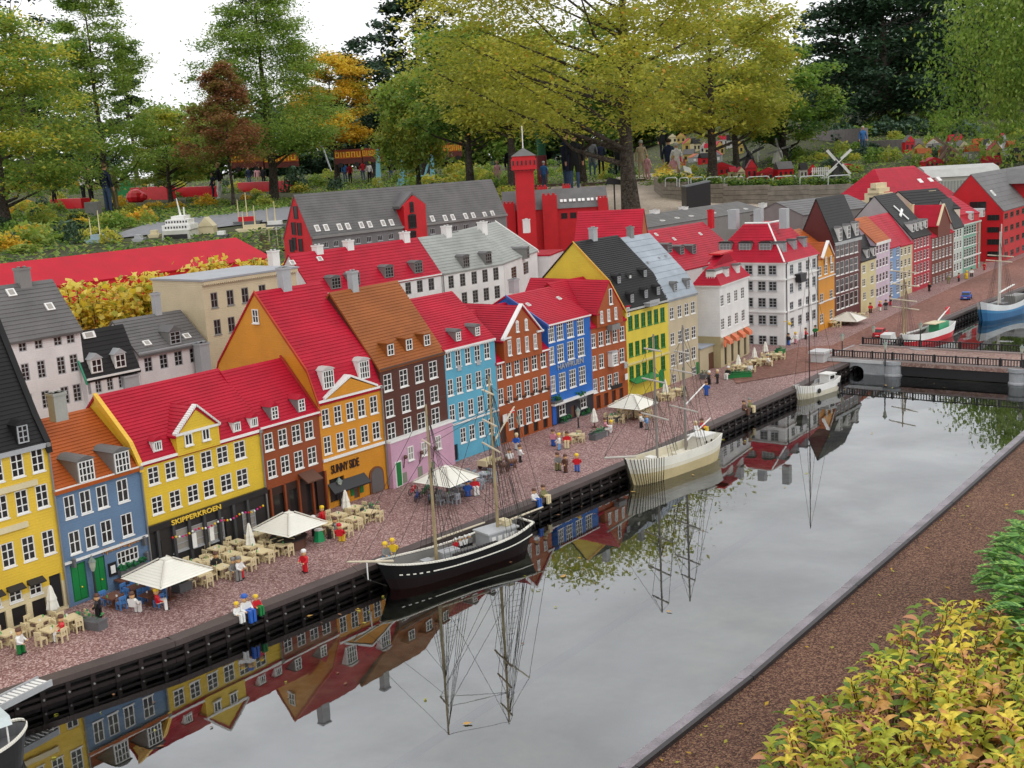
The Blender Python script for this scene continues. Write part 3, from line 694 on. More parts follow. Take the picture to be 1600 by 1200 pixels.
for px in (784, 836): 
    u, z = H8.uz(px, 530 - (px - 784) * .22); H8.box('gable_return', u - .004, u + .07, -.024, -.0137, z - .004, z + .008, WHITE)
for i in range(6):
    u = H8.W * (.14 + .155 * i); MB().box(u - .004, u + .004, -.03, -.001, .262, .275).box(u - .004, u + .004, -.03, -.022, .275, .29).build('wall_lamp', BROWN, H8.o)
H8.chimney(803, 449, .06, .06, y=.5)
u, z = H8.uz(785, 652); H8.box('hanging_sign', u - .02, u + .025, -.022, -.018, z - .03, z + .02, WHITE)
u, z = H8.uz(788, 641); H8.box('flag', u - .02, u + .03, -.06, -.058, z - .014, z + .014, REDP); H8.box('flag_cross', u - .02, u + .03, -.061, -.0575, z - .003, z + .003, WHITE)
# 9 blue house
H9 = House('town_house', 'strong blue house with red roof, two skylights and dark shopfront', N[8], N[9], group=ROW)
uw(H9, [[(861, 521), (875, 517), (891, 513), (907, 509)], [(861, 556), (876, 551), (892, 547), (908, 543)], [(863, 602), (879, 596), (895, 591), (910, 585)]], 10.5, 28, 3, 4)
bz = (H9.uz(864, 630)[1] + H9.uz(925, 611)[1]) / 2
for px, py in ((879, 640), (912, 629)):
    u, z = H9.uz(px, py); H9.win(u, z, .075, .075, 2, 2)
u, z = H9.uz(896, 645); H9.holes.append((u - .025, u + .025, .006, z + .05)); H9.box('door', u - .024, u + .024, .008, .011, .007, z + .049, BROWN)
H9.gabled(wallm((.012, .12, .44)), R_RED, (853, 508), (790, 462), bands=[(bz, plastic((.02, .022, .03), .45, key='black_shopfront_blue'))])
H9.cornice(.010, WHITE); H9.cornice(.016, WHITE, z=bz + .004, out=.03)
for p in ((825, 477), (873, 467)): H9.skylight(*p)
H9.text('HAVFRUEN', (871, 578), (911, 567), 9, plastic((.30, .32, .34), .4, key='sign_grey'))
for px, py in ((881, 654), (913, 644), (905, 617), (867, 623)):
    u, z = H9.uz(px, py); m = MB()
    for i in range(40): m.ball((u + random.gauss(0, .024), -.02 + random.uniform(-.014, .014), z + random.gauss(0, .012)), random.uniform(.004, .009), 0, 5, 3)
    fb = H9.box('flower_box', u - .05, u + .05, -.034, -.002, z - .026, z - .012, DGREY); tag(m.build('foliage', plastic((.015, .11, .03), .5, key='plant_green'), fb), kind='stuff')
m = MB().prism([(p[0] - .012, p[1] - .02) for p in H9.front] + [(p[0] - .004, p[1] + .006) for p in H9.front[::-1]], 'x', -.012, -.001); m.build('roof_verge', wallm((.03, .10, .36)), H9.o)
H9.box('shop_side_door', .006, .05, -.004, -.001, .006, .16, BLUEP)
# 10 rust house with a full gable and hoist
H10 = House('town_house', 'rust-red brick house with plain pointed gable, white bay and grey balcony', N[9], N[10], group=ROW)
uw(H10, [[(927, 532), (939, 529), (950, 527), (961, 524), (972, 521)], [(928, 567), (940, 564), (961, 558), (972, 555)], [(930, 603), (941, 600), (953, 596), (963, 592)]], 7.5, 22, 2, 3)
for i in range(4):
    u = H10.W * (.14 + .22 * i); H10.holes.append((u - .025, u + .025, .006, .10)); H10.box('cellar_door', u - .024, u + .024, .009, .011, .007, .099, plastic((.05, .02, .015), .4, key='dark_brown_door'))
h10 = (H10.uz(924, 512)[1] + H10.uz(978, 496)[1]) / 2
H10.make_gabled(RST, R_RED, h10, .36, h10 + .30)
g = H10.front_gable((948, 438), (930, 490), (970, 478), RST, R_RED, depth=.7, trim=False)
for p in ((937, 495), (948, 492), (959, 489)): H10.proud(*p, .03, .085, 2, 3)
for p in ((927, 500), (972, 487)): H10.dormer(p[0], p[1], .045, .075, 'shed', WHITE, R_RED, 2, 3, deep=.1)
H10.proud(951, 463, .036, .11, 1, 2)
u, z = H10.uz(954, 507); MB().box(u - .05, u + .05, -.05, -.001, z - .035, z - .028).box(u - .05, u + .05, -.05, -.046, z - .028, z + .006).box(u - .05, u - .046, -.046, -.001, z - .028, z + .006).box(u + .046, u + .05, -.046, -.001, z - .028, z + .006).build('balcony', MGREY, H10.o)
u, z = H10.uz(954, 561); bay = H10.box('bay_window', u - .035, u + .035, -.04, -.001, z - .05, z + .05, WHITE); add_window(bay, u, -.042, z, .06, .08, 3, 4); H10.box('bay_roof', u - .04, u + .04, -.046, -.001, z + .05, z + .06, LGREY)
for p in ((973, 570), (974, 588)):
    u, z = H10.uz(*p); H10.box('hanging_sign', u - .018, u + .018, -.03, -.026, z - .022, z + .022, WHITE if p[1] > 580 else LGREY)
H10.box('sign_board', H10.W * .5, H10.W * .8, -.012, -.001, .115, .14, BLACK)
# 11 yellow house with black mansard
YEL = wallm((.66, .52, .05))
H11 = House('town_house', 'lemon yellow house with green windows and steep black dormered roof', N[10], N[11], group=ROW)
GRW = plastic((.02, .16, .035), .4, key='green_frame')
uw(H11, [[(985, 506), (995, 503), (1005, 500), (1015, 496), (1025, 493), (1035, 490)], [(986, 547), (996, 544), (1006, 541), (1016, 538), (1026, 534), (1036, 531)], [(987, 584), (997, 581), (1007, 577), (1017, 573), (1036, 566)]], 7, 22, 2, 3, fm=GRW, pm=gglass)
H11.gabled(YEL, R_BLK, (978, 484), (895, 378), (953, 440))
H11.cornice(.014, plastic((.42, .42, .40), .5, key='grey_cornice')); H11.cornice(.016, plastic((.6, .52, .22), .5, key='yellow_band'), z=(H11.uz(980, 568)[1] + H11.uz(1045, 549)[1]) / 2, out=.008)
for p in ((983, 466), (1005, 459), (1024, 454)): H11.dormer(*p, .046, .066, 'arch', plastic((.035, .034, .036), .4, key='black_dormer'), R_BLK, 2, 3, fm=LGREY)
for p in ((963, 437), (1004, 427)): H11.dormer(*p, .044, .058, 'arch', plastic((.035, .034, .036), .4, key='black_dormer'), R_BLK, 2, 3, fm=LGREY)
H11.dormer(982, 432, .03, .03, 'gable', DGREY, R_BLK, 2, 1)
H11.chimney(927, 373, .055, .085)
u, z = H11.uz(1012, 467); MB().box(u - .06, u + .06, -.055, -.004, z - .05, z - .028).box(u - .068, u + .068, -.063, -.004, z - .028, z - .022).box(u - .068, u + .068, -.063, -.058, z - .022, z - .004).build('balcony', LGREY, H11.o)
u, z = H11.uz(1033, 583); MB().prism([(u - .035, .006)] + [(u - .035 * math.cos(t), z + .03 * math.sin(t)) for t in np.linspace(0, math.pi, 8)] + [(u + .035, .006)], 'y', -.004, -.001).build('arched_door', GREEN, H11.o)
MB().prism([(0, .145), (-.06, .12), (-.06, .114), (0, .138)], 'x', .02, H11.W * .6).build('awning', GREEN, H11.o)
m = MB().prism([(p[0] - .012, p[1] - .02) for p in H11.front] + [(p[0] - .004, p[1] + .006) for p in H11.front[::-1]], 'x', -.010, -.001); m.build('roof_verge', wallm((.62, .36, .03)), H11.o)
# 12 tan house
H12 = House('town_house', 'tan house with pale blue-grey roof beside the restaurant passage', N[11], N[12], group=ROW)
uw(H12, [[(1050, 490), (1062, 486), (1073, 483), (1083, 480)], [(1051, 530), (1063, 526), (1074, 522), (1084, 518)], [(1052, 562), (1064, 558), (1074, 555), (1084, 551)], [(1054, 594), (1085, 583)]], 6.5, 19, 2, 3)
H12.gabled(wallm((.50, .42, .28)), R_BLU, (1043, 468), (966, 372), (1026, 437), step=.06)
H12.cornice(.008, LGREY)
for p in ((1051, 449), (1071, 444)): H12.dormer(*p, .052, .065, 'arch', MGREY, R_GRY, 2, 3, fm=LGREY)
H12.chimney(985, 369, .05, .075, MGREY)
for p in ((1012, 411), (1030, 404), (1040, 401)): 
    x, v, z = H12.on_roof(*p); MB().box(x - .01, x + .01, v - .01, v + .01, z - .004, z + .014).build('roof_vent', LGREY, H12.o)
for px in (1068, 1090):
    u, z = H12.uz(px, 590); H12.box('door', u - .018, u + .018, -.004, -.001, .004, .10, GREEN)
# passage shed between tan house and restaurant
HS = House('passage_shed', 'low tan lean-to with grey flat roof between tan house and white restaurant', (1094, 583), (1124, 571))
HS.walls(wallm((.48, .40, .26)), HS.uz(1094, 546)[1], .25); MB().box(-.004, HS.W + .01, -.012, .26, HS.h, HS.h + .01).build('roof', plastic((.30, .33, .38), .5, key='flat_roof'), HS.o)
HS.box('gate', HS.W * .45, HS.W * .95, -.003, -.0005, .0, HS.h * .7, BROWN)

# ================================================================== second row, town blocks behind, far end of the street
RA, RB = at(108, 950), at(1092, 584); REX = (RB - RA).normalized(); REY = Vector((-REX.y, REX.x, 0))
def off(px, py, d):
    r = ray(px, py); t = (RA + REY * d - CP).dot(REY) / r.dot(REY); return CP + r * t
def back_house(name, label, pa, pb, d, group=None, cat='house'):
    a, b = off(*pa, d), off(*pb, d); return House(name, label, Vector((a.x, a.y, 0)), Vector((b.x, b.y, 0)), cat, group)
BR = 'white houses of the second row'
PLW = wallm((.70, .67, .66))
B1 = back_house('town_house', 'tall white house with dark grey roof behind the black-roofed yellow house', (-70, 538), (124, 510), 1.5, BR)
uw(B1, [[(10, 545), (35, 540), (60, 535), (90, 530), (110, 526)]], 13, 20, 2, 3, fm=LGREY, sill=False)
uw(B1, [[(12, 586), (40, 581), (65, 577), (96, 572), (116, 568)], [(45, 629), (72, 624), (102, 618), (121, 614)]], 13, 28, 2, 4, fm=LGREY, sill=False)
B1.gabled(PLW, R_GRY, (124, 510), (80, 436), side=B1.W, step=.026, overhang=.02)
for p in ((17, 458), (77, 480)): B1.skylight(*p, .05, .05)
B1.chimney(37, 446, .07, .10, MGREY)
B2 = back_house('town_house', 'small white house with black roof and two white dormers', (134, 592), (217, 572), 1.46, BR)
uw(B2, [[(138, 611), (154, 604), (172, 599), (190, 594)]], 10, 20, 2, 3, fm=LGREY, sill=False)
B2.gabled(PLW, R_BLK, (134, 592), (127, 522), step=.026); B2.cornice(.012, WHITE)
for p in ((147, 571), (184, 563)): B2.dormer(*p, .075, .085, 'gable', WHITE, LGREY, 2, 2)
B2.skylight(138, 524, .08, .04); B2.chimney(200, 597, .10, .045, LGREY, y=.02)
m = MB().prism([(p[0] - .01, p[1] - .02) for p in B2.front] + [(p[0] - .004, p[1] + .01) for p in B2.front[::-1]], 'x', -.012, -.001); m.build('roof_verge', plastic((.02, .22, .12), .4, key='green_verge'), B2.o)
B3 = back_house('town_house', 'white house with grey roof and one grey dormer left of the beige block', (215, 551), (319, 533), 1.5, BR)
uw(B3, [[(232, 570), (256, 564), (279, 560), (303, 555)]], 13, 23, 2, 3, fm=LGREY, sill=False)
B3.gabled(PLW, R_GRY, (215, 551), (176, 501), step=.026, overhang=.02); B3.cornice(.008, LGREY)
B3.dormer(265, 527, .085, .085, 'gable', MGREY, R_GRY, 2, 3, fm=LGREY)
for p in ((229, 537), (291, 526)): B3.skylight(*p, .05, .04)
B3.chimney(246, 490, .045, .13)
B3.chimney(318, 575, .075, .16, LGREY, y=-.05)
BE = wallm((.58, .49, .32))
B4 = back_house('apartment_block', 'beige flat-roofed block with dentilled cornice beside the yellow trees', (315, 440), (462, 421), 1.5, None, 'building')
uw(B4, [[(335, 470), (360, 466), (383, 461), (410, 455)], [(340, 511), (362, 507), (388, 502)]], 11, 24, 2, 2, fm=MGREY, sill=True)
h4 = B4.uz(315, 440)[1]; d4 = B4.vz(250, 434, 0)[0]; d4 = max(.5, min(1.1, d4))
B4.walls(BE, h4, d4); MB().box(-.01, B4.W + .01, -.025, d4 + .01, h4, h4 + .012).build('roof', plastic((.28, .29, .31), .5, key='flat_roof2'), B4.o); B4.cornice(.02, BE, dent=True, out=.02)
B5 = back_house('long_town_house', 'long white block under a red roof with four grey dormers', (492, 460), (689, 427), 2.0, BR, 'building')
uw(B5, [[(619, 455), (638, 451), (656, 446), (674, 444)], [(628, 490), (646, 485), (664, 481), (681, 477)]], 9, 19, 2, 3, fm=MGREY, sill=False)
B5.gabled(WHITEW, R_RED, (689, 427), (651, 371), side=B5.W, step=.028); B5.cornice(.012, WHITE)
for p in ((519, 442), (549, 437), (602, 425), (648, 418)): B5.dormer(*p, .105, .09, 'arch', MGREY, R_GRY, 3, 3, fm=MGREY)
for p in ((456, 411), (499, 405)): B5.skylight(*p, .05, .04)
for p in ((428, 409), (497, 400), (545, 392), (633, 378)): B5.chimney(*p, .07, .085, WHITE)
B6 = back_house('long_town_house', 'white block with pale grey roof and two grey dormers', (690, 427), (787, 412), 2.0, BR, 'building')
uw(B6, [[(705, 441), (723, 437), (741, 434), (758, 431), (775, 428)], [(708, 472), (726, 467), (743, 463), (760, 459), (777, 455)]], 8.5, 20, 2, 4, fm=MGREY, sill=False)
B6.gabled(WHITEW, R_LGR, (690, 427), (653, 371), step=.03); B6.downpipe(.01)
for p in ((722, 409), (757, 404)): B6.dormer(*p, .095, .10, 'arch', MGREY, R_GRY, 3, 3, fm=MGREY)
for p in ((698, 368), (754, 361)): B6.chimney(*p, .075, .085, WHITE)
a7 = B6.a + B6.ex * (B6.W + .004); b7 = off(840, 409, 2.45); b7.z = 0
B7 = House('town_house', 'white end house with pale grey roof bending away from its block', a7, b7, group=BR)
uw(B7, [[(803, 424), (822, 421)]], 8, 19, 2, 4, fm=MGREY, sill=False)
yr7 = .42; B7.make_gabled(WHITEW, R_LGR, B6.h, yr7, B6.zr, step=.03)
m = MB().prism([(p[0] - .01, p[1] - .02) for p in B7.front] + [(p[0], p[1] + .012) for p in B7.front[::-1]], 'x', B7.W + .001, B7.W + .02); m.build('roof_verge', WHITE, B7.o)
B7.dormer(813, 396, .095, .10, 'arch', MGREY, R_GRY, 3, 3, fm=MGREY); B7.chimney(823, 358, .08, .11, WHITE); 
RR = 'red roofed blocks behind the quayside row'
def plain(label, pa, pb, d, ridge, wm_, rm, yr=.5, group=RR, eave=None, zfix=None, step=.035, cat='building', name='roofed_block', dim=None):
    H = back_house(name, label, pa, pb, d, group, cat); h = H.uz(*pa)[1]
    # ridge: sighted at the middle of the depth
    zr = H.uz(*ridge, y=yr)[1]; H.make_gabled(wm_, rm, h, yr, zr, step=step); return H
A8 = B7.a + B7.ex * (B7.W + .03) - B7.ey * .12; B8 = House('roofed_block', 'small red roof tucked behind the rust cross-gabled house', A8, A8 + B7.ex * .62, 'building', RR)
B8.make_gabled(PLW, R_RED, B7.h - .05, .42, B8.uz(880, 370, y=.42)[1], step=.03)
def rot_block(name, label, pa, Ya, pb, Yb, group=RR):
    a, b = at_y(*pa, Ya), at_y(*pb, Yb); H = House(name, label, Vector((a.x, a.y, 0)), Vector((b.x, b.y, 0)), 'building', group); H.za = a.z; return H
B9 = rot_block('roofed_block', 'long bright red roof with an orange end gable behind the black mansard', (897, 385), 12.4, (1001, 374), 12.25)
B9.make_gabled(wallm((.42, .12, .03)), R_RED, B9.za, .4, B9.uz(958, 328, y=.4)[1], step=.035)
B10 = plain('red roofed block with dark dormers running up to the white corner house', (985, 440), (1160, 413), 2.2, (1057, 353), PLW, R_RED, .55)
for p in ((1039, 388), (1058, 391), (1077, 390)): B10.dormer(*p, .10, .10, 'arch', DGREY, R_GRY, 3, 3, fm=LGREY)
for p in ((1025, 367), (1053, 374), (1094, 366)): B10.skylight(*p, .05, .05)
B10.chimney(1111, 352, .075, .20, REDP)
# grey roofs with skylights and white chimneys behind
B11 = plain('low grey slate roof with skylights and white chimneys behind red roofs', (1008, 356), (1195, 335), 4.2, (1100, 322), wallm((.22, .21, .20)), R_GRY, .5, step=.06)
for p in ((1035, 345), (1058, 341), (1080, 338), (1115, 333), (1140, 330), (1165, 327)): B11.skylight(*p, .09, .05)
for p in ((1023, 338), (1068, 333), (1138, 330), (1192, 326)): B11.chimney(*p, .13, .10, WHITE)

# hip-roofed corner buildings
def rect_steps(m, x0, x1, y0, y1, z0, ix, z1, n, t=.004, iy=None):
    iy = ix if iy is None else iy; rings = []
    for i in range(n):
        for f, e in ((i / n, t), ((i + 1) / n, 0)):
            a, b2 = ix * f - e, iy * f - e; rings.append([(x0 + a, y0 + b2, z0 + (z1 - z0) * f), (x1 - a, y0 + b2, z0 + (z1 - z0) * f), (x1 - a, y1 - b2, z0 + (z1 - z0) * f), (x0 + a, y1 - b2, z0 + (z1 - z0) * f)])
    vs = [p for r in rings for p in r]; fs = [(4 * k + i, 4 * k + (i + 1) % 4, 4 * k + 4 + (i + 1) % 4, 4 * k + 4 + i) for k in range(len(rings) - 1) for i in range(4)]
    fs += [(3, 2, 1, 0), tuple(4 * (len(rings) - 1) + i for i in range(4))]; m.add(vs, fs)
def side_window(H, px, py, w, h, cols=2, rws=3, fm=None, x=0):
    v, z = H.vz(px, py, x); return add_window(H.o, -.003, v, z, w, h, cols, rws, fm, None, True, -math.pi / 2)
def side_dormer(H, x, y, z, w, h, rz, wm_, rm, deep=.2, style='arch'):
    o = MB().box(-w / 2, w / 2, 0, deep, 0, h).build('dormer', wm_, H.o, (x, y, z), rz); x1 = w / 2
    pr = [(-x1 - .008, h), (x1 + .008, h), (x1 * .7, h + .014), (-x1 * .7, h + .014)]
    MB().prism(pr, 'y', -.012, deep).build('dormer_roof', rm, o)
    a, b = window_mesh(round(w - .02, 3), round(h - .014, 3), 3, 3, WHITE if wm_ is WHITE else LGREY, glass, False); wn = link('window', a, o, (0, -.002, h / 2))
    return o
WR = House('corner_restaurant', 'white three-storey restaurant with red mansard roof and orange awnings', (1127, 575), (1171, 552), 'restaurant')
uw(WR, [[(1128.5, 468), (1139, 465), (1150, 462), (1160.5, 460)], [(1129.5, 504), (1140, 501), (1151, 498), (1161.5, 495)]], 5.2, 18, 2, 4)
hW = WR.uz(1121.5, 447)[1]; dW = min(.9, WR.vz(1084, 447, 0)[0]); zg = WR.uz(1122, 528)[1]
for i in range(4): u = WR.W * (.16 + .23 * i); WR.holes.append((u - .03, u + .03, .006, zg - .05)); WR.box('shop_window', u - .029, u + .029, .009, .011, .007, zg - .051, BLACK)
WR.walls(WHITEW, hW, dW, bands=[(zg, wallm((.50, .42, .25)))]); WR.cornice(.014, WHITE, out=.014); WR.cornice(.012, WHITE, z=zg, out=.008)
MB().box(-.014, -.001, -.01, dW, hW - .014, hW).build('side_cornice', WHITE, WR.o); MB().box(-.004, -.0008, .0, dW, 0, zg).build('side_plinth', wallm((.42, .35, .19)), WR.o)
zk = hW + .14; m = MB(); rect_steps(m, -.014, WR.W + .014, -.014, dW + .014, hW, .10, zk, 7); rect_steps(m, .092, WR.W - .092, .092, dW - .092, zk - .004, WR.W / 2 - .15, zk + .085, 5, iy=dW / 2 - .14)
m.build('roof', R_RED, WR.o); WR.box('roof_crest', .20, WR.W - .2, dW * .5 - .05, dW * .5 + .05, zk + .086, zk + .10, REDP)
side_dormer(WR, .03, dW * .38, hW + .012, .085, .10, -math.pi / 2, WHITE, R_GRY)
for f in (.34, .72): side_dormer(WR, WR.W * f, .02, hW + .012, .085, .10, 0, WHITE, R_GRY)
AWN = plastic((.62, .16, .07), .5, key='awning_orange')
for i in range(4):
    u = WR.W * (.16 + .23 * i); MB().prism([(0, zg - .01), (-.05, zg - .045), (-.055, zg - .075), (-.05, zg - .075), (0, zg - .05)], 'x', u - .042, u + .042).build('awning', AWN, WR.o)
MB().lathe([(.03, -.004), (.03, .004)], 12).xf(Matrix.Rotation(math.pi / 2, 4, 'X')).build('round_sign', AWN, WR.o, (.02, -.03, zg - .06))
CW = House('corner_house', 'large white corner house with red mansard roof and dark hanging basket', (1226, 540), (1278, 519), 'house')
for r_ in (((1237, 421), (1250, 417), (1262, 414), (1272, 411)), ((1237, 450), (1250, 446), (1262, 442), (1272, 439)), ((1237, 480), (1250, 475), (1262, 470), (1272, 466)), ((1238, 505), (1250, 500), (1262, 494), (1272, 490))):
    uw(CW, [list(r_)], 5.5, 15, 2, 3, fm=LGREY)
hC = CW.uz(1222, 411)[1]; dC = min(2.2, CW.vz(1108, 417, 0)[0])
CW.walls(WHITEW, hC, dC); 
print('corner', CW.W, hC, dC, 'rest', WR.W, hW, dW, zg)
for zc in (hC, CW.uz(1224, 436)[1], CW.uz(1225, 487)[1]):
    CW.cornice(.014, WHITE, z=zc, out=.012); MB().box(-.012, -.001, -.012, dC, zc - .014, zc - .001).build('side_cornice', WHITE, CW.o)
zr_ = [CW.vz(1208, y, 0)[1] for y in (422, 447, 473, 500, 532)]
for z in zr_:
    for px in (1171, 1191, 1208):
        v, _ = CW.vz(px, 470, 0); add_window(CW.o, -.003, v, z, .075, .085, 2, 3, LGREY, None, True, -math.pi / 2)
zt = CW.vz(1180, 350, .25)[1]; zt = hC + .33
m = MB(); rect_steps(m, -.014, CW.W + .03, -.014, dC + .014, hC, .26, zt, 14); m.build('roof', R_RED, CW.o)
m = MB().tube((.25, .25, zt + .004), (.25, dC - .25, zt + .004), .01, None, 6).tube((.25, .25, zt + .004), (CW.W - .25, .25, zt + .004), .01, None, 6).tube((.25, .25, zt), (-.012, -.012, hC + .004), .008, None, 6); m.build('roof_ridge', WHITE, CW.o)
for f in (.28, .55, .82): side_dormer(CW, .07, dC * f, hC + .075, .125, .095, -math.pi / 2, MGREY, BLACK, .16)
for f in (.18, .48, .78): side_dormer(CW, CW.W * f, .05, hC + .065, .085, .10, 0, LGREY, BLACK, .11)
for f, w in ((.16, .035), (.5, .035), (.84, .04)): CW.box('chimney', .3 - w, .3 + w, dC * f - w, dC * f + w, zt - .05, zt + .13, LGREY)
u, z = CW.uz(1251, 432, y=-.03); m = MB().prism([(u - .08, z + .03), (u + .08, z + .03), (u + .05, z - .05), (u - .05, z - .05)], 'y', -.06, -.005); m.build('hanging_basket', BLACK, CW.o)
for x in (.04, CW.W - .02): CW.h = hC; CW.downpipe(x, BLACK)
u, z = CW.uz(1232, 503, y=-.05); MB().tube((u, 0, z), (u, -.06, z + .01), .003).ball((u, -.06, z - .015), .016, 0, 7, 5).build('hanging_sign', YELP, CW.o)
# street of narrow houses toward the far end
FS = 'narrow houses of the far street end'
def narrow(label, A, B, eave, ridge, wm_, rm, rows_=(), wpx=4.5, hpx=14, cols=2, rws=3, side=0.0, fm=None, kink=None, pm=None, yr=.35):
    H = House('town_house', label, A, B, group=FS)
    for r_ in rows_:
        (xa, ya), (xb, yb), n = r_[:3]; uw(H, [[(xa + (xb - xa) * i / max(1, n - 1), ya + (yb - ya) * i / max(1, n - 1)) for i in range(n)]], wpx, hpx, cols, rws, fm=fm, pm=pm)
    h = H.uz(*eave)[1]
    if ridge is None: H.make_gabled(wm_, rm, h, yr, h + .25, step=.03)
    else: H.gabled(wm_, rm, eave, ridge, kink, step=.03)
    return H
F1 = narrow('narrow orange house with small white gable beside the white corner house', (1278, 519), (1304, 507), (1278, 404), None, wallm((.62, .26, .02)), R_ORG,
            [((1281, 424), (1300, 417), 3), ((1284, 466), (1299, 460), 2), ((1284, 498), (1299, 491), 2)], 5, 15)
F1.front_gable((1292, 378), (1283, 404), (1300, 398), wallm((.62, .26, .02)), R_ORG, depth=.4); F1.proud(1288, 407, .04, .07); F1.proud(1296, 405, .04, .07); F1.chimney(1266, 372, .07, .13, LGREY, y=.4)
F1.cornice(.01, WHITE, z=F1.uz(1280, 473)[1]); F1.cornice(.01, WHITE, z=F1.uz(1280, 424)[1] - .07)
F2 = narrow('dark brown house with big white windows and tall black roof', (1304, 507), (1345, 491), (1302, 380), (1275, 310), wallm((.10, .022, .02)), R_BLK,
            [((1309, 392), (1338, 383), 5), ((1309, 421), (1338, 411), 5), ((1309, 448), (1338, 438), 5), ((1310, 474), (1338, 463), 5)], 5.6, 21, 1, 2, kink=(1299, 366))
F2.cornice(.03, plastic((.35, .36, .36), .5, key='grey_cornice2'))
for p in ((1309, 366), (1322, 362), (1335, 358)): F2.dormer(*p, .085, .13, 'arch', WHITE, R_GRY, 2, 3)
F3 = narrow('pale cream house with low black roof and two white dormers', (1345, 491), (1368, 481), (1346, 407), (1330, 372), wallm((.60, .52, .27)), R_BLK,
            [((1350, 420), (1363, 416), 2), ((1350, 441), (1363, 437), 2), ((1351, 463), (1363, 457), 2)], 4.5, 12)
for p in ((1352, 396), (1362, 393)): F3.dormer(*p, .07, .09, 'arch', WHITE, R_BLK, 1, 1)
F4 = narrow('lilac-white house with orange roof and white cornice', (1368, 481), (1390, 471), (1368, 380), (1330, 343), wallm((.58, .46, .54)), R_ORG,
            [((1371, 390), (1386, 385), 4), ((1371, 412), (1386, 407), 4), ((1371, 435), (1386, 429), 4), ((1371, 457), (1386, 451), 4)], 3.4, 13, 1, 2); F4.cornice(.03, WHITE)
F5 = narrow('pale blue house under the wide red roof', (1390, 471), (1406, 464), (1390, 387), (1352, 340), wallm((.18, .30, .50)), R_RED,
            [((1393, 396), (1403, 392), 2), ((1393, 415), (1403, 411), 2), ((1393, 434), (1403, 430), 2), ((1393, 455), (1403, 451), 2)], 4, 13); F5.cornice(.014, WHITE, z=F5.uz(1391, 443)[1])
F6 = narrow('pale straw-coloured house sharing the wide red roof', (1406, 464), (1425, 457), (1406, 384), (1368, 336), wallm((.56, .48, .28)), R_RED,
            [((1409, 394), (1421, 390), 3), ((1409, 412), (1421, 408), 3), ((1409, 431), (1421, 427), 3), ((1409, 448), (1421, 444), 3)], 3.2, 11, 1, 3)
F7 = narrow('crimson house with steep black roof bearing a white cross', (1425, 457), (1454, 446), (1426, 372), (1366, 306), wallm((.42, .012, .03)), R_BLK,
            [((1430, 382), (1450, 375), 5), ((1430, 402), (1450, 395), 5), ((1430, 421), (1450, 414), 5), ((1430, 440), (1450, 433), 5)], 3, 14, 1, 3)
m = MB().add([(-.004, p[0], p[1]) for p in [(0, 0), (0, F7.h), (F7.yr, F7.zr), (2 * F7.yr, F7.h), (2 * F7.yr, 0)]], [(0, 1, 2, 3, 4)]); m.build('grey_gable', plastic((.33, .33, .33), .5, key='grey_gable'), F7.o)
for p in ((1420, 356), (1427, 354), (1434, 352), (1441, 350)): F7.dormer(*p, .07, .10, 'arch', WHITE, R_GRY, 1, 2)
x, v, z = F7.on_roof(1407, 333); an = math.atan2(F7.zr - F7.h, F7.yr)
o = MB().box(-.13, .13, -.016, .016, .006, .014).box(-.016, .016, -.12, -.017, .006, .014).box(-.016, .016, .017, .12, .006, .014).build('roof_cross', WHITE, F7.o, (x, v, z)); o.rotation_euler = (Matrix.Rotation(an, 3, 'X') @ Matrix.Rotation(.35, 3, 'Z')).to_euler()
F8 = narrow('dark brick house with red roof and cream-edged cross gable', (1454, 446), (1489, 433), (1454, 371), None, wallm((.15, .035, .02)), R_RED,
            [((1458, 381), (1485, 372), 6), ((1458, 400), (1485, 391), 6), ((1458, 420), (1485, 411), 6), ((1459, 440), (1485, 430), 6)], 3.2, 13, 2, 3)
F8.front_gable((1473, 320), (1464, 353), (1483, 347), wallm((.15, .035, .02)), R_RED, plastic((.6, .5, .32), .5, key='cream_trim'), depth=.9); F8.chimney(1422, 318, .09, .13, CREAM, y=.35)
F9 = narrow('narrow pale mint-white house with black hipped top', (1489, 433), (1504, 427), (1490, 356), (1470, 312), wallm((.50, .56, .50)), R_BLK,
            [((1492, 366), (1501, 363), 3), ((1492, 384), (1501, 381), 3), ((1492, 402), (1501, 399), 3), ((1492, 418), (1501, 415), 3)], 2.6, 12, 1, 3)
F10 = narrow('sea-green house with white string course at the end of the street', (1504, 427), (1531, 417), (1504, 351), None, wallm((.16, .36, .26)), R_RED,
            [((1508, 361), (1528, 355), 6), ((1508, 379), (1528, 373), 6), ((1508, 396), (1528, 389), 6), ((1508, 412), (1528, 404), 6)], 3.2, 13, 1, 3)
F10.cornice(.02, plastic((.45, .55, .48), .5, key='green_cornice')); F10.cornice(.016, WHITE, z=F10.uz(1506, 400)[1] - .02)
for p in ((1510, 338), (1519, 336), (1528, 333)): F10.dormer(*p, .10, .10, 'arch', WHITE, LGREY, 2, 2)
WREDM = wallm((.50, .006, .012))
F11 = House('warehouse', 'big red brick warehouse with grey roof at the far right', (1566, 409), (1690, 356), 'warehouse')
uw(F11, [[(1572 + i * 9, 338 - i * 2.9) for i in range(9)], [(1572 + i * 9, 358 - i * 3.2) for i in range(9)], [(1572 + i * 9, 378 - i * 3.5) for i in range(9)], [(1572 + i * 9, 398 - i * 3.8) for i in range(9)]], 5, 8, 2, 2, fm=BLACK)
F11.gabled(WREDM, R_GRY, (1564, 330), (1517, 272), step=.08)
for y in (340, 359, 378, 397):
    v, z = F11.vz(1552, y, 0); add_window(F11.o, -.003, v, z, .16, .075, 3, 1, BLACK, None, False, -math.pi / 2)
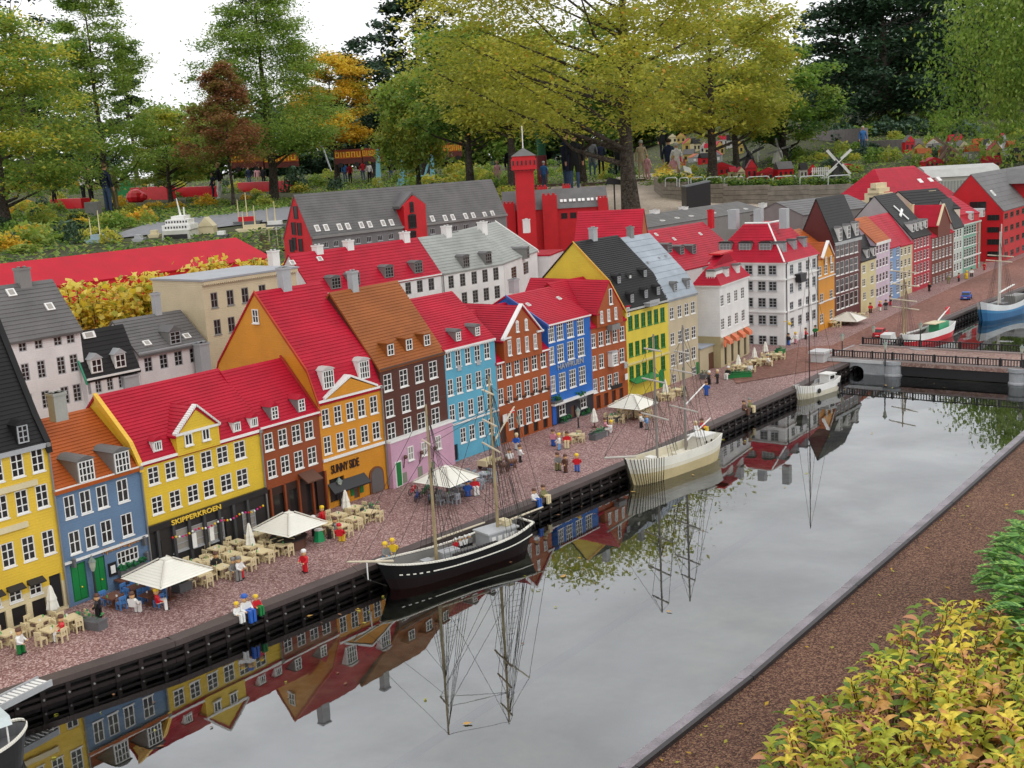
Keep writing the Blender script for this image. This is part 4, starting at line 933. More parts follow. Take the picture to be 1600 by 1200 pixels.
v, z = F11.vz(1528, 322, 0); add_window(F11.o, -.003, v, z, .22, .12, 2, 1, BLACK, None, False, -math.pi / 2)
F11.skylight(1551, 302, .1, .1); F11.box('gable_tower', F11.W * .26, F11.W * .42, -.03, .5, F11.h, F11.h + .3, WREDM); 
m = MB().prism([(F11.W * .24, F11.h + .3), (F11.W * .44, F11.h + .3), (F11.W * .34, F11.h + .5)], 'y', -.05, .5); m.build('tower_roof', R_GRY, F11.o)
F11.chimney(1583, 318, .16, .2, LGREY, y=.3)
# big red hipped roof with a cream stepped gable
def yaw_house(name, label, pa, pb, Y0, Y1, cat='building', group=None):
    a, b = at_y(*pa, Y0), at_y(*pb, Y1); H = House(name, label, Vector((a.x, a.y, 0)), Vector((b.x, b.y, 0)), cat, group); H.za = a.z; H.zb = b.z; return H
G1 = yaw_house('hall', 'large red hipped roof hall with a cream stepped gable dormer', (1388, 318), (1492, 301), 17.0, 18.2)
hz = G1.za; GD = .95; zt = G1.uz(1425, 259, y=GD / 2)[1]; print('hall', G1.W, hz, zt)
G1.walls(PLW, hz, GD); m = MB(); rect_steps(m, -.03, G1.W + .03, -.03, GD + .03, hz, min(.42, G1.W * .3), zt, 14, iy=GD / 2 + .02); m.build('roof', R_RED, G1.o)
v, z = G1.vz(1365, 303, -.02); m = MB()
for w, t in ((.30, 0), (.22, .10), (.14, .17), (.07, .24)): m.box(-.03, .25, v - w / 2 * 1.3, v + w / 2 * 1.3, hz - .05 + (t if t else -.05), hz + .05 + t)
m.build('stepped_gable', CREAM, G1.o); G1.box('gable_door', -.039, -.032, v - .05, v + .06, hz - .06, hz + .09, BLACK)
for p in ((1437, 283), (1453, 281), (1466, 279)):
    x, z = G1.uz(*p, y=.24); o = MB().box(-.05, .05, -.04, .04, 0, .02).build('skylight', WHITE, G1.o, (x, .24, hz + (zt - hz) * .27 / (GD / 2 + .05))); o.rotation_euler[0] = math.atan2(zt - hz, GD / 2)
G2 = yaw_house('roofed_block', 'long low grey roof in front of the red hipped hall', (1255, 336), (1365, 332), 14.6, 15.6, group=RR); G2.make_gabled(wallm((.2, .19, .18)), R_GRY, G2.za, .4, G2.za + .16, step=.06)
G3 = yaw_house('roofed_block', 'small black roof with cream chimney in front of the red warehouse', (1440, 330), (1500, 335), 15.0, 15.3, group=RR); G3.make_gabled(wallm((.55, .48, .38)), R_BLK, G3.za, .4, G3.za + .25, step=.06); G3.chimney(1452, 312, .12, .12, CREAM)
G4 = yaw_house('roofed_block', 'red roof just left of the big red warehouse gable', (1478, 338), (1530, 330), 15.4, 15.8, group=RR); G4.make_gabled(WREDM, R_RED, G4.za, .4, G4.za + .22, step=.06)
# the warehouse with the central hoist gable
WH = back_house('warehouse', 'long red warehouse with grey roof and a red hoist gable in the middle', (488, 382), (792, 347), 4.5, None, 'warehouse')
GW = wallm((.15, .148, .145))
uw(WH, [[(509, 380), (525, 378), (542, 377), (559, 375), (577, 373), (594, 371), (611, 369), (676, 362), (693, 360), (711, 358), (729, 356), (747, 354), (764, 352)]], 8, 9, 3, 1, fm=LGREY)
h = WH.uz(484, 371)[1]
WH.gabled(WREDM, R_GRY, (484, 371), (459, 304), step=.03, bands=[(h - .001, GW)])
m = MB().box(.0, WH.W, -.02, .0, h - .02, h + .004); m.build('cornice', MGREY, WH.o)
for px, py in ((495, 357), (509, 356), (530, 355), (543, 354), (564, 352), (577, 351), (598, 349), (611, 348), (675, 342), (695, 341), (707, 340), (727, 338), (739, 337), (757, 336), (769, 334)): WH.skylight(px, py, .065, .075)
xl, z_ = WH.uz(628, 330); xr, _ = WH.uz(662, 327); zb = WH.uz(662, 319, y=-.03)[1]; za = WH.uz(642, 306, y=-.03)[1]; hg = h - .3
m = MB().box(xl, xr, -.03, .6, .2, zb).prism([(xl, zb), (xr, zb), ((xl + xr) / 2, za)], 'y', -.03, .6); gg = m.build('hoist_gable', WREDM, WH.o)
m = MB()
for a, c in (((xl - .04, zb - .03), ((xl + xr) / 2, za + .01)), (((xl + xr) / 2, za + .01), (xr + .04, zb - .03))): m.prism([a, c, (c[0], c[1] + .03), (a[0], a[1] + .03)], 'y', -.0, .75)
m.build('hoist_roof', R_GRY, gg)
for px, py, w, hh in ((643, 324, .06, .10), (644, 346, .13, .14), (644, 369, .13, .10)):
    u, z = WH.uz(px, py, y=-.03); add_window(gg, u, -.034, z, w, hh, 2, 2, BLACK, arch=True)
for px, py in ((462, 332), (459, 357), (468, 358), (460, 381), (470, 383), (456, 384)):
    v, z = WH.vz(px, py, 0); add_window(WH.o, -.003, v, z, .06, .13, 1, 1, BLACK, None, False, -math.pi / 2)
# long red hall roof at the left
LR = back_house('long_hall', 'very long plain red roof running behind the yellow shrubs at left', (-140, 449), (424, 402), 3.4, None, 'building')
LR.make_gabled(REDP, plastic((.42, .006, .020), .6, 0, .10, .12, key='plain_red_roof'), LR.uz(424, 402)[1], .45, LR.uz(415, 366, y=.45)[1], step=.5)
# town hall with tower
def block(parent, name, px0, px1, pyb, pyt, Y, D, mat, zb=0.0):
    a = at_y(px0, pyb, Y); b = at_y(px1, pyb, Y); zt = at_y((px0 + px1) / 2, pyt, Y).z
    return MB().box(a.x, b.x, Y, Y + D, zb, zt).build(name, mat, parent), a.x, b.x, zt
TY = 19.0
TH = thing('town_hall', 'red brick town hall with square clock tower and grey roofs', 'town hall', (0, 0, 0))
_, xa, xb, zt = block(TH, 'tower', 809, 838, 352, 268, TY - .3, .30, WREDM)
for k, (e, z0, z1) in enumerate(((.015, zt, zt + .03), (.05, zt + .03, zt + .20), (.035, zt + .20, zt + .24))):
    MB().box(xa - e, xb + e, TY - .3 - e, TY + e, z0, z1).build('tower_stage', WREDM, TH)
for i in range(6):
    x = xa - .05 + (xb - xa + .1) * (i + .5) / 6; MB().box(x - .012, x + .012, TY - .356, TY - .349, zt + .10, zt + .17).build('tower_opening', BLACK, TH); MB().box(x - .010, x + .010, TY - .322, TY - .314, zt + .01, zt + .028).build('tower_opening', BLACK, TH)
MB().lathe([(.28, zt + .24), (.015, zt + .36)], 4).xf(Matrix.Translation(((xa + xb) / 2, TY - .15, 0)) @ Matrix.Rotation(math.pi / 4, 4, 'Z')).build('tower_roof', R_GRY, TH)
MB().tube(((xa + xb) / 2, TY - .15, zt + .34), ((xa + xb) / 2, TY - .15, zt + .70), .008).build('flagpole', WHITE, TH)
_, xa, xb, zt = block(TH, 'hall_wall', 786, 952, 352, 326, TY, .7, WREDM)
MB().prism([(TY - .03, zt), (TY + .73, zt), (TY + .35, zt + .30)], 'x', xa, xb).build('hall_roof', R_GRY, TH)
for i in range(5):
    x = xa + (xb - xa) * (.58 + .085 * i)
    for q in (-.03, .03): 
        o = MB().box(-.022, .022, -.03, .03, 0, .012).build('skylight', WHITE, TH, (x + q, TY + .10, zt + .11)); o.rotation_euler[0] = .67
    add_window(TH, x, TY - .004, zt - .12, .10, .09, 2, 1, BLACK, None, False)
for px0, px1, top in ((788, 806, 318), (849, 872, 305), (848, 858, 300), (926, 936, 303), (936, 951, 309), (842, 858, 292), (882, 894, 290)):
    a, xa, xb, zt = block(TH, 'stepped_turret', px0, px1, 352, top, TY - .06 if top > 304 else TY + .72, .14, WREDM)
    n = 3
    for i in range(n): MB().box(xa + (xb - xa) * (i + .1) / n, xa + (xb - xa) * (i + .6) / n, TY - .06 if top > 304 else TY + .72, TY + .07 if top > 304 else TY + .85, zt, zt + .03).build('merlon', WREDM, TH)

# ================================================================== bridge
STONE = plastic((.30, .31, .32), .6, var=.18, key='bridge_stone'); STONEW = plastic((.52, .52, .52), .55, key='bridge_cap'); IRON = plastic((.015, .014, .016), .4, key='black_iron')
ZB = .03
bf0, bf1, bb0, bb1 = at(1306, 560, ZB), at(1600, 578, ZB), at(1362, 540, ZB), at(1600, 555, ZB)
bx = (bf1 - bf0).normalized(); by = Vector((-bx.y, bx.x, 0)); BWD = (bb0 - bf0).dot(by); BL = (bf1 - bf0).length + 2.2
BRG = thing('road_bridge', 'low street bridge with grey stone piers and black railings across the canal', 'bridge', (bf0.x, bf0.y, 0), math.atan2(bx.y, bx.x))
def bl(px, py, z): p = at(px, py, z) - Vector((bf0.x, bf0.y, 0)); return p.dot(bx), p.dot(by)
xp0, xp1 = bl(1375, 567, ZB)[0], bl(1404, 568, ZB)[0]; xq = bl(1582, 578, ZB)[0]
MB().box(-.1, BL, 0, BWD, ZB - .03, ZB).build('deck', grain('bridge_paving', (.19, .11, .09), (.27, .17, .14), (.38, .27, .23), 70, .75, .25, .002, .8), BRG)
MB().box(-.05, BL, .0, .05, ZB, ZB + .012).box(-.05, BL, BWD - .05, BWD, ZB, ZB + .012).build('pavement', plastic((.30, .24, .22), .6, key='bridge_kerb'), BRG)
MB().box(xp1 - .03, BL, .02, .10, ZB - .11, ZB - .03).box(xp1, BL, BWD - .10, BWD - .02, ZB - .11, ZB - .03).build('girder', IRON, BRG)
# abutment with its arch
xa = bl(1330, 577, -.03)[0]; ar = .062; pr = [(-.12, WATER - .14), (xa - ar, WATER - .14), (xa - ar, WATER + .02)] + [(xa - ar * math.cos(t), WATER + .02 + ar * .75 * math.sin(t)) for t in np.linspace(.2, math.pi - .2, 8)] + [(xa + ar, WATER + .02), (xa + ar, WATER - .14), (xp0 + .01, WATER - .14), (xp0 + .01, ZB - .001), (-.12, ZB - .001)]
MB().prism(pr, 'y', -.004, BWD + .004).build('abutment', STONE, BRG)
MB().box(-.12, xp0, -.016, -.004, ZB - .022, ZB + .004).build('string_course', STONEW, BRG)
for x in ((xp0 + xp1) / 2, xq + .03):
    p = MB().lathe([(.075, WATER - .14), (.075, WATER + .01), (.068, WATER + .02), (.068, ZB - .03), (.08, ZB - .02), (.08, ZB + .006)], 14, (x, .03)); p.lathe([(.075, WATER - .14), (.075, WATER + .01), (.068, WATER + .02), (.068, ZB - .03), (.08, ZB - .02), (.08, ZB + .006)], 14, (x, BWD - .03)); p.box(x - .055, x + .055, .03, BWD - .03, WATER - .14, ZB - .031); p.build('pier', STONE, BRG)
MB().box(-.18, -.07, -.09, .05, -.2, .075).box(-.195, -.055, -.105, .065, .075, .095).build('end_pillar', STONEW, BRG)
def railing(y):
    m = MB(); m.box(-.03, BL, y - .004, y + .004, ZB + .062, ZB + .070).box(-.03, BL, y - .003, y + .003, ZB + .014, ZB + .019)
    rail = m.build('railing', IRON, BRG); m = MB(); n = int(BL / .0215)
    for i in range(n): x = -.02 + (BL + .02) * i / n; m.box(x - .0035, x + .0035, y - .0025, y + .0025, ZB + .019, ZB + .062)
    m.build('baluster', IRON, rail)['kind'] = 'stuff'
    for x in np.arange(-.03, BL, .165): MB().box(-.006, .006, -.006, .006, .012, .076).build('railing_post', IRON, rail, (x, y, ZB))
railing(.016); railing(BWD - .016)

# ================================================================== lamps
LAMP = {}
def lamp(px, py, h, label, z=0.0, base=None):
    p = base or at(px, py, z)
    if not LAMP:
        LAMP['post'] = MB().lathe([(.011, 0), (.011, .02), (.006, .026), (.0045, 1), (.007, 1.004), (.007, 1.012)], 8).mesh('post', plastic((.03, .035, .035), .45, key='lamp_iron'))
        m = MB().lathe([(.006, 0), (.013, .02), (.016, .045)], 6); LAMP['glass'] = m.mesh('lantern', plastic((.42, .44, .36), .2, key='lantern_glass'))
        LAMP['cap'] = MB().lathe([(.020, .045), (.012, .055), (.004, .064), (.003, .072)], 6).mesh('lantern_cap', plastic((.16, .20, .17), .4, key='lamp_cap'))
    t = thing('street_lamp', label, 'lamp', p, random.random(), 'old style street lamps')
    o = link('post', LAMP['post'], t); o.scale = (1, 1, h - .06); a = link('lantern', LAMP['glass'], t, (0, 0, h - .06)); link('lantern_cap', LAMP['cap'], a); return t
lamp(151, 937, .19, 'street lamp in front of the green doors of the blue-grey house')
lamp(533, 790, .15, 'street lamp under the black awning of the orange house')
lamp(812, 690, .17, 'street lamp standing before the rust cross-gabled house')
lamp(1316, 557, .19, 'street lamp at the landward end of the bridge', z=ZB - .01)
lamp(1383, 572, .19, 'street lamp on the near railing above the bridge pier', base=None, z=ZB)
lamp(1365, 540, .17, 'street lamp at the far railing beside the parked van', z=ZB)
lamp(1438, 537, .18, 'street lamp midway along the far bridge railing', z=ZB)
lamp(1596, 575, .17, 'street lamp on the bridge at the right edge of the photo', z=ZB)
lamp(904, 668, .13, 'short street lamp between the flower boxes of the blue house')

# ================================================================== cafe furniture
def mk_chair(m0, name='cafe_chair'):
    t = thing(name, '', 'chair'); w = .017
    MB().box(-w, w, -w, w, .026, .031).build('seat', m0, t)
    m = MB().box(-w, w, w - .005, w, .046, .060)
    for x in (-w, -.003, w - .006): m.box(x, x + .006, w - .004, w, .031, .046)
    m.build('backrest', m0, t); lg = None
    for x in (-w + .003, w - .003):
        for y in (-w + .003, w - .003):
            if lg is None: lg = MB().box(-.003, .003, -.003, .003, 0, .026).mesh('leg', m0)
            link('leg', lg, t, (x, y, 0))
    return t
def mk_table(m0, s=.034, name='cafe_table'):
    t = thing(name, '', 'table'); MB().box(-s, s, -s, s, .044, .050).build('table_top', m0, t)
    MB().box(-.006, .006, -.006, .006, .004, .044).box(-.018, .018, -.018, .018, 0, .004).build('pedestal', m0, t); return t
CH = {'tan': mk_chair(TANC), 'blue': mk_chair(plastic((.08, .22, .50), .4, key='blue_chair')), 'grey': mk_chair(plastic((.28, .30, .33), .4, key='grey_chair'))}
TB = {'tan': mk_table(TANC), 'brown': mk_table(plastic((.15, .06, .035), .5, key='brown_table')), 'grey': mk_table(plastic((.30, .31, .33), .4, key='grey_table'))}
for i, o in enumerate(list(CH.values()) + list(TB.values())): o.location = (-3.4 + .1 * i, 2.2, -.5)
RYAW = math.atan2(REX.y, REX.x); used = set()
def put(src, x, y, rz, label, group):
    o = src if src not in used else copy_tree(src); used.add(src); o.location = (x, y, 0); o.rotation_euler[2] = rz; o['label'] = label; o['group'] = group; return o
CUP = MB().lathe([(.004, 0), (.004, .007)], 6).mesh('cup', WHITE); GLS = MB().lathe([(.003, 0), (.003, .011)], 6).mesh('glass', plastic((.10, .35, .12), .15, key='green_glass'))
ORD = ('first', 'second', 'third', 'fourth', 'fifth', 'sixth', 'seventh', 'eighth', 'ninth', 'tenth', 'eleventh', 'twelfth', 'thirteenth', 'fourteenth')
def seating(spots, ck, tk, where, chairs=4, jit=.12):
    rng = random.Random(len(where)); spots = sorted(spots)
    for i, (px, py) in enumerate(spots):
        p = at(px, py); a0 = RYAW + rng.uniform(-jit, jit); nth = ORD[i]
        put(TB[tk], p.x, p.y, a0, '%s cafe table, %s from the left %s' % (tk, nth, where), 'tables ' + where)
        for k in range(2):
            o = link('cup' if k else 'drinking_glass', CUP if k else GLS, None, (p.x + rng.uniform(-.022, .022), p.y + rng.uniform(-.022, .022), .050))
            tag(o, ('white cup' if k else 'green glass') + ' on the %s table from the left %s' % (nth, where), 'cup' if k else 'glass', 'tableware ' + where)
        for k in range(chairs):
            a = a0 + math.pi / 2 * k + rng.uniform(-.15, .15); r = .052 + rng.uniform(-.004, .008)
            put(CH[ck], p.x + r * math.sin(a), p.y - r * math.cos(a), a + math.pi, '%s chair, %s side of the %s table from left %s' % (ck, ('canal', 'right', 'house', 'left')[k], nth, where), 'chairs ' + where)
seating([(14, 1006), (64, 985), (82, 1000), (112, 982)], 'tan', 'tan', 'at the left photo edge')
seating([(178, 948), (212, 934), (236, 945), (196, 921)], 'blue', 'brown', 'by the blue-grey house', 3)
seating([(316, 912), (330, 890), (347, 901), (362, 880), (379, 889), (394, 868), (411, 876), (425, 858), (442, 865), (306, 893), (340, 871), (372, 861), (452, 850), (404, 848)], 'tan', 'tan', 'on the yellow tavern terrace')
seating([(512, 832), (534, 835), (528, 817), (552, 824), (556, 806), (578, 813)], 'tan', 'tan', 'before the orange house')
seating([(715, 772), (738, 762), (700, 785), (757, 752), (722, 752)], 'grey', 'grey', 'before the pink house')
seating([(898, 690), (960, 660), (982, 651), (1004, 652), (975, 640)], 'tan', 'tan', 'at the strong blue house')
seating([(1150, 580), (1166, 582), (1176, 572), (1192, 570), (1202, 562), (1214, 562), (1040, 625), (1058, 618)], 'tan', 'tan', 'outside the white restaurant', 4)
seating([(1294, 507), (1302, 511)], 'tan', 'tan', 'at the narrow orange house', 2)
seating([(1318, 505), (1334, 500), (1346, 497)], 'tan', 'tan', 'below the dark brown house', 3)

CANV = plastic((.74, .72, .64), .6, var=.06, key='canvas')
def parasol_open(px, py, r, h, label, yaw=RYAW):
    p = at(px, py); t = thing('parasol', label, 'parasol', p, yaw, 'open white parasols')
    MB().tube((0, 0, 0), (0, 0, h), .005, None, 6).box(-.02, .02, -.02, .02, 0, .008).build('pole', BROWN, t)
    m = MB(); rect_steps(m, -r, r, -r, r, h - .055, r * .86, h + .01, 9, t=.004); m.box(-r * .14, r * .14, -r * .14, r * .14, h + .008, h + .016); m.build('canopy', CANV, t)
    m = MB()
    for sx in (-1, 1):
        for sy in (-1, 1): m.tube((sx * r, sy * r, h - .048), (sx * r * .15, sy * r * .15, h + .018), .0035, None, 5)
    m.build('rib', plastic((.55, .52, .45), .6, key='canvas_rib'), t); return t
parasol_open(266, 936, .135, .17, 'open white parasol over the blue chairs by the blue-grey house')
parasol_open(456, 853, .125, .155, 'open white parasol over the bar kiosk before the rust-brown house')
parasol_open(700, 782, .125, .175, 'open white parasol before the pink house, behind the black ship')
parasol_open(990, 655, .125, .155, 'open white parasol in front of the rust gabled and yellow houses')
parasol_open(1325, 506, .14, .10, 'open white parasol in front of the dark brown house')
def parasol_shut(px, py, h, label):
    p = at(px, py); t = thing('folded_parasol', label, 'parasol', p, RYAW + random.random(), 'folded white parasols')
    MB().tube((0, 0, 0), (0, 0, h * .5), .004, None, 6).box(-.016, .016, -.016, .016, 0, .006).build('pole', BROWN, t)
    m = MB(); n = 12; prof = [(.020, .28), (.024, .33), (.018, .55), (.019, .6), (.012, .78), (.009, .9), (.004, 1)]
    vs = [((q * (1.12 if i % 2 else .8)) * math.cos(2 * math.pi * i / n), (q * (1.12 if i % 2 else .8)) * math.sin(2 * math.pi * i / n), z * h) for q, z in prof for i in range(n)]
    m.add(vs, [(j * n + i, j * n + (i + 1) % n, (j + 1) * n + (i + 1) % n, (j + 1) * n + i) for j in range(len(prof) - 1) for i in range(n)] + [tuple(range(n))[::-1], tuple(range((len(prof) - 1) * n, len(prof) * n))]); m.build('folded_canopy', CANV, t); return t
for px, py, h, l in ((85, 968, .15, 'beside the tan tables at the left edge'), (393, 866, .155, 'in the middle of the yellow tavern terrace'), (542, 806, .14, 'before the orange house'), (929, 668, .13, 'behind the planter at the blue house'),
                     (1040, 622, .14, 'in front of the yellow house with green windows'), (1154, 578, .125, 'nearest the orange awnings of the restaurant'), (1179, 566, .125, 'in the middle before the white restaurant'), (1196, 556, .125, 'farthest right before the white restaurant')):
    parasol_shut(px, py, h, 'folded white parasol ' + l)
PG = [plastic(c, .5, key='plant_leaf') for c in ((.012, .13, .04), (.03, .20, .05), (.008, .08, .02))]
def planter(px, py, w, d, label, yaw=RYAW, mat=None):
    p = at(px, py); t = thing('planter', label, 'planter', p, yaw, 'flower planters on the quay')
    MB().box(-w / 2, w / 2, -d / 2, d / 2, 0, .036).box(-w / 2 - .004, w / 2 + .004, -d / 2 - .004, -d / 2 + .004, .036, .042).box(-w / 2 - .004, w / 2 + .004, d / 2 - .004, d / 2 + .004, .036, .042).build('box', mat or DGREY, t)
    m = MB()
    for i in range(int(420 * w)):
        c = Vector((random.uniform(-w / 2, w / 2), random.uniform(-d / 2 + .004, d / 2 - .004), .040 + random.uniform(0, .024))); a = random.uniform(0, 6.28); e = Vector((math.cos(a), math.sin(a), random.uniform(-.3, .6))) * .013; q = Vector((-e.y, e.x, .003)) * .6
        m.add([c - e * .2, c + e * .5 + q, c + e, c + e * .5 - q], [(0, 1, 2, 3)], i % 3)
    o = m.build('foliage', PG, t); o['kind'] = 'stuff'; return t
for a in ((139, 980, .05, .16, 'dark planter of green plants between the tan and the blue tables', RYAW + .2), (285, 922, .07, .06, 'small grey planter under the edge of the large open parasol'), (577, 805, .09, .07, 'low planter of bright green leaves before the orange house'),
          (936, 684, .16, .05, 'long grey planter below the folded parasol at the blue house'), (958, 660, .10, .05, 'grey planter beside the seated figures at the rust house'), (1154, 590, .20, .05, 'long green planter in front of the white restaurant', RYAW - .9, GREEN), (1219, 553, .11, .05, 'green planter at the right end of the restaurant terrace', RYAW, GREEN), (1100, 592, .05, .05, 'small shrub in a tub beside the tan house')):
    planter(*a)
# bar kiosk, barrel, wagon
p = at(452, 855); t = thing('bar_kiosk', 'dark round bar counter under the open parasol before the rust-brown house', 'bar', p, RYAW)
MB().lathe([(.085, 0), (.078, .05)], 10).build('counter', BROWN, t); MB().lathe([(.092, .05), (.092, .057)], 10).build('counter_top', BLACK, t)
p = at(499, 845); t = thing('barrel_table', 'bright green fluted barrel beside the bar kiosk', 'barrel', p); MB().lathe([(.030, 0), (.024, .03), (.018, .055)], 8).build('barrel', plastic((.01, .28, .10), .4, key='bright_green'), t); MB().lathe([(.022, .055), (.022, .06)], 8).build('lid', WHITE, t)
p = at(766, 731); t = thing('beer_wagon', 'tan open goods wagon with spoked wheels before the light blue house', 'wagon', p, RYAW)
MB().box(-.075, .075, -.03, .03, .028, .034).box(-.075, .075, -.034, -.03, .028, .058).box(-.075, .075, .03, .034, .028, .058).box(-.079, -.075, -.034, .034, .028, .062).build('wagon_box', CREAM, t)
for x in (-.05, .05):
    for y in (-.036, .036): MB().lathe([(.019, -.003), (.019, .003)], 10).xf(Matrix.Rotation(math.pi / 2, 4, 'X')).build('wheel', BROWN, t, (x, y, .019))
def horse(px, py, yaw, col, label):
    p = at(px, py); t = thing('horse_figure', label, 'horse', p, yaw, 'toy horses before the wagon'); m = MB()
    m.ball((0, 0, .045), (.034, .014, .016), 0, 8, 6); m.tube((.026, 0, .050), (.044, 0, .075), .011, .008, 7).tube((.042, 0, .075), (.060, 0, .066), .008, .006, 7)
    for x in (-.024, .022):
        for y in (-.008, .008): m.tube((x, y, .042), (x + .002, y, .02), .006, .004, 6).tube((x + .002, y, .02), (x, y, 0), .004, .005, 6)
    m.tube((-.033, 0, .05), (-.044, 0, .02), .005, .002, 5); m.build('body', col, t); return t
horse(788, 738, RYAW + 2.9, BROWN, 'dark brown toy horse standing before the tan wagon'); horse(800, 732, RYAW + 2.9, plastic((.16, .07, .04), .4, key='chestnut'), 'chestnut toy horse beside the darker one at the wagon')

# ================================================================== brick-built figures
SKY = plastic((.16, .32, .55), .4, key='sky_brick'); PINK = plastic((.62, .25, .30), .4, key='pink_brick'); OLIVE = plastic((.20, .19, .08), .4, key='olive_brick')
PC = {'red': REDP, 'white': WHITE, 'blue': BLUEP, 'black': BLACK, 'green': GREEN, 'yellow': YELP, 'brown': BROWN, 'tan': TANC, 'grey': MGREY, 'sky': SKY, 'pink': PINK, 'olive': OLIVE}
def figure(px, py, top, legs, hat, label, sit=False, yaw=None, z=0.0, s=1.0, base=None, group='brick figures on the quay'):
    p = base.copy() if base else at(px, py, z); yaw = RYAW + random.uniform(-3, 3) if yaw is None else yaw
    t = thing('toy_figure', label, 'figurine', p, yaw, group); m = MB(); h = 0 if sit else .042
    if sit:
        for x in (-.0085, .0085): m.box(x - .006, x + .006, -.038, .006, .0, .012, 0).box(x - .006, x + .006, -.038, -.026, -.034, 0, 0).box(x - .006, x + .006, -.046, -.026, -.040, -.034, 2)
    else:
        for x, k in ((-.0085, .004), (.0085, -.004)): m.box(x - .006, x + .006, -.006 + k, .007 + k, .005, .044, 0).box(x - .006, x + .006, -.011 + k, .007 + k, 0, .0052, 2)
    b = h + .002
    m.prism([(-.015, b), (.015, b), (.018, b + .026), (.012, b + .034), (-.012, b + .034), (-.018, b + .026)], 'y', -.008, .008, 1)
    for sx in (-1, 1): m.tube((sx * .019, 0, b + .028), (sx * .023, -.004, b + .014), .0055, .005, 6, 1).tube((sx * .023, -.004, b + .014), (sx * .018, -.018, b + .006), .005, .004, 6, 1).ball((sx * .017, -.021, b + .005), .0048, 3, 6, 4)
    m.tube((0, 0, b + .034), (0, 0, b + .038), .005, None, 6, 3); m.lathe([(.0085, b + .038), (.0115, b + .042), (.0115, b + .055), (.0085, b + .059)], 8, (0, 0), 3)
    for x in (-.004, .004): m.box(x - .0013, x + .0013, -.0122, -.011, b + .049, b + .0515, 2)
    m.box(-.0035, .0035, -.0121, -.011, b + .0435, b + .0445, 2); m.box(-.0012, .0012, -.0128, -.011, b + .046, b + .0485, 3)
    m.lathe([(.0125, b + .052), (.0128, b + .058), (.010, b + .064), (.005, b + .066)], 8, (0, .001), 4)
    o = m.build('body', [PC[legs], PC[top], BLACK, SKINP, PC[hat]], t); t.scale = (s, s, s); return t
edge = lambda px, py: at(px, py)
YW = RYAW; 
for a in ((34, 1022, 'white', 'green', 'brown', 'brick figure in green trousers and white apron by the leftmost tables'), (155, 966, 'black', 'black', 'brown', 'black-suited brick figure behind the dark planter'),
          (376, 905, 'white', 'red', 'grey', 'brick figure with white top and red trousers at the tavern terrace edge'), (477, 894, 'red', 'red', 'white', 'brick figure in red suit and white cap walking alone on the quay', YW - 1.6),
          (865, 697, 'pink', 'blue', 'brown', 'brick figure in pink top left of the standing pair by the blue house'), (874, 703, 'white', 'sky', 'yellow', 'brick figure in white top and light blue trousers by the blue house'),
          (797, 728, 'white', 'blue', 'brown', 'brick figure in white and blue standing beside the horses'), (813, 722, 'white', 'black', 'brown', 'brick figure in white top and black trousers near the street lamp'),
          (808, 703, 'blue', 'white', 'tan', 'brick figure in blue top at the door of the rust cross-gabled house'), (884, 738, 'brown', 'brown', 'brown', 'brick figure all in brown among the group on open quay'), (872, 735, 'grey', 'olive', 'brown', 'brick figure in grey and olive in the group on open quay'), (902, 737, 'red', 'blue', 'yellow', 'brick figure in red with yellow hat at the right of the group'),
          (1002, 668, 'white', 'black', 'brown', 'brick figure in white shirt standing before the open parasol at the yellow house'), (1011, 671, 'sky', 'grey', 'grey', 'grey-blue brick figure beside the white-shirted one'),
          (1108, 601, 'black', 'black', 'white', 'left one of two black-clad brick figures near the passage'), (1121, 599, 'black', 'black', 'tan', 'right one of two black-clad brick figures near the passage'),
          (1104, 618, 'blue', 'blue', 'brown', 'blue-clad brick figure below the tan house'), (1243, 537, 'white', 'pink', 'yellow', 'brick figure in white and pink at the white corner house'), (1259, 530, 'red', 'black', 'brown', 'brick figure in red by the right wall of the corner house'), (1274, 526, 'green', 'black', 'black', 'dark green brick figure in the doorway of the corner house'),
          (1232, 539, 'black', 'blue', 'black', 'dark brick figure at the blue door of the corner house'), (1360, 489, 'red', 'brown', 'brown', 'brick figure in red before the cream house'), (1375, 486, 'red', 'white', 'yellow', 'brick figure in red and white before the lilac house'), (1384, 484, 'black', 'grey', 'black', 'grey and black brick figure beside the lilac house'),
          (1391, 477, 'black', 'red', 'black', 'black and red brick figure before the pale blue house'), (1452, 455, 'black', 'black', 'brown', 'dark brick figure before the crimson house'), (1482, 443, 'olive', 'olive', 'grey', 'olive brick figure before the dark brick house'), (1510, 436, 'yellow', 'yellow', 'yellow', 'yellow brick figure in front of the sea-green house'), (1498, 440, 'red', 'black', 'brown', 'small red and black brick figure by the mint-white house'), (1518, 432, 'white', 'black', 'black', 'black and white brick figure at the sea-green house'), (1538, 422, 'red', 'red', 'brown', 'red brick figure at the foot of the red warehouse'),
          (604, 882, 'grey', 'sky', 'yellow', 'brick figure in grey beside the bow of the black ship'), (615, 876, 'yellow', 'grey', 'yellow', 'brick figure in yellow beside the bow of the black ship'), (492, 838, 'black', 'black', 'white', 'black-clad brick waiter in white cap at the bar kiosk'), (505, 822, 'red', 'red', 'yellow', 'brick figure in red with yellow hat right of the bar kiosk')):
    figure(*a[:5], a[5], yaw=a[6] if len(a) > 6 else None)
q = RYAW  # seated on the quay edge, feet over the water
def edge_pt(px):
    best = None
    for a, c in zip(QE, QE[1:]):
        if a[0] <= px <= c[0]: return at(px, a[1] + (c[1] - a[1]) * (px - a[0]) / (c[0] - a[0]), 0)
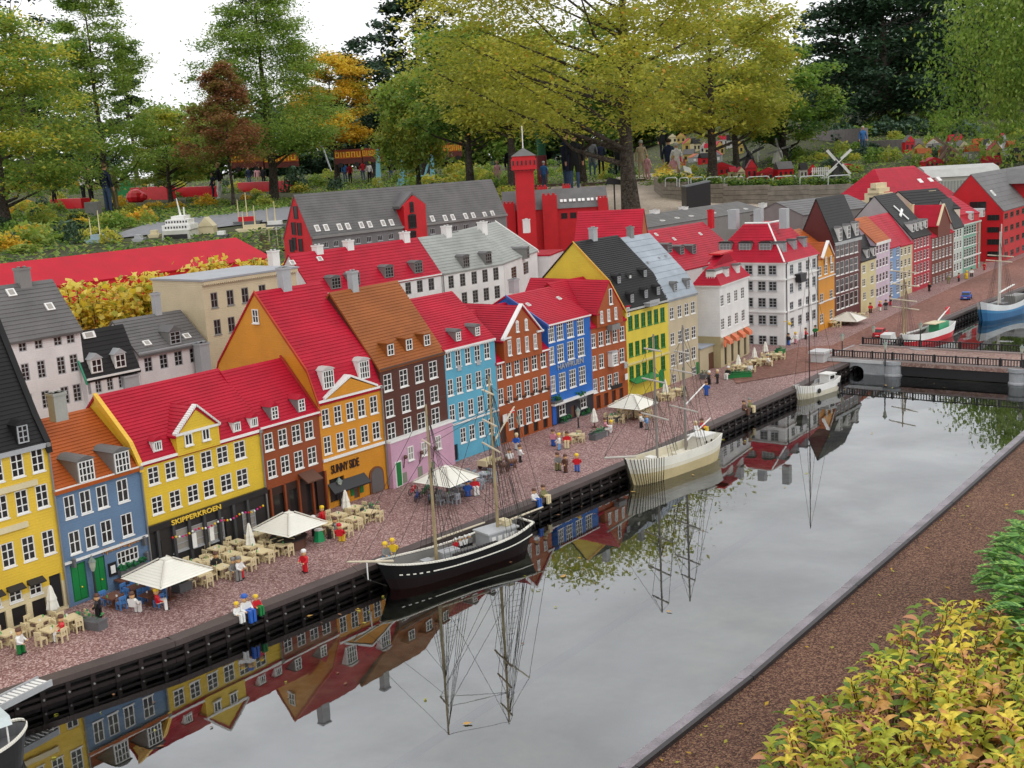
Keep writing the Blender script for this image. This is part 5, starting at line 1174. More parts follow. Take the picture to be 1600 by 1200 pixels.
for px, top, legs, hat, l, s in [(372, 'white', 'white', 'yellow', 'small brick child in white seated on the quay edge left of the sailor', .85), (385, 'white', 'blue', 'blue', 'brick sailor in white top and blue cap seated on the quay edge', 1.15), (402, 'red', 'green', 'yellow', 'small brick child in red seated right of the sailor', .85), (836, 'white', 'blue', 'brown', 'brick figure in white and blue sitting on the quay edge near the ship stern', 1), (850, 'olive', 'tan', 'brown', 'brick figure in olive sitting on the quay edge near the ship stern', 1),
         (1088, 'white', 'tan', 'tan', 'pale brick figure sitting on the quay above the cream boat stern', 1), (1098, 'red', 'yellow', 'brown', 'red brick figure sitting on the quay above the cream boat stern', 1), (1163, 'brown', 'brown', 'brown', 'brown brick figure sitting on the quay edge toward the bridge', 1), (1172, 'olive', 'tan', 'grey', 'olive brick figure sitting on the quay edge toward the bridge', 1)]:
    b = edge_pt(px); figure(0, 0, top, legs, hat, l, True, q + .05, base=b + Vector((0, 0, .006)) - Vector((math.sin(RYAW), -math.cos(RYAW), 0)) * .003, s=s)
# seated at the tables
for px, py, top, legs, hat, l in ((97, 985, 'red', 'white', 'brown', 'seated brick figure in red at the leftmost tan tables'), (208, 948, 'white', 'white', 'brown', 'seated brick figure in white among the blue chairs'), (246, 942, 'red', 'white', 'yellow', 'seated brick figure in red with yellow hair among the blue chairs'),
                                  (338, 884, 'black', 'black', 'brown', 'seated black-clad brick figure at the back of the tavern terrace'), (366, 893, 'grey', 'grey', 'grey', 'seated grey brick figure on the tavern terrace'), (524, 828, 'grey', 'black', 'brown', 'seated grey brick figure before the orange house'), (531, 838, 'red', 'yellow', 'red', 'seated red and yellow brick figure before the orange house'),
                                  (742, 762, 'red', 'white', 'red', 'seated brick figure in red under the pink house parasol'), (731, 768, 'blue', 'blue', 'blue', 'seated blue brick figure under the pink house parasol'), (946, 668, 'pink', 'white', 'brown', 'seated brick figure in pink beside the grey planter'), (955, 672, 'white', 'white', 'yellow', 'seated brick figure in white beside the grey planter'), (886, 690, 'red', 'tan', 'brown', 'seated brick figure in red at the lone tan table'),
                                  (1138, 585, 'black', 'white', 'white', 'seated black and white brick figure at the restaurant terrace'), (1172, 578, 'white', 'white', 'tan', 'seated white brick figure at the restaurant terrace'), (1200, 566, 'white', 'tan', 'grey', 'seated pale brick figure at the right restaurant tables')):
    figure(px, py, top, legs, hat, l, True, RYAW + random.uniform(-3, 3), z=.036)
# bicycles leaning together before the pink house
BK = {}
def bicycle(px, py, yaw, col, cname):
    p = at(px, py); t = thing('bicycle', '%s toy bicycle parked in the cluster before the pink house' % cname, 'bicycle', p, yaw, 'bicycles before the pink house'); r = .018
    def wheel():
        m = MB()
        for i in range(12):
            a, b = 2 * math.pi * i / 12, 2 * math.pi * (i + 1) / 12; m.tube((r * math.cos(a), 0, r + r * math.sin(a)), (r * math.cos(b), 0, r + r * math.sin(b)), .0022, None, 5)
        for i in range(4): a = math.pi * i / 4; m.tube((r * math.cos(a), 0, r + r * math.sin(a)), (-r * math.cos(a), 0, r - r * math.sin(a)), .0007, None, 4)
        return m.mesh('wheel', BLACK)
    if not BK: BK['w'] = wheel()
    for x in (-.026, .026): link('wheel', BK['w'], t, (x, 0, 0))
    MB().path([(-.026, 0, r), (-.008, 0, .042), (.020, 0, .046), (0, 0, r), (-.008, 0, .042)], .0022, 5).path([(.020, 0, .052), (.026, 0, r)], .0022, 5).path([(-.026, 0, r), (0, 0, r)], .0022, 5).build('frame', col, t)
    MB().box(-.015, -.002, -.003, .003, .046, .050).build('saddle', BLACK, t); MB().path([(.020, -.012, .055), (.020, .012, .055)], .0018, 5).build('handlebar', MGREY, t)
for px, py, yw, c, n_ in ((652, 782, .4, BLUEP, 'blue'), (662, 776, .2, GREEN, 'green'), (672, 784, .6, SKY, 'pale blue'), (668, 768, .3, plastic((.01, .28, .10), .4, key='bright_green'), 'bright green'), (682, 776, .5, BLACK, 'black'), (646, 772, .1, REDP, 'red')): bicycle(px, py, RYAW + yw, c, n_)
# cars
def car(px, py, yaw, col, label, van=False, s=1.0):
    p = at(px, py); t = thing('toy_van' if van else 'toy_car', label, 'van' if van else 'car', p, yaw); l, w = .105, .045
    if van: MB().prism([(-l, .02), (l, .02), (l, .05), (l * .75, .06), (l * .55, .10), (-l, .10)], 'y', -w, w).build('body', col, t)
    else:
        MB().prism([(-l, .02), (l, .02), (l, .042), (l * .92, .052), (-l * .95, .056), (-l, .05)], 'y', -w, w).build('body', col, t)
        MB().prism([(-l * .8, .055), (l * .5, .052), (l * .2, .086), (-l * .6, .088)], 'y', -w * .9, w * .9).build('cabin', col, t)
        MB().prism([(-l * .78, .058), (l * .44, .056), (l * .18, .082), (-l * .58, .083)], 'y', -w * .92, w * .92).build('side_window', glass, t)
        MB().prism([(l * .46, .057), (l * .49, .055), (l * .225, .084), (l * .2, .084)], 'y', -w * .8, w * .8).build('windscreen', glass, t)
        MB().prism([(-l * .81, .058), (-l * .77, .058), (-l * .6, .083), (-l * .64, .083)], 'y', -w * .8, w * .8).build('rear_window', glass, t)
    for x in (-l * .62, l * .62):
        for y in (-w, w): o = MB().lathe([(.019, -.007), (.019, .007)], 10).xf(Matrix.Rotation(math.pi / 2, 4, 'X')).build('wheel', BLACK, t, (x, y * .98, .019)); MB().lathe([(.009, -.0085), (.009, .0085)], 8).xf(Matrix.Rotation(math.pi / 2, 4, 'X')).build('rim', LGREY, o)
    for y in (-w * .7, w * .7): MB().box(l - .002, l + .003, y - .008, y + .008, .036, .046).build('headlight', WHITE, t); MB().box(-l - .003, -l + .002, y - .008, y + .008, .036, .046).build('tail_light', REDP, t)
    MB().box(-l - .003, -l + .0, -.015, .015, .028, .036).build('number_plate', WHITE, t); t.scale = (s, s, s); return t
car(1510, 468, RYAW + .15, BLUEP, 'blue toy car driving along the street past the quay end', s=1.0)
car(1388, 538, RYAW + .1, plastic((.6, .6, .58), .3, key='van_white'), 'white toy van parked at the far end of the bridge railing', True); car(1375, 527, RYAW + .1, REDP, 'red toy car parked behind the white van')

# ================================================================== boats
def lerp(a, b, t): return a + (b - a) * t
class Boat:
    # local: x from stern (0) to bow (Ln), y to port, z up from the water
    def __init__(s, name, label, stern, bow, beam, zmid, zbow, zstern, mats, cat='ship', deckz=None, full=.55, rail=None, band=None, sternw=.6):
        a, b = at(*stern, WATER), at(*bow, WATER); s.a = a; d = b - a; s.Ln = d.length; s.yaw = math.atan2(d.y, d.x); s.ex = d.normalized(); s.ey = Vector((-s.ex.y, s.ex.x, 0))
        s.o = thing(name, label, cat, a, s.yaw); s.beam = beam; s.zm, s.zbow, s.zst = zmid, zbow, zstern; s.sternw = sternw
        n = 22; m = MB(); rows = []; s.full = full
        lv = [(-.05, .55), (0.0, .86), (.45, .96), (.62, .97), (1.0, 1.0)]
        for i in range(n + 1):
            t = i / n; hb = s.hb(t); zt = s.sheer(t); r = []
            for sg in (1, -1):
                col = []
                for k, (f, w) in enumerate(lv):
                    z = f * zt if f > 0 else f; x = t * s.Ln
                    if t > .8: x -= (1 - max(0, f)) * (t - .8) / .2 * .07 * s.Ln
                    if t < .12: x += (1 - max(0, f)) * (.12 - t) / .12 * .05 * s.Ln
                    col.append((x, sg * hb * w, z))
                r.append(col)
            rows.append(r)
        K = len(lv)
        vs = [p for r in rows for c in r for p in c]; idx = lambda i, sd, k: (i * 2 + sd) * K + k
        fs = []; mi = []
        for i in range(n):
            for sd in (0, 1):
                for k in range(K - 1): fs.append((idx(i, sd, k), idx(i + 1, sd, k), idx(i + 1, sd, k + 1), idx(i, sd, k + 1))); mi.append({0: 2, 1: 1, 2: 3, 3: 0}[k])
        fs.append(tuple(idx(0, 0, k) for k in range(K)) + tuple(idx(0, 1, k) for k in reversed(range(K)))); mi.append(0)
        # inner bulwark and deck
        vi = len(vs); dz = deckz
        for i in range(n + 1):
            t = i / n; hb = max(.0, s.hb(t) - .006); zt = s.sheer(t); x = t * s.Ln * .985 + .004
            zd = dz + (zt - s.zm) * .7; f = zd / zt; xd = x - (1 - f) * max(0, t - .8) / .2 * .075 * s.Ln + (1 - f) * max(0, .12 - t) / .12 * .055 * s.Ln
            for sg in (1, -1): vs += [(x, sg * hb, zt), (xd, sg * hb * .93, zd)]
        j = lambda i, sd, k: vi + (i * 2 + sd) * 2 + k
        for i in range(n):
            for sd in (0, 1):
                fs.append((j(i, sd, 0), j(i + 1, sd, 0), j(i + 1, sd, 1), j(i, sd, 1))); mi.append(4)
                fs.append((idx(i, sd, K - 1), idx(i + 1, sd, K - 1), j(i + 1, sd, 0), j(i, sd, 0))); mi.append(0)
            fs.append((j(i, 0, 1), j(i + 1, 0, 1), j(i + 1, 1, 1), j(i, 1, 1))); mi.append(5)
        m.v, m.f, m.m = vs, fs, mi; s.hull = m.build('hull', mats, s.o)
        if rail:
            m = MB(); N2 = 60
            for sg in (1, -1):
                for i in range(N2):
                    t0, t1 = i / N2, (i + .86) / N2
                    p, q = [Vector((t * s.Ln, sg * s.hb(t), s.sheer(t) + .003)) for t in (t0, t1)]; w = Vector((0, .007, 0)); hgt = Vector((0, 0, .006))
                    m.add([p - w, q - w, q + w, p + w, p - w + hgt, q - w + hgt, q + w + hgt, p + w + hgt], [(0, 3, 2, 1), (4, 5, 6, 7), (0, 1, 5, 4), (1, 2, 6, 5), (2, 3, 7, 6), (3, 0, 4, 7)])
            for i in range(8):
                y0 = -s.hb(0) + 2 * s.hb(0) * i / 8; m.box(-.006, .006, y0, y0 + 1.7 * s.hb(0) / 8, s.sheer(0) + .0035, s.sheer(0) + .0095)
            m.build('rail', rail, s.o)
    def hb(s, t):
        w = s.beam / 2
        if t < .25: return w * lerp(s.sternw, 1, math.sin(t / .25 * math.pi / 2))
        if t < s.full: return w
        u = (t - s.full) / (1 - s.full); return max(.004, w * math.sqrt(max(0, 1 - u ** 2.1)))
    def sheer(s, t):
        if t < .5: u = 1 - t / .5; return s.zm + (s.zst - s.zm) * u * u
        u = (t - .5) / .5; return s.zm + (s.zbow - s.zm) * u * u
    def px(s, px, py, y=0.0):
        # place on the boat's lengthwise plane (offset y)
        org = s.a + s.ey * y; d = ray(px, py); t = (org - CP).dot(s.ey) / d.dot(s.ey); p = CP + d * t - s.a; return p.dot(s.ex), p.z - 0
    def spar(s, name, p, q, r, r2, mat, y=0.0, y2=None):
        (x0, z0), (x1, z1) = s.px(*p, y), s.px(*q, y if y2 is None else y2); z0 -= s.a.z; z1 -= s.a.z
        z0 += 0; o = MB().tube((x0, y, z0), (x1, y if y2 is None else y2, z1), r, r2, 8).build(name, mat, s.o); return Vector((x0, y, z0)), Vector((x1, y if y2 is None else y2, z1))
    def loc(s, px, py, z):
        p = at(px, py, WATER + z) - s.a; return p.dot(s.ex), p.dot(s.ey)
WOOD = plastic((.36, .28, .15), .5, var=.2, key='mast_wood'); SPAR = plastic((.56, .49, .36), .5, key='spar_wood'); ROPE = plastic((.05, .045, .04), .8, key='rope'); DECK = plastic((.30, .28, .25), .6, var=.2, key='grey_deck')
def fix_px(B):
    pass
def yard(B, name, c, half, ang, r, mat):
    # crosswise spar at c, swung by ang about the mast
    d = Vector((math.sin(ang), math.cos(ang), 0)) * half; o = MB().tube(c - d, c + d, r, r, 6).build(name, mat, B.o); return c - d, c + d
def rig(B, m, pairs, r=.0011):
    for p, q in pairs: m.tube(p, q, r, r, 4, 0, False)
def shrouds(B, m, top, x0, side, n=4, spread=.10, rungs=10, z0=None):
    hb = B.hb(min(1, max(0, x0 / B.Ln))); pts = []
    for i in range(n):
        x = x0 - spread / 2 + spread * i / (n - 1); b = Vector((x, side * hb, B.sheer(min(1, max(0, x / B.Ln))))); pts.append(b); m.tube(b, top, .0011, .0011, 4, 0, False)
    for k in range(1, rungs):
        f = k / (rungs + 3); a = pts[0].lerp(top, f); c = pts[-1].lerp(top, f); m.tube(a, c, .0008, .0008, 3, 0, False)
def zpx(B, x, y, py):
    # height at which a vertical over (x,y) on the boat meets the sight line row py
    w = B.a + B.ex * x + B.ey * y; lo, hi = -.2, 3.0
    for _ in range(40):
        mid = (lo + hi) / 2
        if proj(Vector((w.x, w.y, WATER + mid)))[1] > py: lo = mid
        else: hi = mid
    return lo
# --- the black two-master
S1 = Boat('sailing_ship', 'black two-masted sailing ship with white rail moored at the near quay', (823, 852), (592, 926), .205, .088, .135, .125, [plastic((.010, .010, .011), .5, spec=.12, key='black_hull'), plastic((.013, .007, .007), .5, spec=.12, key='black_red_bottom'), plastic((.10, .012, .010), .5, key='red_bottom'), plastic((.010, .010, .011), .5, spec=.12, key='black_hull'), MGREY, DECK], deckz=.05, rail=plastic((.78, .75, .66), .45, key='cream_rail'))
m = MB()
for sg in (1, -1):
    for i in range(46):
        t0, t1 = .02 + .93 * i / 46, .02 + .93 * (i + .9) / 46; f = .60
        if t0 > .7 and i % 2: continue
        p, q = [Vector((t * S1.Ln - (max(0, t - .8) / .2 * .07 * S1.Ln * (1 - f)), sg * (S1.hb(t) * .972 + .002), S1.sheer(t) * f)) for t in (t0, t1)]; h_ = Vector((0, 0, .005)); w = Vector((0, sg * .003, 0))
        m.add([p, q, q + h_, p + h_, p + w, q + w, q + w + h_, p + w + h_], [(0, 1, 2, 3), (4, 5, 6, 7), (0, 1, 5, 4), (1, 2, 6, 5), (2, 3, 7, 6), (3, 0, 4, 7)])
m.build('white_strake', plastic((.78, .75, .66), .45, key='cream_rail'), S1.o)
mast = []
for px, py, top, r in ((686, 882, 632, .0085), (755, 842, 588, .0085)):
    x, y = S1.loc(px, py, .05); z = zpx(S1, x, 0, top); MB().tube((x, 0, .04), (x, 0, z), r, r * .55, 8).build('mast', WOOD, S1.o); mast.append((x, z))
(xf, zf), (xm_, zm_) = mast
YANG = .30
ropes = MB()
ends = []
for zz, hf in ((zpx(S1, xm_, 0, 612), .075), (zpx(S1, xm_, 0, 660), .09), (zpx(S1, xm_, 0, 698), .115)): ends.append(yard(S1, 'yard', Vector((xm_ + .012, 0, zz)), hf, YANG, .0048, SPAR))
for zz, hf in ((zpx(S1, xf, 0, 690), .06),): ends.append(yard(S1, 'yard', Vector((xf + .012, 0, zz)), hf, YANG, .0042, SPAR))
g0, g1 = Vector((xm_ - .01, 0, zpx(S1, xm_, 0, 690))), Vector((xm_ - .16, -.02, zpx(S1, xm_, 0, 690) + .14)); MB().tube(g0, g1, .005, .004, 6).build('gaff', SPAR, S1.o)
b0, b1 = Vector((xm_ - .008, 0, .15)), Vector((xm_ - .30, -.01, .165)); MB().tube(b0, b1, .0055, .004, 6).build('boom', SPAR, S1.o)
c0, c1 = Vector((xf - .008, 0, .165)), Vector((xf - .30, -.01, .175)); MB().tube(c0, c1, .0055, .004, 6).build('boom', SPAR, S1.o)
bs0, bs1 = Vector((S1.Ln * .9, 0, S1.sheer(.92) + .004)), Vector((S1.Ln + .15, 0, S1.sheer(1) + .05)); MB().tube(bs0, bs1, .007, .004, 8).build('bowsprit', SPAR, S1.o)
ds = Vector((S1.Ln + .05, 0, S1.sheer(1) + .01)); MB().tube(ds + Vector((0, 0, .012)), ds - Vector((0, 0, .07)), .0035, .003, 6).build('dolphin_striker', WHITE, S1.o)
rig(S1, ropes, [(Vector((xf, 0, zf)), bs1), (Vector((xf, 0, zf * .75)), bs1.lerp(bs0, .3)), (Vector((xf, 0, zf * .6)), bs0), (Vector((xm_, 0, zm_)), Vector((xf, 0, .1))), (Vector((xm_, 0, zm_)), Vector((xf, 0, zf))), (Vector((xm_, 0, zm_ * .9)), Vector((.02, 0, .12))), (g1, Vector((xm_, 0, zm_ * .95))), (g1, b1), (b1, Vector((.03, .05, .12))), (bs1, ds - Vector((0, 0, .07))), (ds - Vector((0, 0, .07)), Vector((S1.Ln * .95, 0, .02))), (c1, Vector((xf, 0, zf * .7)))])
for a, c in ends: rig(S1, ropes, [(a, Vector((xm_, 0, a.z + .09))), (c, Vector((xm_, 0, c.z + .09))), (a, Vector((xm_ - .1, a.y * .8, .12))), (c, Vector((xm_ - .1, c.y * .8, .12)))])
for sd in (1, -1):
    shrouds(S1, ropes, Vector((xf, 0, zf * .66)), xf - .03, sd, 4, .10, 14); shrouds(S1, ropes, Vector((xm_, 0, zm_ * .7)), xm_ - .03, sd, 4, .10, 14)
    for k in range(4): rig(S1, ropes, [(Vector((xm_, 0, zm_ * .97)), Vector((xm_ - .07 - .03 * k, sd * .09, .11))), (Vector((xf, 0, zf * .97)), Vector((xf - .06 - .02 * k, sd * .09, .10)))])
ropes.build('rigging', ROPE, S1.o)
dh = MB().box(.10, .27, -.055, .055, .05, .13).build('deckhouse', LGREY, S1.o); MB().box(.09, .28, -.062, .062, .13, .138).build('deckhouse_roof', plastic((.42, .43, .44), .4, key='pale_roof'), dh); MB().box(.11, .15, -.03, .03, .138, .165).build('chest', CREAM, dh)
for i in range(4):
    for sg in (-1, 1): MB().box(.118 + .038 * i, .142 + .038 * i, sg * .056 - .001, sg * .056 + .001, .075, .115).build('window', WHITE, dh)
MB().box(xf - .02, xf - .12, -.03, .03, .05, .10).box(xf + .03, xf + .08, -.022, .022, .05, .085).build('hatch', LGREY, S1.o); MB().box(.32, .50, -.028, .028, .05, .075).build('hatch', plastic((.14, .135, .13), .5, key='dark_hatch'), S1.o)
m = MB(); 
for i in range(16): t = .30 + .30 * i / 16; m.box(t * S1.Ln - .006, t * S1.Ln + .006, S1.hb(t) * .8, S1.hb(t) * .93, .075, .108)
m.build('belaying_rack', BLACK, S1.o)
for k in range(4): figure(0, 0, ('red', 'white', 'white', 'grey')[k], 'black', 'white', ('red-clad', 'foremost white-clad', 'second white-clad', 'grey-clad')[k] + ' brick sailor standing on the deck of the black ship', base=S1.a + S1.ex * (xf - .15 - .028 * k) + S1.ey * (-.05) + Vector((0, 0, .05)), yaw=S1.yaw, s=.7, group='crew on the black ship')
u_ = S1.a + S1.ex * .02 + S1.ey * .0
# --- cream two-master
CRM = plastic((.62, .58, .46), .45, key='cream_hull'); TANH = plastic((.50, .41, .22), .5, key='tan_hull')
S2 = Boat('sailing_boat', 'cream-white two-masted boat with black striped tan bow', (1120, 712), (979, 762), .19, .13, .165, .15, [plastic((.70, .68, .60), .42, key='white_hull'), TANH, TANH, CRM, plastic((.6, .55, .42), .5, key='inner_hull'), CRM], deckz=.085, full=.45, sternw=.5)
m = MB()
for i in range(13):
    t = .985 - i * .022; z = S2.sheer(t) + .003
    for sg in (-1, 1):
        p = Vector((t * S2.Ln, sg * (S2.hb(t) + .0012), z)); q = Vector((t * S2.Ln - (max(0, t - .8) / .2 * .07 * S2.Ln), sg * (S2.hb(t) * .86 + .004), -.01)); m.tube(p, q, .0022, .0022, 5)
m.build('hull_stripe', plastic((.05, .045, .03), .5, key='stripe'), S2.o)
mast = []
for px, py, top in ((1023.5, 722, 522), (1063.5, 706, 508)):
    x, y = S2.loc(px, py, .085); z = zpx(S2, x, 0, top); MB().tube((x, 0, .07), (x, 0, z), .008, .005, 8).build('mast', plastic((.22, .20, .18), .5, key='grey_mast'), S2.o); mast.append((x, z))
(xf, zf), (xm_, zm_) = mast; ropes = MB(); GSP = plastic((.46, .43, .38), .5, key='grey_spar'); ends = []
for xx, pys in ((xf, ((546, .08), (594, .11), (650, .13))), (xm_, ((550, .07), (580, .12), (638, .13)))):
    for py, hf in pys: ends.append((xx,) + yard(S2, 'yard', Vector((xx + .012, 0, zpx(S2, xx, 0, py))), hf, .25, .005, GSP))
MB().tube((xm_ - .01, 0, .16), (xm_ - .25, 0, .25), .0055, .004, 6).build('boom', WHITE, S2.o); MB().tube((xm_ - .01, 0, .38), (xm_ - .20, 0, .47), .005, .004, 6).build('gaff', WHITE, S2.o)
bs1 = Vector((S2.Ln + .18, 0, S2.sheer(1) + .05)); MB().tube((S2.Ln * .9, 0, S2.sheer(1)), bs1, .007, .005, 8).build('bowsprit', GSP, S2.o)
rig(S2, ropes, [(Vector((xf, 0, zf)), bs1), (Vector((xf, 0, zf * .7)), bs1), (Vector((xm_, 0, zm_)), Vector((xf, 0, .15))), (Vector((xm_, 0, zm_)), Vector((0, 0, .15)))])
for xx, a, c in ends: rig(S2, ropes, [(a, Vector((xx, 0, a.z + .08))), (c, Vector((xx, 0, c.z + .08))), (a, Vector((xx - .1, a.y * .6, .15))), (c, Vector((xx - .1, c.y * .6, .15)))])
for sd in (1, -1): shrouds(S2, ropes, Vector((xf, 0, zf * .6)), xf - .03, sd, 3, .07, 5); shrouds(S2, ropes, Vector((xm_, 0, zm_ * .6)), xm_ - .03, sd, 3, .07, 5)
ropes.build('rigging', ROPE, S2.o)
cb = MB().box(.09, .22, -.05, .05, .085, .165).build('cabin', plastic((.66, .64, .58), .4, key='cabin_white'), S2.o); MB().box(.08, .23, -.056, .056, .165, .172).build('cabin_roof', plastic((.7, .69, .66), .4, key='cabin_roof'), cb)
for sg in (-1, 1): 
    for x in (.12, .17): MB().lathe([(.009, -.001), (.009, .001)], 8).xf(Matrix.Rotation(math.pi / 2, 4, 'X')).build('porthole', BLACK, cb, (x, sg * .051, .13))
MB().box(xf + .035, xf + .085, -.025, .025, .085, .135).build('hatch', WHITE, S2.o); MB().box(.30, .42, -.03, .03, .085, .105).build('hatch', CRM, S2.o)
# --- little white boat by the bridge
S3 = Boat('fishing_boat', 'small white fishing boat with single dark mast beside the bridge abutment', (1306, 606), (1241, 626), .15, .085, .115, .10, [WHITE, CRM, TANH, WHITE, LGREY, DECK], deckz=.06, full=.45)
x, y = S3.loc(1270, 607, .06); z = zpx(S3, x, 0, 402); MB().tube((x, 0, .05), (x, 0, z), .005, .003, 8).build('mast', plastic((.05, .03, .03), .5, key='dark_mast'), S3.o)
ropes = MB(); rig(S3, ropes, [(Vector((x, 0, z)), Vector((S3.Ln, 0, .12))), (Vector((x, 0, z)), Vector((0, 0, .1))), (Vector((x, 0, z * .8)), Vector((x - .03, .06, .09))), (Vector((x, 0, z * .8)), Vector((x - .03, -.06, .09)))]); ropes.build('rigging', ROPE, S3.o)
cb = MB().box(.07, .16, -.04, .04, .06, .13).build('wheelhouse', WHITE, S3.o); MB().box(.06, .17, -.046, .046, .13, .137).build('wheelhouse_roof', plastic((.7, .69, .66), .4, key='cabin_roof'), cb)
for sg in (-1, 1):
    MB().box(.085, .14, sg * .041 - .001, sg * .041 + .001, .095, .12).build('window', glass, cb)
    for t in (.12, .62): m = MB().lathe([(.016, -.006), (.020, 0), (.016, .006)], 8).xf(Matrix.Rotation(math.pi / 2, 4, 'X')).build('fender', BLACK, S3.o, (t * S3.Ln, sg * (S3.hb(t) + .006), .045))
m = MB()
for i in range(10):
    t = .985 - i * .03
    for sg in (-1, 1): m.tube((t * S3.Ln, sg * (S3.hb(t) + .001), S3.sheer(t)), (t * S3.Ln - max(0, t - .8) * .35 * S3.Ln, sg * (S3.hb(t) * .88 + .003), 0), .0016, .0016, 4)
m.build('hull_stripe', plastic((.30, .26, .16), .5, key='stripe2'), S3.o)
# --- red and green boat behind the bridge
S4 = Boat('sailing_boat', 'red and white sailing boat with green cabin and furled sails behind the bridge', (1484, 522), (1408, 545), .20, .10, .13, .13, [WHITE, REDP, REDP, WHITE, WHITE, DECK], deckz=.06, full=.5)
MB().box(.12, .32, -.05, .05, .06, .15).build('cabin', plastic((.05, .32, .16), .4, key='pale_green'), S4.o); MB().box(.2, .42, -.056, .056, .15, .157).build('cabin_roof', CREAM, S4.o)
for k, (px, top) in enumerate(((1428, 418), (1446, 440))):
    x, y = S4.loc(px, 535, .06); z = zpx(S4, x, 0, top); MB().tube((x, 0, .05), (x, 0, z), .007, .005, 8).build('mast', WOOD, S4.o)
    for f in (.95, .6): yard(S4, 'yard', Vector((x + .01, 0, z * f)), .16, .3, .006, SPAR)
    ropes = MB()
    for sd in (1, -1): shrouds(S4, ropes, Vector((x, 0, z * .9)), x - .03, sd, 3, .10, 3)
    ropes.build('rigging', plastic((.12, .07, .08), .8, key='rope_red'), S4.o)
MB().tube((.25, 0, .16), (.02, 0, .26), .008, .006, 6).build('boom', WHITE, S4.o); MB().box(.02, .09, -.003, .003, .2, .27).build('flag', REDP, S4.o)
# --- blue boat at the right edge
S5 = Boat('sailing_boat', 'blue two-masted boat moored at the far quay near the right edge', (1596, 486), (1530, 503), .24, .13, .20, .19, [plastic((.62, .64, .64), .4, key='white_rim'), plastic((.03, .13, .28), .4, key='sea_blue'), plastic((.03, .13, .28), .4, key='sea_blue'), plastic((.05, .20, .38), .4, key='mid_blue'), LGREY, DECK], deckz=.09, full=.5)
ropes = MB()
for px, top in ((1563, 362), (1574, 350)):
    x, y = S5.loc(px, 482, .09); z = zpx(S5, x, 0, top); MB().tube((x, 0, .08), (x, 0, z), .009, .006, 8).build('mast', plastic((.50, .47, .42), .5, key='pale_mast'), S5.o)
    yard(S5, 'yard', Vector((x + .01, 0, z * .66)), .17, .3, .006, SPAR)
    for sd in (1, -1): shrouds(S5, ropes, Vector((x, 0, z * .9)), x - .03, sd, 3, .10, 3)
    MB().tube((x, 0, .25), (x - .3, 0, .3), .007, .006, 6).build('boom', WHITE, S5.o)
ropes.build('rigging', ROPE, S5.o); MB().box(.06, .26, -.06, .06, .09, .19).build('deckhouse', MGREY, S5.o); MB().box(.36, .5, -.05, .05, .09, .14).build('hatch', DGREY, S5.o)
# --- boat in the bottom left corner
S6 = Boat('motor_boat', 'black-hulled boat with white rail and pale awning in the bottom left corner', (-150, 1252), (48, 1180), .20, .085, .12, .10, [BLACK, BLACK, BLACK, BLACK, DGREY, DGREY], deckz=.05, rail=plastic((.78, .75, .66), .45, key='cream_rail'))
m = MB(); m.prism([(-.07, .16), (.07, .16), (.05, .185), (-.05, .185)], 'x', S6.Ln * .2, S6.Ln * .84); m.build('awning_roof', plastic((.50, .56, .56), .4, key='pale_teal'), S6.o)
for t in (.3, .55, .8):
    for y in (-.06, .06): MB().tube((t * S6.Ln, y, .05), (t * S6.Ln, y, .16), .003).build('awning_post', WHITE, S6.o)
# white gangway rail on the quay at the left corner
a = at(0, 1105); b = at(50, 1080); t = thing('gangway', 'white slatted gangway lying on the quay above the corner boat', 'gangway', a, math.atan2((b - a).y, (b - a).x))
for i in range(16): MB().box(-.12 + i * .02, -.108 + i * .02, -.03, .04, .012, .018).build('slat', WHITE, t)
MB().box(-.13, .20, -.034, -.028, .0, .024).box(-.13, .20, .038, .044, .0, .024).build('side_rail', LGREY, t)
# leaves drifting on the water and on the quay
LEAF = MB().add([(-.02, 0, 0), (-.006, .011, .002), (.018, .004, .001), (.022, -.003, .004), (-.004, -.012, 0)], [(0, 1, 2, 3, 4)]).mesh('leaf', plastic((.42, .24, .06), .6, key='dead_leaf')); LEAF.materials[0].use_backface_culling = False
for px, py, where in ((484, 962, 'on the dark water below the quay, left of the black ship'), (922, 770, 'on the water near the cream boat bow'), (990, 768, 'beside the cream boat waterline'), (1083, 742, 'on the water beside the cream boat middle'), (1118, 716, 'off the stern of the cream boat'), (730, 1130, 'adrift in the lower middle of the canal'), (1045, 955, 'adrift mid-canal, right of centre'), (880, 900, 'adrift below the blue house reflection'), (1384, 602, 'at the foot of the bridge pier')):
    o = link('fallen_leaf', LEAF, None, at(px, py, WATER + .004), random.uniform(0, 6)); tag(o, 'fallen yellow-brown leaf floating ' + where, 'leaf', 'fallen leaves'); s_ = random.uniform(.6, 1.1); o.scale = (s_, s_, s_)

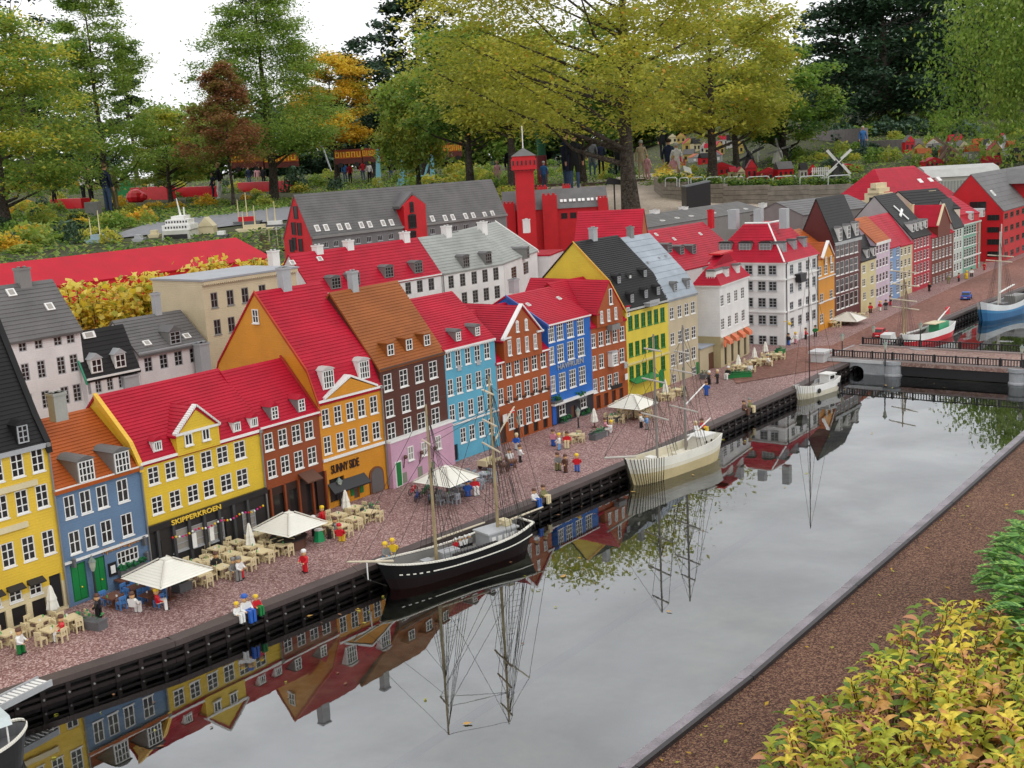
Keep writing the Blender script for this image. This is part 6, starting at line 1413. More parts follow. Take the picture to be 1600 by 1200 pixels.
# ================================================================== planting
def leafm(name, c, tr=.5, rough=.55):
    c = tuple(min(.8, q * 1.75) for q in c); m, t, b = nmat(name); out = t.nodes['Material Output']; b.inputs['Base Color'].default_value = (*c, 1); b.inputs['Roughness'].default_value = rough; b.inputs['Specular IOR Level'].default_value = .25
    tl = t.nodes.new('ShaderNodeBsdfTranslucent'); tl.inputs['Color'].default_value = (c[0] * 1.1, c[1] * 1.15, c[2] * .8, 1)
    n = t.nodes.new('ShaderNodeTexNoise'); n.inputs['Scale'].default_value = 3; tc = t.nodes.new('ShaderNodeTexCoord'); L(t, tc.outputs['Object'], n.inputs['Vector'])
    mp = t.nodes.new('ShaderNodeMapRange'); mp.inputs[1].default_value = .3; mp.inputs[2].default_value = .7; mp.inputs[3].default_value = .75; mp.inputs[4].default_value = 1.25; L(t, n.outputs[0], mp.inputs[0])
    mu = t.nodes.new('ShaderNodeVectorMath'); mu.operation = 'SCALE'; mu.inputs[0].default_value = c; L(t, mp.outputs[0], mu.inputs[3]); L(t, mu.outputs[0], b.inputs['Base Color'])
    mx_ = t.nodes.new('ShaderNodeMixShader'); mx_.inputs[0].default_value = tr; L(t, b.outputs[0], mx_.inputs[1]); L(t, tl.outputs[0], mx_.inputs[2]); L(t, mx_.outputs[0], out.inputs['Surface']); return m
PAL = {
 'olive': [leafm('leaf_olive', (.22, .22, .040)), leafm('leaf_olive_yellow', (.29, .27, .045)), leafm('leaf_olive_green', (.17, .19, .04)), leafm('leaf_rust', (.36, .20, .04))],
 'gold': [leafm('leaf_gold', (.36, .23, .025)), leafm('leaf_yellow', (.42, .31, .04)), leafm('leaf_gold_green', (.17, .17, .03)), leafm('leaf_orange', (.40, .15, .02))],
 'green': [leafm('leaf_green', (.095, .155, .030)), leafm('leaf_light_green', (.15, .20, .045)), leafm('leaf_deep_green', (.030, .065, .016)), leafm('leaf_yellow_green', (.19, .20, .04))],
 'dark': [leafm('needle_dark', (.022, .045, .022), .15), leafm('needle_blue', (.040, .070, .045), .15), leafm('needle_black', (.012, .024, .012), .1), leafm('needle_green', (.045, .075, .025), .15)],
 'red': [leafm('leaf_red', (.17, .075, .038)), leafm('leaf_red_brown', (.15, .090, .035)), leafm('leaf_red_green', (.12, .12, .03)), leafm('leaf_pink', (.21, .09, .06))],
 'yellow': [leafm('leaf_bright_yellow', (.36, .26, .03)), leafm('leaf_lemon', (.42, .35, .09)), leafm('leaf_amber', (.30, .15, .025)), leafm('leaf_lime', (.20, .20, .03))],
}
PAL['mix'] = [PAL['green'][1], PAL['olive'][1], PAL['green'][0], PAL['gold'][0]]
PAL['fresh'] = [PAL['green'][1], PAL['green'][0], PAL['green'][1], PAL['green'][3]]
PAL['lime'] = [PAL['green'][1], PAL['green'][3], PAL['olive'][1], PAL['green'][0]]
BARK = grain('bark', (.035, .026, .020), (.065, .050, .040), (.10, .085, .07), 26, .9, .9, .02, 2)
def leaves_mesh(name, pos, size, mats, midx, rng, up=.5, asp=.55, droop=0.0):
    n = len(pos); nr = rng.normal(size=(n, 3)); nr[:, 2] = np.abs(nr[:, 2]) + up * 2; nr /= np.linalg.norm(nr, axis=1)[:, None]
    d = rng.normal(size=(n, 3)); d[:, 2] -= droop * 2; d -= nr * (d * nr).sum(1)[:, None]; d /= np.linalg.norm(d, axis=1)[:, None] + 1e-9
    w = np.cross(nr, d); s = (size * rng.uniform(.6, 1.35, n))[:, None]
    v = np.empty((n, 4, 3)); v[:, 0] = pos - d * s * .5; v[:, 1] = pos + w * s * asp * .5 + d * s * .05 + nr * s * .05; v[:, 2] = pos + d * s * .5; v[:, 3] = pos - w * s * asp * .5 + d * s * .05 + nr * s * .05
    me = bpy.data.meshes.new(name); me.vertices.add(4 * n); me.vertices.foreach_set('co', v.reshape(-1)); me.loops.add(4 * n); me.loops.foreach_set('vertex_index', np.arange(4 * n, dtype=np.int32))
    me.polygons.add(n); me.polygons.foreach_set('loop_start', np.arange(0, 4 * n, 4, dtype=np.int32)); me.polygons.foreach_set('material_index', midx.astype(np.int32))
    for m in mats: me.materials.append(m)
    me.update(); me.validate(); return me
def crown_clumps(kind, H, R, lo, n, rng):
    out = []
    lob = rng.uniform(.72, 1.12, 9); ph = rng.uniform(0, 6.28)
    for i in range(n):
        f = rng.uniform(0, 1); a = rng.uniform(0, 2 * math.pi); k = lob[int(((a + ph) % 6.283) / 6.283 * 8.99)]
        if kind == 'ovoid': r = R * max(.05, (1 - f) ** .6) * (.7 + .3 * min(1, f * 6)); rc = R * (.10 + .10 * (1 - f)); q = rng.uniform(.2, 1) ** .55
        elif kind == 'cone': r = R * max(.05, (1 - f) ** .85); rc = R * (.13 + .12 * (1 - f)); q = rng.uniform(.25, 1) ** .6
        elif kind == 'broad': r = R * math.sqrt(max(.05, 1 - (f * .9) ** 2)) * (.55 + .45 * min(1, f * 4)); rc = R * .17; q = rng.uniform(.15, 1) ** .5
        else: r = R * math.sqrt(max(.04, 1 - (2 * f - .85) ** 2 / 1.35)); rc = R * .22; q = rng.uniform(.2, 1) ** .5
        out.append((r * q * k * math.cos(a), r * q * k * math.sin(a), lo + (H - lo) * f, rc * rng.uniform(.7, 1.25)))
    return out
def tree(name, label, px, Y, top, halfw, low, pal, kind='round', nc=40, per=150, size=.14, tr=None, flat=.45, up=.5, droop=0, group='park trees behind the model town', seed=0, lean=0, cat='tree', cp=None, split=None, offx=0, trunk_top=.95):
    rng = np.random.default_rng(seed + int(px) + 1017); b = at_y(px, 300, Y); x, z = b.x, terr(b.x, Y)
    def zz(py): return at_y(px, py, Y).z - z
    H = zz(top); lo = max(.3, zz(low)); R = halfw * Y / FPX
    t = thing(name, label, cat, (x, Y, z - .05), 0, group); tr = tr or max(.06, H * .018)
    cl = crown_clumps(kind, H, R, lo, nc, rng)
    if offx: cl = [(c[0] + offx * Y / FPX, *c[1:]) for c in cl]
    if cp: cl = [c for c in cl if cp(c, R, H, lo)]
    m = MB(); pts = [Vector((0, 0, -.1))]; nseg = 6; Ht = H * trunk_top if kind == 'cone' else H * .82
    for i in range(1, nseg + 1): pts.append(Vector((lean * i / nseg + rng.normal() * .03 * H / 6, rng.normal() * .03 * H / 6, Ht * i / nseg)))
    def rad(f): return tr * (1.0 - .82 * f) * (1.25 if f < .02 else 1)
    for i in range(nseg): m.tube(pts[i], pts[i + 1], rad(i / nseg), rad((i + 1) / nseg), 9, 0, False)
    for c in cl[:: max(1, len(cl) // 26)]:
        e = Vector(c[:3]); zf = max(lo * .55, min(Ht * .95, e.z - (.15 if kind == 'cone' else .45) * math.hypot(e.x, e.y))); f = zf / Ht; k = min(nseg - 1, int(f * nseg)); s0 = pts[k].lerp(pts[k + 1], f * nseg - k); mid = s0.lerp(e, .5) + Vector((rng.normal() * .05, rng.normal() * .05, -.02)) * R
        r_ = rad(f) * .42; m.tube(s0, mid, r_, r_ * .6, 6, 0, False).tube(mid, e, r_ * .6, r_ * .2, 5, 0, False)
    smooth(m.build('trunk', BARK, t))
    P = []; M = []
    for c in cl:
        k = int(per * rng.uniform(.6, 1.3)); g = rng.normal(size=(k, 3)) * np.array([c[3], c[3], c[3] * flat]) * .62
        if droop: g[:, 2] -= np.abs(rng.normal(size=k)) * c[3] * droop
        P.append(np.array(c[:3]) + g); main = rng.choice(3, p=[.5, .3, .2]); mi = np.where(rng.uniform(size=k) < .82, main, rng.choice(4, size=k, p=[.35, .3, .22, .13])); M.append(mi)
    P = np.concatenate(P); M = np.concatenate(M); me = leaves_mesh('crown', P, size, PAL[pal], M, rng, up, .55, droop); link('crown', me, t); return t
# the big ones in front of the trees
tree('broad_tree', 'large olive-yellow tree with dark trunk in front of the gravel plaza', 986, 28, -190, 285, 195, 'olive', 'broad', 245, 240, .105, .20, .34, .6, lean=-.05, seed=3, offx=-85, cp=lambda c, R, H, lo: not (c[0] > R * .25 and c[2] < lo + .75))
tree('broad_tree', 'golden-orange tree standing to the right of the large olive tree', 1113, 38, -60, 125, 195, 'olive', 'round', 110, 190, .15, .16, .4, .5, seed=5)
tree('broad_tree', 'yellow-leaved tree crowding the upper left corner', 5, 36, 20, 150, 295, 'mix', 'round', 150, 260, .125, .15, .35, .6, seed=2)
tree('feathery_tree', 'feathery bright green conical tree near the left side', 168, 43, -60, 118, 285, 'fresh', 'ovoid', 200, 240, .105, .12, .4, .5, seed=4)
tree('feathery_tree', 'tall pointed green tree in the left middle reaching the top edge', 427, 45, -70, 140, 238, 'fresh', 'ovoid', 360, 220, .105, .17, .4, .5, seed=6)
tree('broad_tree', 'low yellow-green layered tree left of the reddish one', 266, 48, 168, 62, 285, 'lime', 'round', 70, 240, .12, .10, .3, .7, seed=8)
tree('broad_tree', 'small reddish-brown autumn tree before the pointed green tree', 362, 41, 92, 78, 250, 'red', 'ovoid', 120, 230, .09, .06, .5, .5, seed=9)
tree('broad_tree', 'orange-yellow tree behind the fountain jet', 528, 55, 85, 66, 225, 'gold', 'round', 85, 240, .15, .14, .4, .5, seed=10)
tree('spruce', 'narrow dark spruce standing against the sky at left', 216, 78, 66, 36, 200, 'dark', 'cone', 46, 130, .32, .14, .4, .3, seed=11)
tree('pine', 'dark bushy pine in the centre left with pointed tip', 585, 62, 62, 66, 220, 'dark', 'round', 60, 150, .26, .2, .4, .5, seed=12)
tree('pine', 'tall dark pine behind the left edge of the large olive tree', 668, 58, -40, 75, 190, 'dark', 'round', 80, 150, .26, .2, .35, .5, seed=13)
tree('weeping_tree', 'pale green weeping tree hanging over the blue pylons', 655, 44, 105, 60, 236, 'lime', 'round', 65, 180, .17, .10, .5, .2, droop=1.1, seed=14)
tree('broad_tree', 'green tree with thick trunk left of the large olive tree', 735, 40, 40, 100, 215, 'green', 'round', 90, 180, .17, .16, .4, .5, seed=15)
tree('broad_tree', 'green tree whose trunk stands behind the red tower', 802, 37, 60, 100, 195, 'olive', 'round', 90, 180, .16, .17, .4, .5, seed=16)
tree('broad_tree', 'olive-green tree directly behind the large olive tree', 912, 44, 20, 110, 205, 'green', 'round', 90, 180, .18, .15, .4, .5, seed=17)
tree('broad_tree', 'green tree right of the golden-orange one', 1225, 48, 75, 78, 215, 'green', 'round', 80, 180, .18, .16, .4, .5, seed=18)
tree('broad_tree', 'dark-trunked green tree just behind the golden-orange tree', 1152, 45, 30, 90, 205, 'olive', 'round', 80, 180, .18, .14, .4, .5, seed=19)
tree('pine', 'very large dark pine on the slope at the right', 1378, 56, -80, 118, 170, 'dark', 'round', 170, 190, .24, .28, .3, .7, seed=20)
tree('pine', 'dark pine with leaning trunk between the large pine and the willow', 1455, 62, -60, 105, 180, 'dark', 'round', 140, 180, .26, .25, .3, .7, seed=21)
tree('pine', 'dark pine at the far right behind the willow', 1570, 66, -60, 120, 190, 'dark', 'round', 100, 150, .28, .25, .35, .6, seed=22)
tree('pine', 'smaller dark pine at the gap in the treeline right of centre', 1302, 74, 92, 48, 200, 'dark', 'round', 44, 140, .30, .2, .4, .5, seed=23)
tree('weeping_tree', 'willow with long hanging green branches at the top right', 1610, 33, -120, 150, 130, 'fresh', 'round', 150, 230, .12, .16, .6, .1, droop=2.2, seed=24)
tree('pine', 'dark pine in the top left corner behind the yellow tree', 52, 64, -60, 90, 190, 'dark', 'round', 80, 140, .28, .25, .3, .7, seed=25)
# trees closing the view behind
k = 0
for px, Y, top, hw, pal, kind, what in ((-60, 85, 120, 110, 'green', 'round', 'far green tree at the left edge of the wood'), (110, 92, 190, 90, 'dark', 'round', 'far dark tree between the yellow and feathery trees'), (290, 95, 168, 80, 'green', 'round', 'far low green tree under the open sky'), (345, 90, 185, 70, 'green', 'round', 'far green tree behind the reddish tree'), (455, 90, 170, 80, 'dark', 'round', 'far dark tree behind the pointed green tree'), (510, 95, 150, 80, 'green', 'round', 'far green tree behind the orange-yellow tree'),
                                    (620, 92, 150, 80, 'dark', 'round', 'far dark tree behind the pines'), (700, 90, 110, 90, 'dark', 'round', 'far dark tree left of the large olive tree'), (780, 85, 130, 90, 'green', 'round', 'far green tree above the red tower'), (860, 90, 120, 90, 'dark', 'round', 'far dark tree behind the large olive tree'), (950, 88, 110, 100, 'green', 'round', 'far green tree near the large dark trunk'), (1040, 90, 110, 100, 'dark', 'round', 'far dark tree right of the large trunk'), (1130, 88, 120, 90, 'green', 'round', 'far green tree behind the golden-orange tree'), (1200, 92, 130, 80, 'dark', 'round', 'far dark tree behind the right green tree'), (1255, 95, 140, 70, 'green', 'round', 'far green tree under the right sky gap'),
                                    (1340, 85, 100, 90, 'dark', 'round', 'far dark tree left behind the large pine'), (1420, 88, 60, 100, 'dark', 'round', 'far dark tree right behind the large pine'), (1510, 85, 60, 110, 'dark', 'round', 'far dark tree behind the willow'), (1620, 85, 60, 110, 'dark', 'round', 'far dark tree at the right edge of the wood')):
    k += 1; tree('woodland_tree', what, px, Y, top, hw, 305, pal, kind, 70, 150, .42, .25, .6, .4, seed=40 + k, group='trees of the far wood')
# round bushes and ground planting
def harbour(q): return (190 < q[0] < 470 and 378 - (q[0] - 190) * .10 > q[1] > 356 - (q[0] - 190) * .13) or (860 < q[0] < 1060 and 290 < q[1])
BU = {}
def bush_mesh(pal, seed):
    if (pal, seed) in BU: return BU[pal, seed]
    rng = np.random.default_rng(seed + 5); n = 420; d = rng.normal(size=(n, 3)); d /= np.linalg.norm(d, axis=1)[:, None]; d[:, 2] = np.abs(d[:, 2]) * 1.0 - .12
    lob = 1 + .22 * np.sin(d[:, 0] * 5 + seed) * np.cos(d[:, 1] * 4 + seed * 2); P = d * (lob * rng.uniform(.62, 1.05, n))[:, None]
    main = rng.choice(3); M = np.where(rng.uniform(size=n) < .5, main, rng.choice(4, size=n, p=[.4, .3, .2, .1])); BU[pal, seed] = leaves_mesh('foliage', P, .26, PAL[pal], M, rng, .4, .6); return BU[pal, seed]
CN = {'green': 'mid green', 'dark': 'dark green', 'lime': 'yellow-green', 'olive': 'olive', 'gold': 'golden', 'red': 'reddish', 'yellow': 'yellow'}
def bush(px, py, wpx, hpx, pal, where, group='shrubs of the park planting', Y=None):
    p = at_t(px, py) if Y is None else Vector((at_y(px, py, Y).x, Y, 0)); 
    if Y is not None: p.z = terr(p.x, Y)
    s = wpx / 2 * p.y / FPX; h = hpx * p.y / FPX / 1.0
    t = thing('shrub', CN[pal] + ' rounded shrub ' + where, 'shrub', (p.x, p.y, p.z - .02), random.uniform(0, 6), group)
    o = link('foliage', bush_mesh(pal, random.randrange(4)), t); o.scale = (s, s, h); return t
rb = random.Random(4)
NTH = ('first', 'second', 'third', 'fourth', 'fifth', 'sixth', 'seventh', 'eighth', 'ninth', 'tenth', 'eleventh', 'twelfth', 'thirteenth', 'fourteenth', 'fifteenth', 'sixteenth', 'seventeenth', 'eighteenth', 'nineteenth', 'twentieth', 'twenty-first', 'twenty-second', 'twenty-third', 'twenty-fourth')
def bush_field(x0, x1, f0_, f1_, n, pals, w, h, where):
    # f0_, f1_: lower and upper limit of the planting as sight rows at x0 and x1
    sp = []
    for i in range(n):
        u = rb.random(); v = rb.random(); px = x0 + (x1 - x0) * u; lo = f0_[0] + (f0_[1] - f0_[0]) * u; hi = f1_[0] + (f1_[1] - f1_[0]) * u; py = lo + (hi - lo) * v
        if harbour((px, py)): continue
        sc = 1 - .35 * v; sp.append((px, py, rb.uniform(*w) * sc, rb.uniform(*h) * sc, rb.choice(pals)))
    ct = {}
    for px, py, w_, h_, pal in sorted(sp): ct[pal] = ct.get(pal, 0) + 1; bush(px, py, w_, h_, pal, where + ', %s from left' % NTH[ct[pal] - 1])
bush_field(-20, 250, (400, 372), (330, 322), 62, ['green', 'dark', 'lime', 'olive', 'gold'], (26, 62), (16, 36), 'on the bank above the long red roof')
bush_field(-20, 470, (330, 325), (292, 290), 44, ['green', 'dark', 'lime', 'olive', 'gold'], (16, 44), (10, 24), 'among the visitors at the left')
bush_field(430, 790, (300, 296), (268, 262), 34, ['green', 'dark', 'lime', 'olive'], (18, 44), (12, 24), 'behind the long grey warehouse roof')
bush_field(700, 800, (305, 318), (272, 285), 14, ['lime', 'green', 'olive'], (34, 62), (22, 38), 'between warehouse and red tower')
bush_field(800, 990, (284, 284), (255, 258), 24, ['lime', 'green', 'dark', 'olive'], (18, 40), (14, 28), 'in the bed behind the plaza')
bush_field(1030, 1330, (288, 288), (250, 232), 24, ['green', 'lime', 'dark', 'olive'], (14, 34), (9, 20), 'among the tiny houses on the right bank')
bush_field(1290, 1620, (275, 270), (215, 205), 28, ['green', 'dark', 'lime', 'olive'], (18, 48), (12, 26), 'on the right slope below the pines')
bush_field(1280, 1620, (222, 215), (190, 180), 26, ['dark', 'green'], (40, 80), (20, 34), 'at the foot of the dark pines')
for px, py, w, h, pal in ((112, 372, 64, 34, 'dark'), (48, 385, 80, 40, 'lime'), (463, 300, 40, 46, 'dark'), (735, 285, 44, 30, 'lime'), (1228, 248, 30, 24, 'dark'), (1248, 248, 28, 22, 'green'), (1316, 242, 26, 24, 'lime'), (1366, 252, 36, 26, 'green'), (1392, 250, 32, 24, 'lime'), (1465, 248, 28, 22, 'green'), (1530, 246, 26, 22, 'lime'), (1598, 246, 40, 26, 'lime')):
    bush(px, py, w, h, pal, 'clipped nearly round, %s' % {112: 'low at the far left bank', 48: 'at the left edge', 463: 'beside the pointed green tree trunk', 735: 'behind the right end of the warehouse', 1228: 'left of the white mill', 1248: 'right of the white mill', 1316: 'above the black windmill', 1366: 'below the visitor in blue', 1392: 'right of the visitor in blue', 1465: 'amid the right-hand tiny village', 1530: 'at the right of the tiny village', 1598: 'at the right edge'}[px])
# low ground cover over the soil
def cover(name, polys, n, size, pal, seed):
    rng = np.random.default_rng(seed); P = []
    for x0, x1, y0, y1, k in polys:
        x = rng.uniform(x0, x1, k); y = rng.uniform(y0, y1, k); P.append(np.stack([x, y, [terr(a, b) + rng.uniform(.01, .10) for a, b in zip(x, y)]], 1))
    P = np.concatenate(P); P = P[[not harbour(proj(q)) for q in P]]; M = rng.choice(4, size=len(P), p=[.4, .25, .25, .1]); o = link(name, leaves_mesh(name, P, size, PAL[pal], M, rng, .7, .6)); tag(o, kind='stuff'); return o
cover('ground_cover', [(-24, -3, 19.6, 45, 24000), (-8, 6, 34, 60, 12000), (6.5, 26, 25, 50, 16000), (-35, 35, 50, 80, 9000)], 0, .12, 'green', 3)
# bright yellow shrubs between the back houses and the long red roof
def yellow_shrub(px, py, w, h, label, d=2.5):
    p = off(px, py, d); rng = np.random.default_rng(int(px)); t = thing('yellow_shrub', label, 'shrub', (p.x, p.y, 0), 0, 'yellow shrubs behind the houses'); S = p.y / FPX; H = p.z; R = w / 2 * S
    m = MB(); P = []; 
    for i in range(26):
        a = rng.uniform(0, 6.28); r = R * math.sqrt(rng.uniform(.02, 1)); e = Vector((r * math.cos(a), r * .5 * math.sin(a), H * rng.uniform(.72, 1.0))); b0_ = Vector((r * .35 * math.cos(a), r * .2 * math.sin(a), .02)); mid = b0_.lerp(e, .55) + Vector((rng.normal() * .03, rng.normal() * .03, 0)); m.tube(b0_, mid, .010, .007, 5, 0, False).tube(mid, e, .007, .002, 5, 0, False)
        P += [e + Vector((rng.normal() * .07, rng.normal() * .06, -abs(rng.normal()) * H * .22)) for _ in range(105)]
    m.build('stem', BARK, t); P = np.array([tuple(v) for v in P]); M = rng.choice(4, size=len(P), p=[.38, .38, .06, .18]); link('foliage', leaves_mesh('foliage', P, .046, PAL['yellow'], M, rng, .3, .75), t)
yellow_shrub(135, 432, 120, 0, 'bright yellow shrub left, behind the black-roofed white house'); yellow_shrub(215, 424, 110, 0, 'bright yellow shrub in the middle beside the beige block'); yellow_shrub(345, 398, 110, 0, 'bright yellow shrub right, showing over the beige block roof', 3.0); yellow_shrub(412, 402, 50, 0, 'small yellow shrub near the chimney of the long white block', 2.9)
bush(870, 352, 46, 26, 'lime', 'in front of the red town hall', Y=17.0)
bush(1165, 331, 60, 18, 'yellow', 'low before the plaza wall', Y=20.5)

# ================================================================== park features behind
PAVE = grain('plaza_gravel', (.34, .27, .22), (.44, .36, .30), (.52, .45, .39), 30, .9, .2, .004, .5)
def drape(name, pts, mat, dz=.01, kind='structure', n=14):
    # quad sheet laid on the ground between two sight rows
    (l0, l1), (u0_, u1_) = pts; bm = bmesh.new(); g = []
    for i in range(n + 1):
        row = []
        for j in range(7):
            a = (l0[0] + (l1[0] - l0[0]) * i / n, l0[1] + (l1[1] - l0[1]) * i / n); b = (u0_[0] + (u1_[0] - u0_[0]) * i / n, u0_[1] + (u1_[1] - u0_[1]) * i / n); q = at_t(a[0] + (b[0] - a[0]) * j / 6, a[1] + (b[1] - a[1]) * j / 6); row.append(bm.verts.new((q.x, q.y, terr(q.x, q.y) + dz)))
        g.append(row)
    for i in range(n):
        for j in range(6): bm.faces.new([g[i][j], g[i + 1][j], g[i + 1][j + 1], g[i][j + 1]])
    bmesh.ops.recalc_face_normals(bm, faces=bm.faces); me = bpy.data.meshes.new(name); bm.to_mesh(me); bm.free(); me.materials.append(mat); return tag(link(name, me), kind=kind)
drape('plaza_path', (((860, 345), (1240, 345)), ((850, 290), (1060, 268))), PAVE, .03)
drape('harbour_road', (((150, 378), (450, 345)), ((235, 350), (455, 322))), plastic((.20, .20, .215), .7, var=.2, key='asphalt'), .03)
drape('harbour_water', (((405, 398), (465, 392)), ((408, 356), (465, 350))), plastic((.05, .055, .04), .05, var=.1, key='murky_water'), .045)
# curved board-marked retaining wall with hoops and hedge
CONC = plastic((.24, .205, .17), .8, var=.25, key='board_concrete'); wallp = [(1052, 282), (1030, 290), (1022, 300), (1034, 310), (1070, 316), (1130, 320), (1200, 321), (1265, 320), (1330, 318), (1420, 316), (1520, 312), (1620, 306)]
RW = thing('retaining_wall', 'curved board-marked concrete planter wall at the right of the plaza', 'wall'); wp = [at_t(*p) for p in wallp]
for i in range(len(wp) - 1):
    a, c = wp[i], wp[i + 1]; zb = min(a.z, c.z) - .3
    for k in range(4):
        z0 = max(a.z, c.z) + .11 * k; d = (c - a).normalized(); nr = Vector((-d.y, d.x, 0)); m = MB(); obox(m, a, c, nr * .0 + nr * .006 * (k % 2), nr * .16, z0 + (.004 if k else -.5), z0 + .106); m.build('wall_board', CONC, RW)
WHT = plastic((.55, .57, .58), .35, key='hoop_steel', metal=.6)
ws = [(1046, 286 - 22), *[(x, 283) for x in range(1062, 1330, 46)]]
for i, (x0, x1) in enumerate(((1040, 1058), (1062, 1076), (1080, 1100), (1104, 1128), (1132, 1162), (1168, 1202), (1208, 1244), (1250, 1288), (1294, 1328), (1478, 1500), (1506, 1530))):
    Yw = at_t((x0 + x1) / 2, 318).y + .12; a = at_y(x0, 300, Yw); c = at_y(x1, 300, Yw); zt = terr(a.x, Yw) + .62; zb = terr(a.x, Yw) + .40
    t = thing('hoop_rail', 'low silver hoop rail on the plaza wall, %s from the left' % ORD[i], 'rail', (0, 0, 0), 0, 'hoop rails on the plaza wall'); r = .05
    MB().path([Vector((a.x, Yw, zb)), Vector((a.x, Yw, zt - r)), Vector((a.x + r * .3, Yw, zt - r * .3)), Vector((a.x + r, Yw, zt)), Vector((c.x - r, Yw, zt)), Vector((c.x - r * .3, Yw, zt - r * .3)), Vector((c.x, Yw, zt - r)), Vector((c.x, Yw, zb))], .014, 6).build('tube', WHT, t)
rng = np.random.default_rng(9); P = []
for i in range(3, len(wp) - 1):
    a, c = wp[i], wp[i + 1]
    for _ in range(900): q = a.lerp(c, rng.random()); P.append((q.x + rng.normal() * .04, q.y + .42 + rng.normal() * .10, max(a.z, c.z) + .40 + abs(rng.normal()) * .09))
P = np.array(P); hg = thing('low_hedge', 'low clipped green hedge along the top of the plaza wall', 'hedge'); link('foliage', leaves_mesh('foliage', P, .085, PAL['green'], rng.choice(4, size=len(P), p=[.4, .15, .4, .05]), rng, .5, .6), hg)
rng = np.random.default_rng(10); P = []
for i in range(0, 4):
    a, c = wp[i], wp[i + 1]
    for _ in range(350): q = a.lerp(c, rng.random()); P.append((q.x + .25 + rng.normal() * .12, q.y + .25 + rng.normal() * .12, max(a.z, c.z) + .46 + abs(rng.normal()) * .08))
P = np.array(P); hg = thing('yellow_bedding', 'yellow bedding plants at the rounded end of the plaza wall', 'flower bed'); link('foliage', leaves_mesh('foliage', P, .09, PAL['yellow'], rng.choice(4, size=len(P)), rng, .5, .6), hg)
# low brown edging of the bed behind the plaza
for i, (pa, pb) in enumerate((((912, 293), (1010, 284)), ((760, 300), (880, 292)))):
    a, c = at_t(*pa), at_t(*pb); d = (c - a).normalized(); nr = Vector((-d.y, d.x, 0)); m = MB(); obox(m, a, c, nr * 0, nr * .12, a.z - .3, a.z + .14); tag(m.build('bed_edging', plastic((.10, .065, .05), .8, var=.25, key='brown_edging')), 'low brown edging of the %s bed behind the plaza' % ('right', 'left')[i], 'edging')
# black box, spot light, info signs
p = at_t(1088, 330); t = thing('loudspeaker_box', 'black box with sloping grey top on the plaza in front of the wall', 'box', p, .1); k = p.y / FPX; w, h = 19 * k, 44 * k
MB().prism([(-w, 0), (w, 0), (w, h), (-w, h * .86)], 'y', -w * .8, w * .8).build('case', BLACK, t); MB().prism([(-w * 1.04, h * .862), (w * 1.04, h + .004), (w * 1.04, h + .03), (-w * 1.04, h * .862 + .026)], 'y', -w * .84, w * .84).build('lid', plastic((.16, .17, .19), .4, key='lid_grey'), t)
p = at_t(961, 330); k = p.y / FPX; t = thing('spot_light', 'black spotlight on a thin pole left of the large trunk', 'spotlight', p); MB().tube((0, 0, 0), (0, 0, 42 * k), .018, None, 6).build('pole', BLACK, t); MB().prism([(-.22, 42 * k), (.16, 42 * k - .03), (.18, 42 * k + .08), (-.12, 42 * k + .16)], 'y', -.1, .1).build('lamp_head', BLACK, t)
for px, py, h, l in ((1075, 292, 26, 'small white tilted information sign on the plaza bed'), (1278, 215, 10, 'small white information sign on the upper right slope')):
    p = at_t(px, py); k = p.y / FPX; t = thing('information_sign', l, 'sign', p); MB().tube((0, 0, 0), (0, 0, h * k), .02, None, 6).build('post', BLACK, t); o = MB().box(-.14, .14, -.01, .01, -.12, .12).build('panel', WHITE, t, (0, 0, h * k)); o.rotation_euler = (-.7, .3, .4)
# red and green striped marker pole
p = at_t(848, 288); k = p.y / FPX; t = thing('striped_pole', 'red pole with green top standing behind the red tower', 'pole', p); MB().tube((0, 0, 0), (0, 0, 44 * k), 8 * k, None, 10).build('lower_section', plastic((.20, .02, .03), .5, key='dull_red'), t); MB().tube((0, 0, 44 * k), (0, 0, 80 * k), 6.5 * k, None, 10).build('upper_section', plastic((.02, .14, .07), .5, key='dull_green'), t)
# light blue pylons
PYL = plastic((.18, .42, .50), .4, key='pylon_blue')
for px, py, top, l, br in ((592, 292, 235, 'tall light blue pylon, leftmost of three', 0), (629, 292, 249, 'light blue pylon with forked foot, middle of three', 1), (676, 286, 243, 'light blue pylon with side arm, rightmost of three', 2)):
    p = at_t(px, py); k = p.y / FPX; h = (py - top) * k; t = thing('blue_pylon', l, 'pylon', p, 0, 'light blue pylons'); MB().prism([(-4.5 * k, 0), (4.5 * k, 0), (4.2 * k, h), (0, h)], 'y', -.08, .08).build('mast', PYL, t)
    if br == 1: MB().tube((0, 0, h * .8), (9 * k, 0, 0), .04).tube((0, 0, h * .6), (-8 * k, 0, 0), .04).build('brace', PYL, t)
    if br == 2: MB().tube((-2 * k, 0, h * .9), (-14 * k, 0, .1), .05).box(-26 * k, 0, -.05, .05, h * .25, h * .3).build('arm', PYL, t)
